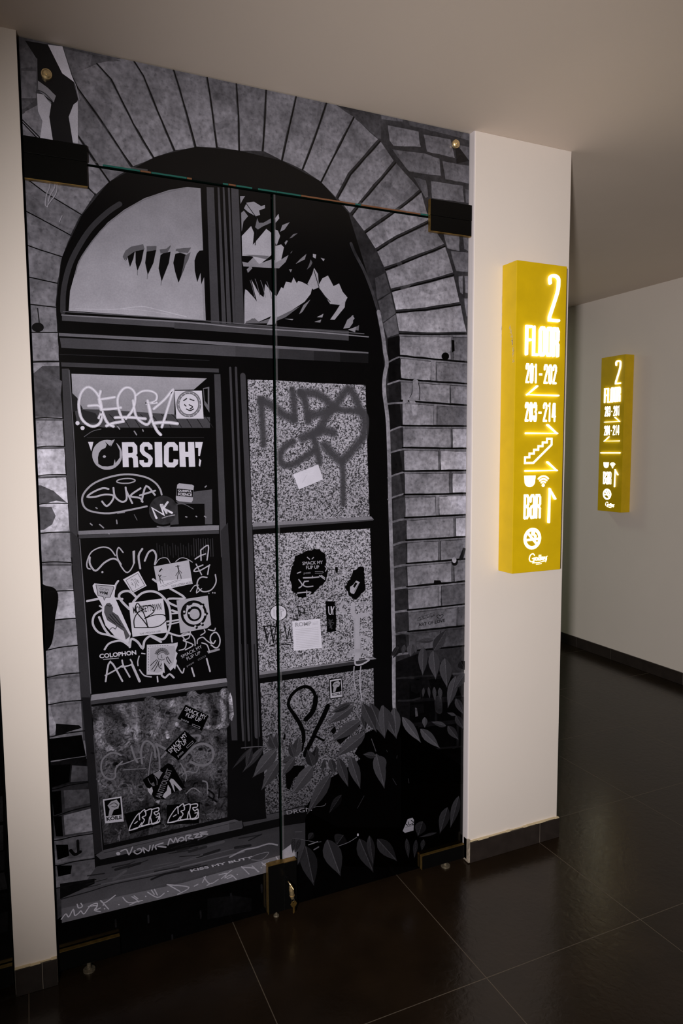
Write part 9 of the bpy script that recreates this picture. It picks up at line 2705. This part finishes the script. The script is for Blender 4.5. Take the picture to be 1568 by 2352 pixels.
def shape_polys(sh):
    """-> list of (polygon, per-vertex tone list or single tone)"""
    kind, L_, a, tone, extra, co = sh
    pts = dec(co)
    if kind == 'p':
        if extra:
            t0 = tone if isinstance(tone, int) else tone[0]
            return [(catmull(pts, True, 4), t0)]
        return [(pts, tone)]
    if kind == 's':
        sm, closed, w = extra
        c = catmull(pts, closed, 4) if sm else pts
        return [(q, tone) for q in ribbon(c, w / 1000.0, closed == 1, closed != 2)]
    s, bold = extra
    tl, tr_, br, bl = pts
    out = []
    for t in text_tris(s, bold):
        q = []
        for u, v in t:
            q.append(tuple((1 - v) * ((1 - u) * bl[k] + u * br[k]) + v * ((1 - u) * tl[k] + u * tr_[k]) for k in (0, 1)))
        out.append((q, tone))
    return out


_shape_cache = {}


def build_print(parent, rect, pi):
    name, kind, label, shapes = PRINTS[pi]
    x0, x1, z0, z1 = rect
    bm = bmesh.new()
    lay = bm.verts.layers.float_color.new('tone')
    any_alpha = any(sh[2] < 100 for sh in shapes)
    mi = 0
    for si, sh in enumerate(shapes):
        if (pi, si) not in _shape_cache:
            _shape_cache[(pi, si)] = shape_polys(sh)
        y = -DEPTH[(pi, si)]
        al = sh[2] / 100.0
        for poly, tone in _shape_cache[(pi, si)]:
            xs = [p[0] for p in poly]
            zs = [p[1] for p in poly]
            if max(xs) <= x0 or min(xs) >= x1 or max(zs) <= z0 or min(zs) >= z1:
                continue
            vs = []
            for i, (x, z) in enumerate(poly):
                v = bm.verts.new((x, y, z))
                l = lin(tone if isinstance(tone, int) else tone[i % len(tone)])
                v[lay] = (l * TINT[0], l * TINT[1], l * TINT[2], al)
                vs.append(v)
            if len(vs) > 4 or kind == 'x':
                tris = tessellate_polygon([[Vector((p[0], p[1], 0)) for p in poly]])
            elif len(vs) == 4:
                tris = [(0, 1, 2), (0, 2, 3)]
                # a concave quad would fold: pick the other diagonal
                c = [((poly[b][0] - poly[a][0]) * (poly[d][1] - poly[a][1]) - (poly[b][1] - poly[a][1]) * (poly[d][0] - poly[a][0]))
                     for a, b, d in tris]
                if c[0] * c[1] < 0:
                    tris = [(0, 1, 3), (1, 2, 3)]
            else:
                tris = [(0, 1, 2)]
            for t in tris:
                if len(set(t)) < 3:
                    continue
                ar = ((poly[t[1]][0] - poly[t[0]][0]) * (poly[t[2]][1] - poly[t[0]][1])
                      - (poly[t[1]][1] - poly[t[0]][1]) * (poly[t[2]][0] - poly[t[0]][0]))
                if abs(ar) < 1e-12:
                    continue
                tt = t if ar > 0 else t[::-1]      # face towards -y
                try:
                    bm.faces.new([vs[i] for i in tt]).material_index = 1 if al < 1 else 0
                except ValueError:
                    pass
    if not bm.faces:
        bm.free()
        return None
    for co, no in (((x0, 0, 0), (-1, 0, 0)), ((x1, 0, 0), (1, 0, 0)), ((0, 0, z0), (0, 0, -1)), ((0, 0, z1), (0, 0, 1))):
        geom = bm.verts[:] + bm.edges[:] + bm.faces[:]
        bmesh.ops.bisect_plane(bm, geom=geom, dist=1e-7, plane_co=co, plane_no=no, clear_outer=True)
    bmesh.ops.delete(bm, geom=[v for v in bm.verts if not v.link_faces], context='VERTS')
    if not bm.faces or sum(f.calc_area() for f in bm.faces) < 4e-6:
        bm.free()
        return None
    me = bpy.data.meshes.new(name)
    bm.to_mesh(me)
    bm.free()
    me.materials.append(PM[kind][0])
    me.materials.append(PM[kind][1])
    o = bpy.data.objects.new(name, me)
    COL.objects.link(o)
    o.parent = parent
    if label:
        o['label'] = label
    return o


def film(parent, rect):
    """the dark ground of the film, slightly proud of the glass; the printed motifs are its children"""
    x0, x1, z0, z1 = rect
    bm = bmesh.new()
    lay = bm.verts.layers.float_color.new('tone')
    box(bm, x0, x1, -0.0011, -0.0001, z0, z1)
    for v in bm.verts:
        v[lay] = (0.0016, 0.0015, 0.0014, 1)
    return obj('mural_print', bm, PM['grain'][0], parent)


def pane(parent, x0, x1, z0, z1, edge=M_EDGE):
    bm = bmesh.new()
    box(bm, x0, x1, 0.0, 0.010, z0, z1, 0)
    for f in bm.faces:
        n = f.calc_center_median()
        if not (abs(n.y) < 1e-6 or abs(n.y - .01) < 1e-6):
            f.material_index = 1
    return obj('glass_pane', bm, [M_GLASS, edge], parent)


Z_T0, Z_T1 = 2.3045, H - 0.002      # transom glass
Z_D0, Z_D1 = 0.013, 2.2990          # door leaves
X_L0, X_L1 = 0.0030, 0.6825
X_R0, X_R1 = 0.6905, W - 0.0025

transom = thing('transom_panel', 'fixed glass panel above the doors printed with the brick arch', 'glass panel', (0, 0, Z_T0))
leafL = thing('glass_door', 'left glass door leaf printed with graffiti covered dark panes', 'door', (0, 0, 0))
leafR = thing('glass_door', 'right glass door leaf printed with frosted panes and creeper leaves', 'door', (0, 0, 0))
transom.location = (0, 0, 0)
leafL['kind'] = leafR['kind'] = 'thing'
for root, (x0, x1, z0, z1) in ((transom, (X_L0, X_R1, Z_T0, Z_T1)), (leafL, (X_L0, X_L1, Z_D0, Z_D1)), (leafR, (X_R0, X_R1, Z_D0, Z_D1))):
    pane(root, x0, x1, z0, z1)
    rect = (x0 + .0006, x1 - .0006, z0 + .0006, z1 - .0006)
    fm = film(root, rect)
    for pi in range(len(PRINTS)):
        build_print(fm, rect, pi)

# translucent pale strips painted as light caught on the glass edges
M_STRIP = mat('pale_gleam', (0.30, 0.30, 0.34), 0.2)
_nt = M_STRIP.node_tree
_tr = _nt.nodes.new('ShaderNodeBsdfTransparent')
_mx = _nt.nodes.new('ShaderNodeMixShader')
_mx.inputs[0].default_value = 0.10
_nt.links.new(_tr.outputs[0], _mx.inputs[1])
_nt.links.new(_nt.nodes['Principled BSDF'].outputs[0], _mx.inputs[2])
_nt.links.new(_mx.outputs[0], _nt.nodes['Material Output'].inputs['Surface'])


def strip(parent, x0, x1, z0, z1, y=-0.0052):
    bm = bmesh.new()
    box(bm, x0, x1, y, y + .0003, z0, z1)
    obj('edge_gleam', bm, M_STRIP, parent)


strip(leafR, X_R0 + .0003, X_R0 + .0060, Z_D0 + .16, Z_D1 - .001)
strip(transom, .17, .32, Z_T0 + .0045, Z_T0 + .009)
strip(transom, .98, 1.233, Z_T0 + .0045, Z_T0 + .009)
# reflections painted in teal and brown along the transom glass's lower edge
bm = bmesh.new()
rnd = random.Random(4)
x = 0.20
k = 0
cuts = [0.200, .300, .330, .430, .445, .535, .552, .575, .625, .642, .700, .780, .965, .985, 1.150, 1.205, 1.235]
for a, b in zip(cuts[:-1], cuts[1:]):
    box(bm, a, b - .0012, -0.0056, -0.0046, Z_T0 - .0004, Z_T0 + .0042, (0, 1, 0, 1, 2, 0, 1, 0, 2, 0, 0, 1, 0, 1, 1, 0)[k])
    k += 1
obj('edge_glints', bm, [M_GLINT_TEAL, M_GLINT_BROWN, M_DARK], transom, label='painted teal and brown glints along the edge of the gap')

# screw caps holding the transom glass
for px_, pz in ((0.0665, 2.5135), (1.3385, 2.551)):
    bm = bmesh.new()
    cyl(bm, (px_, -.0040, pz), (px_, -.012, pz), .0135, 28)
    cyl(bm, (px_, -.012, pz), (px_, -.0145, pz), .0115, 28, r1=.008)
    cyl(bm, (px_, -.0145, pz), (px_, -.0160, pz), .003, 12)
    obj('screw_cap', bm, M_BRASSP, transom)


def fitting(parent, x0, x1, z0, z1, y0=-0.0185, edge=(1, 1, 1, 1), name='patch_fitting'):
    """black clamp plate with worn brass showing at its edges (left, right, bottom, top)"""
    bm = bmesh.new()
    e = .0018
    box(bm, x0, x1, y0, -0.0048, z0, z1, 0)
    o = obj(name, bm, [M_BLACK], parent, bevel=.0006)
    bm = bmesh.new()
    if edge[0]: box(bm, x0 - .0012, x0 + .0002, y0 + .0006, -0.005, z0, z1)
    if edge[1]: box(bm, x1 - .0002, x1 + .0012, y0 + .0006, -0.005, z0, z1)
    if edge[2]: box(bm, x0, x1, y0 + .0006, -0.005, z0 - .0022, z0 + .0002)
    if edge[3]: box(bm, x0, x1, y0 + .0006, -0.005, z1 - .0002, z1 + .0012)
    if bm.faces:
        obj('worn_edge', bm, M_BRASS, o)
    else:
        bm.free()
    return o


# clamps: the upper pair is split between the transom glass and the leaves
fitting(transom, 0.0035, 0.160, 2.3042, 2.3465, edge=(0, 0, 0, 0))
fitting(leafL, 0.0025, 0.158, 2.2400, 2.3030, edge=(0, 0, 1, 0), name='pivot_clamp')
fitting(transom, 1.2350, 1.3995, 2.3045, 2.3565, edge=(1, 0, 0, 0))
fitting(leafR, 1.2355, 1.3985, 2.2540, 2.3033, edge=(1, 0, 1, 0), name='pivot_clamp')
c1 = fitting(leafL, 0.0045, 0.1715, 0.0280, 0.0840, edge=(0, 0, 0, 1), name='pivot_clamp')
c2 = fitting(leafR, 1.2150, 1.3955, 0.0160, 0.0670, edge=(1, 0, 0, 1), name='pivot_clamp')
# corner clamp of the left leaf and lock of the right leaf
strike = fitting(leafL, 0.6340, 0.6866, 0.0210, 0.1850, y0=-.026, edge=(1, 0, 0, 0), name='strike_clamp')
lock = fitting(leafR, 0.6874, 0.7315, 0.0210, 0.1830, y0=-.026, edge=(0, 0, 0, 0), name='lock')
for par, x0, x1, z in ((strike, .634, .6866, .185), (lock, .6874, .7315, .183)):
    bm = bmesh.new()
    box(bm, x0, x1, -.0258, -.005, z - .0003, z + .0018)
    obj('worn_top', bm, M_BRASS, par)
bm = bmesh.new()
cyl(bm, (.6985, -.0255, .130), (.6985, -.031, .130), .0078, 24)
obj('lock_cylinder', bm, M_BLACK, lock, bevel=.0008)
bm = bmesh.new()
cyl(bm, (.663, -.014, .0215), (.663, -.014, .003), .0035, 16)
cyl(bm, (.663, -.014, .006), (.663, -.014, .0005), .0085, 16, r1=.0095)
obj('floor_bolt', bm, M_DULL, leafL, bevel=.0012)
# floor pivots under the outer corners
for par, x in ((leafL, .083), (leafR, 1.318)):
    bm = bmesh.new()
    cyl(bm, (x, -.012, .0005), (x, -.012, .005), .017, 24)
    cyl(bm, (x, -.010, .005), (x, -.010, .0155 if x > 1 else .0275), .006, 16)
    obj('floor_pivot', bm, M_DULL, par)

# keys in the lock
keys = thing('key_bunch', 'brass key in the door lock with a second key hanging from its ring', 'keys', (.6985, -.031, .130))


def key_mesh(bm, o, bow_r, length, sides=6, th=.0022):
    """o = centre of the bow; blade hangs down -z; flat in the xz plane"""
    x, y, z = o
    ring_o, ring_i = [], []
    for i in range(24):
        a = 2 * math.pi * i / 24 + math.pi / 2
        k_ = 1.0 if sides > 8 else 1.0 / max(.86, math.cos((a - math.pi / 2 + math.pi / sides) % (2 * math.pi / sides) - math.pi / sides))
        ring_o.append((x + bow_r * k_ * math.cos(a), z + bow_r * k_ * math.sin(a)))
        ring_i.append((x + bow_r * .22 * math.cos(a), z + bow_r * .5 + bow_r * .22 * math.sin(a)))
    for s_, yy in ((1, y - th / 2), (-1, y + th / 2)):
        a_ = [bm.verts.new((p[0], yy, p[1])) for p in ring_o]
        b_ = [bm.verts.new((p[0], yy, p[1])) for p in ring_i]
        for i in range(24):
            j = (i + 1) % 24
            bm.faces.new((a_[i], a_[j], b_[j], b_[i]))
        if s_ == 1:
            A, B_ = a_, b_
        else:
            for i in range(24):
                j = (i + 1) % 24
                bm.faces.new((A[i], A[j], a_[j], a_[i]))
                bm.faces.new((B_[i], B_[j], b_[j], b_[i]))
    # blade with bitting
    w = .0031
    zb = z - bow_r * .9
    prof = [(-w, zb)]
    n = 7
    for i in range(n):
        t0 = zb - length * (i + .2) / n
        prof += [(-w, t0), (-w + .0014 * (1 + (i * 3) % 2) * .6, t0 - length / n * .5)]
    prof += [(-w * .2, zb - length), (w, zb - length + .004), (w, zb)]
    f_ = [bm.verts.new((x + p[0], y - th / 2.4, p[1])) for p in prof]
    g_ = [bm.verts.new((x + p[0], y + th / 2.4, p[1])) for p in prof]
    bm.faces.new(f_)
    bm.faces.new(g_[::-1])
    for i in range(len(prof)):
        j = (i + 1) % len(prof)
        bm.faces.new((f_[i], f_[j], g_[j], g_[i]))


# key in the cylinder: seen edge-on to slightly turned, its bow hangs in front of the lock
bm = bmesh.new()
key_mesh(bm, (0, 0, 0), .0115, .022, sides=12, th=.0026)
bmesh.ops.rotate(bm, verts=bm.verts, matrix=Matrix.Rotation(math.radians(-90), 3, 'X'))
bmesh.ops.rotate(bm, verts=bm.verts, matrix=Matrix.Rotation(math.radians(55), 3, 'Y'))
bmesh.ops.translate(bm, verts=bm.verts, vec=(0, -.024, -.004))
obj('inserted_key', bm, M_BRASSP, keys, bevel=.0004)
bm = bmesh.new()
cyl(bm, (-.001, -.030, -.006), (.0015, -.030, -.020), .0052, 16, r1=.0078)
cyl(bm, (.0015, -.030, -.020), (.0040, -.029, -.040), .0078, 16, r1=.0070)
cyl(bm, (.0040, -.029, -.040), (.0055, -.028, -.053), .0085, 16, r1=.0045)
obj('key_fob', bm, M_BRASSP, keys, bevel=.0006)
bm = bmesh.new()
ring = [(.0065 + .0045 * math.cos(a), -.028 + .001 * math.sin(2 * a), -.057 + .0065 * math.sin(a)) for a in [2 * math.pi * i / 20 for i in range(20)]]
for i in range(20):
    cyl(bm, ring[i], ring[(i + 1) % 20], .0007, 6)
obj('key_ring', bm, M_STEEL, keys)
bm = bmesh.new()
key_mesh(bm, (.0095, -.028, -.072), .0098, .024, sides=6)
obj('hanging_key', bm, M_BRASS, keys, bevel=.0003)

# next opening, left of the left pier: one dark leaf, only its edge shows
leafN = thing('glass_door', 'dark glass door beyond the left white pier, only its edge in view', 'door', (0, 0, 0))
leafN['kind'] = 'thing'
pane(leafN, -0.812, PX0 - .004, .013, 2.2965)
bm = bmesh.new()
lay = bm.verts.layers.float_color.new('tone')
box(bm, -0.811, PX0 - .0045, -0.0011, -0.0001, .014, 2.296)
for v in bm.verts:
    v[lay] = (0.0016, 0.0015, 0.0014, 1)
fmN = obj('mural_print', bm, PM['grain'][0], leafN)
bm = bmesh.new()
lay = bm.verts.layers.float_color.new('tone')
rnd = random.Random(9)
z = .18
while z < 2.2:
    h_ = rnd.uniform(.045, .075)
    x = PX0 - .012
    while x > -.78:
        w_ = rnd.uniform(.09, .2)
        t = rnd.choice((.004, .008, .016, .03)) * (1.4 if z > .7 else .6)
        vs = [bm.verts.new((a + rnd.uniform(-.003, .003), -.0014, b + rnd.uniform(-.003, .003))) for a, b in ((x - w_, z), (x, z), (x, z + h_), (x - w_, z + h_))]
        for v in vs:
            v[lay] = (t, t, t * 1.1, 1)
        bm.faces.new(vs)
        x -= w_ + .009
    z += h_ + .01
obj('printed_brickwork', bm, PM['brick'][0], fmN)
fitting(leafN, -0.30, PX0 - .006, .030, .085, edge=(0, 0, 0, 1), name='pivot_clamp')

# ------------------------------------------------------------------ lit direction signs
SW, SH, SD = 0.218, 1.081, 0.080
DIG = {   # strokes in a unit box (0..1 wide, 0..1 high)
    '2': [[(.14, .76), (.14, .90), (.32, 1.0), (.68, 1.0), (.86, .90), (.86, .72), (.16, .03), (.16, 0), (.90, 0)]],
    '0': [[(.18, .12), (.18, .88), (.40, 1.0), (.60, 1.0), (.82, .88), (.82, .12), (.60, 0), (.40, 0), (.18, .12)]],
    '1': [[(.22, .88), (.60, 1.0), (.62, 0)]],
    '3': [[(.16, .78), (.16, .90), (.36, 1.0), (.66, 1.0), (.84, .88), (.84, .62), (.60, .52), (.84, .42), (.84, .12), (.66, 0), (.36, 0), (.16, .10), (.16, .24)]],
    '4': [[(.40, 1.0), (.12, .26), (.92, .26)], [(.70, 1.0), (.70, 0)]],
    'F': [[(.16, 0), (.16, 1.0), (.88, 1.0)], [(.16, .52), (.72, .52)]],
    'L': [[(.20, 1.0), (.20, 0), (.90, 0)]],
    'O': [[(.14, .10), (.14, .90), (.36, 1.0), (.64, 1.0), (.86, .90), (.86, .10), (.64, 0), (.36, 0), (.14, .10)]],
    'R': [[(.16, 0), (.16, 1.0), (.66, 1.0), (.86, .90), (.86, .60), (.66, .52), (.16, .52)], [(.56, .52), (.86, .40), (.86, 0)]],
    'B': [[(.16, 0), (.16, 1.0), (.66, 1.0), (.84, .90), (.84, .60), (.62, .52), (.16, .52)], [(.62, .52), (.86, .42), (.86, .10), (.66, 0), (.16, 0)]],
    'a': [[(.16, .74), (.16, .90), (.36, 1.0), (.66, 1.0), (.84, .90), (.84, 0)], [(.84, .56), (.36, .50), (.16, .40), (.16, .10), (.36, 0), (.62, 0), (.84, .10)]],
    '-': [[(.1, .5), (.9, .5)]],
}


def extrude_polys(bm, polys, y, th, mi=0):
    """2-D polygons (x, z) -> prisms standing th proud of y (towards -y)"""
    for p in polys:
        ar = sum(p[i][0] * p[(i + 1) % len(p)][1] - p[(i + 1) % len(p)][0] * p[i][1] for i in range(len(p)))
        if abs(ar) < 1e-10:
            continue
        if ar < 0:
            p = p[::-1]
        f_ = [bm.verts.new((a, y - th, b)) for a, b in p]
        g_ = [bm.verts.new((a, y + .0004, b)) for a, b in p]
        bm.faces.new(f_)
        for i in range(len(p)):
            j = (i + 1) % len(p)
            bm.faces.new((f_[i], g_[i], g_[j], f_[j]))


def glyph_polys(s, x0, x1, z0, z1, w, gap):
    """a word of condensed capitals filling the box"""
    n = len(s)
    cw = (x1 - x0 - gap * (n - 1)) / n
    out = []
    for i, ch in enumerate(s):
        ox = x0 + i * (cw + gap)
        for st in DIG[ch]:
            pts = [(ox + w / 2 + (cw - w) * (px_ * 1.38 - .19 if ch != '1' else px_ * .9), z0 + w / 2 + (z1 - z0 - w) * pz) for px_, pz in st]
            pts = [(min(max(a, ox + w / 2), ox + cw - w / 2), b) for a, b in pts]
            out += ribbon(pts, w, closed=False)
            out += [[(a + w / 2 * math.cos(t), b + w / 2 * math.sin(t)) for t in [math.pi * q / 5 for q in range(10)]] for a, b in pts[1:-1]]
    return out


def mmp(pts):
    return [((a - 5) / 1000.0, b / 1000.0) for a, b in pts]


def disc(cx, cz, rx, rz=None, n=28):
    rz = rz or rx
    return [((cx - 5) / 1000 + rx / 1000 * math.cos(2 * math.pi * i / n), cz / 1000 + rz / 1000 * math.sin(2 * math.pi * i / n)) for i in range(n)]


def arc_pts(cx, cz, r, a0, a1, n=14):
    return [(cx + r * math.cos(math.radians(a0 + (a1 - a0) * i / n)), cz + r * math.sin(math.radians(a0 + (a1 - a0) * i / n))) for i in range(n + 1)]


def sign_part(root, name, polys, raised, label=None):
    bm = bmesh.new()
    extrude_polys(bm, polys, -SD, .0085 if raised else .0010)
    return obj(name, bm, M_LIT if raised else M_LITFLAT, root, **({'label': label} if label else {}))


def line(pts, w, closed=False):
    return ribbon(mmp(pts), w / 1000.0, closed)


def make_sign(name, label, loc, rz, kind):
    root = thing(name, label, 'sign', loc, rz, 'lit mustard direction signs')
    bm = bmesh.new()
    box(bm, 0, SW, -SD, -.0006, 0, SH)
    case = obj('sign_box', bm, M_YEL, root, bevel=.0012)
    if kind == 1:   # scuffs where the paint is rubbed off the side
        bm = bmesh.new()
        rnd = random.Random(3)
        for i in range(46):
            z_ = rnd.uniform(.735, .86)
            t = (z_ - .735) / .125
            yc = -.068 + .022 * (t ** 2) + rnd.uniform(-.004, .004)
            l_ = rnd.uniform(.004, .014)
            vs = [bm.verts.new((-.0003, yc + a, z_ + b)) for a, b in ((0, 0), (.0007, l_ * .4), (.0002 - .002, l_), (-.0022, l_ * .6))]
            bm.faces.new(vs)
        for i in range(12):
            z_ = rnd.uniform(.80, .99)
            vs = [bm.verts.new((-.0003, a, z_ + b)) for a, b in ((-.0008, 0), (-.0035 * rnd.random() - .001, .004), (-.0008, .010))]
            bm.faces.new(vs)
        obj('paint_scuff', bm, M_SCUFF, case)
    # the large floor number
    pts = mmp([(146, 1016), (144, 1032), (152, 1041), (168, 1042), (181, 1035), (183, 1018), (178, 985), (146, 900), (146, 890), (186, 890)])
    sm = catmull(pts[:8], False, 4) + pts[8:]
    pol = ribbon(sm, .0095)
    pol += [[(a + .00475 * math.cos(t), b + .00475 * math.sin(t)) for t in [math.pi * q / 5 for q in range(10)]] for a, b in pts[8:9]]
    sign_part(root, 'floor_number', pol, True)
    sign_part(root, 'floor_lettering', glyph_polys('FLOOR', .0385, .1850, .763, .866, .0086, .0018), True)
    if kind == 1:
        n1, n2, a1, a2 = ('201', '202'), ('203', '214'), 'L', 'R'
    else:
        n1, n2, a1, a2 = ('203', '201'), ('204', '214'), 'R', 'L'
    for (p, q), zb, ztp in ((n1, .669, .737), (n2, .536, .603)):
        pol = glyph_polys(p, .0440, .0970, zb, ztp, .0071, .0008) + glyph_polys(q, .1235, .1820, zb, ztp, .0071, .0008)
        zc = (zb + ztp) / 2 - .002
        if kind == 1:
            pol.append([(.1035, zc - .0035), (.1165, zc - .0035), (.1165, zc + .0035), (.1035, zc + .0035)])
        else:
            pol.append(disc(115, zc * 1000, 4.6, n=12))
        sign_part(root, 'room_numbers', pol, False)
    AL = [[(97, 659), (55, 629), (192, 629)]]
    AR = [[(147, 659), (190, 629), (53, 629)]]
    for st, dz in ((AL if a1 == 'L' else AR, 0), (AL if a2 == 'L' else AR, -134)):
        sign_part(root, 'arrow', [q for s_ in st for q in line([(a, b + dz) for a, b in s_], 5.5)] + [disc(st[0][1][0], st[0][1][1] + dz, 2.75, n=12)], True)
    if kind == 1:
        S = [(53, 391), (53, 411)]
        xs = [72, 92, 111, 130, 149]
        zz = 411
        for x_ in xs:
            S.append((x_, zz))
            zz += 13
            S.append((x_, zz))
        S += [(170, 476), (170, 455), (90, 391)]
        sign_part(root, 'stairs_icon', line(S, 7.0, True), False)
        sign_part(root, 'arrow', line([(150, 393), (192, 363), (54, 363)], 5.5) + [disc(192, 363, 2.75, n=12)], True)
    else:
        sign_part(root, 'divider_bar', line([(28, 413), (200, 413)], 9.0), True)
    cup = [(51, 346), (101, 346), (99, 328)] + [(76 + 23 * math.cos(math.radians(-a)), 326 + 20 * math.sin(math.radians(-a))) for a in range(0, 181, 15)] + [(53, 328)]
    sign_part(root, 'cup_icon', [mmp(cup)], False)
    wf = [disc(136, 311, 6.2, n=16)]
    for r in (13, 22.5, 32):
        wf += line(arc_pts(136, 311, r, 46, 134), 5.6)
    sign_part(root, 'wifi_icon', wf, False)
    pol = glyph_polys('BaR', .0455, .1225, .192, .280, .0088, .0012)
    sign_part(root, 'bar_lettering', pol, False)
    sign_part(root, 'arrow', line([(188, 261), (163, 296), (161, 177)], 6.2) + [disc(163, 296, 3.1, n=12)], True)
    ns = line(arc_pts(92, 121, 33, 0, 354, 40), 11.5, True)
    ns += line([(69, 144), (115, 98)], 9) + line([(66, 117), (118, 119)], 8) + [disc(95, 140, 8.5), disc(105, 129, 6)]
    sign_part(root, 'no_smoking_icon', ns, False)
    G = []
    for st, w_ in (([(103, 60), (97, 66), (86, 63), (80, 50), (84, 40), (96, 38), (103, 46), (94, 49), (108, 51)], 3.0),
                   ([(103, 50), (101, 38), (96, 32)], 2.6),
                   ([(116, 50), (110, 51), (108, 43), (115, 42), (117, 50), (118, 42)], 2.6), ([(121, 44), (125, 60), (122, 42), (127, 42)], 2.4),
                   ([(128, 44), (132, 60), (129, 42), (134, 42)], 2.4), ([(135, 46), (140, 49), (137, 52), (134, 45), (138, 41), (142, 45)], 2.4),
                   ([(143, 51), (144, 41), (146, 49), (149, 51)], 2.4), ([(151, 51), (151, 43), (156, 44), (157, 52), (158, 42), (154, 33)], 2.4)):
        G += ribbon(catmull(mmp(st), False, 4), w_ / 1000)
    G += line([(96, 33), (125, 33), (152, 37)], 2.0)
    for k_ in range(5):
        G += line([(112 + k_ * 5, 27), (114.5 + k_ * 5, 27.6)], 2.2)
    G.append(disc(161, 53, 1.2, n=8))
    sign_part(root, 'logo_lettering', G, False)
    return root


make_sign('direction_sign', 'lit mustard sign with stairs icon on the white pier beside the doors', (1.525, FY, 1.086), 0.0, 1)
make_sign('direction_sign', 'lit mustard sign with rooms 203 and 204 on the far corridor wall', (XR, 1.7255, 1.096 - .012), math.radians(-90), 2)
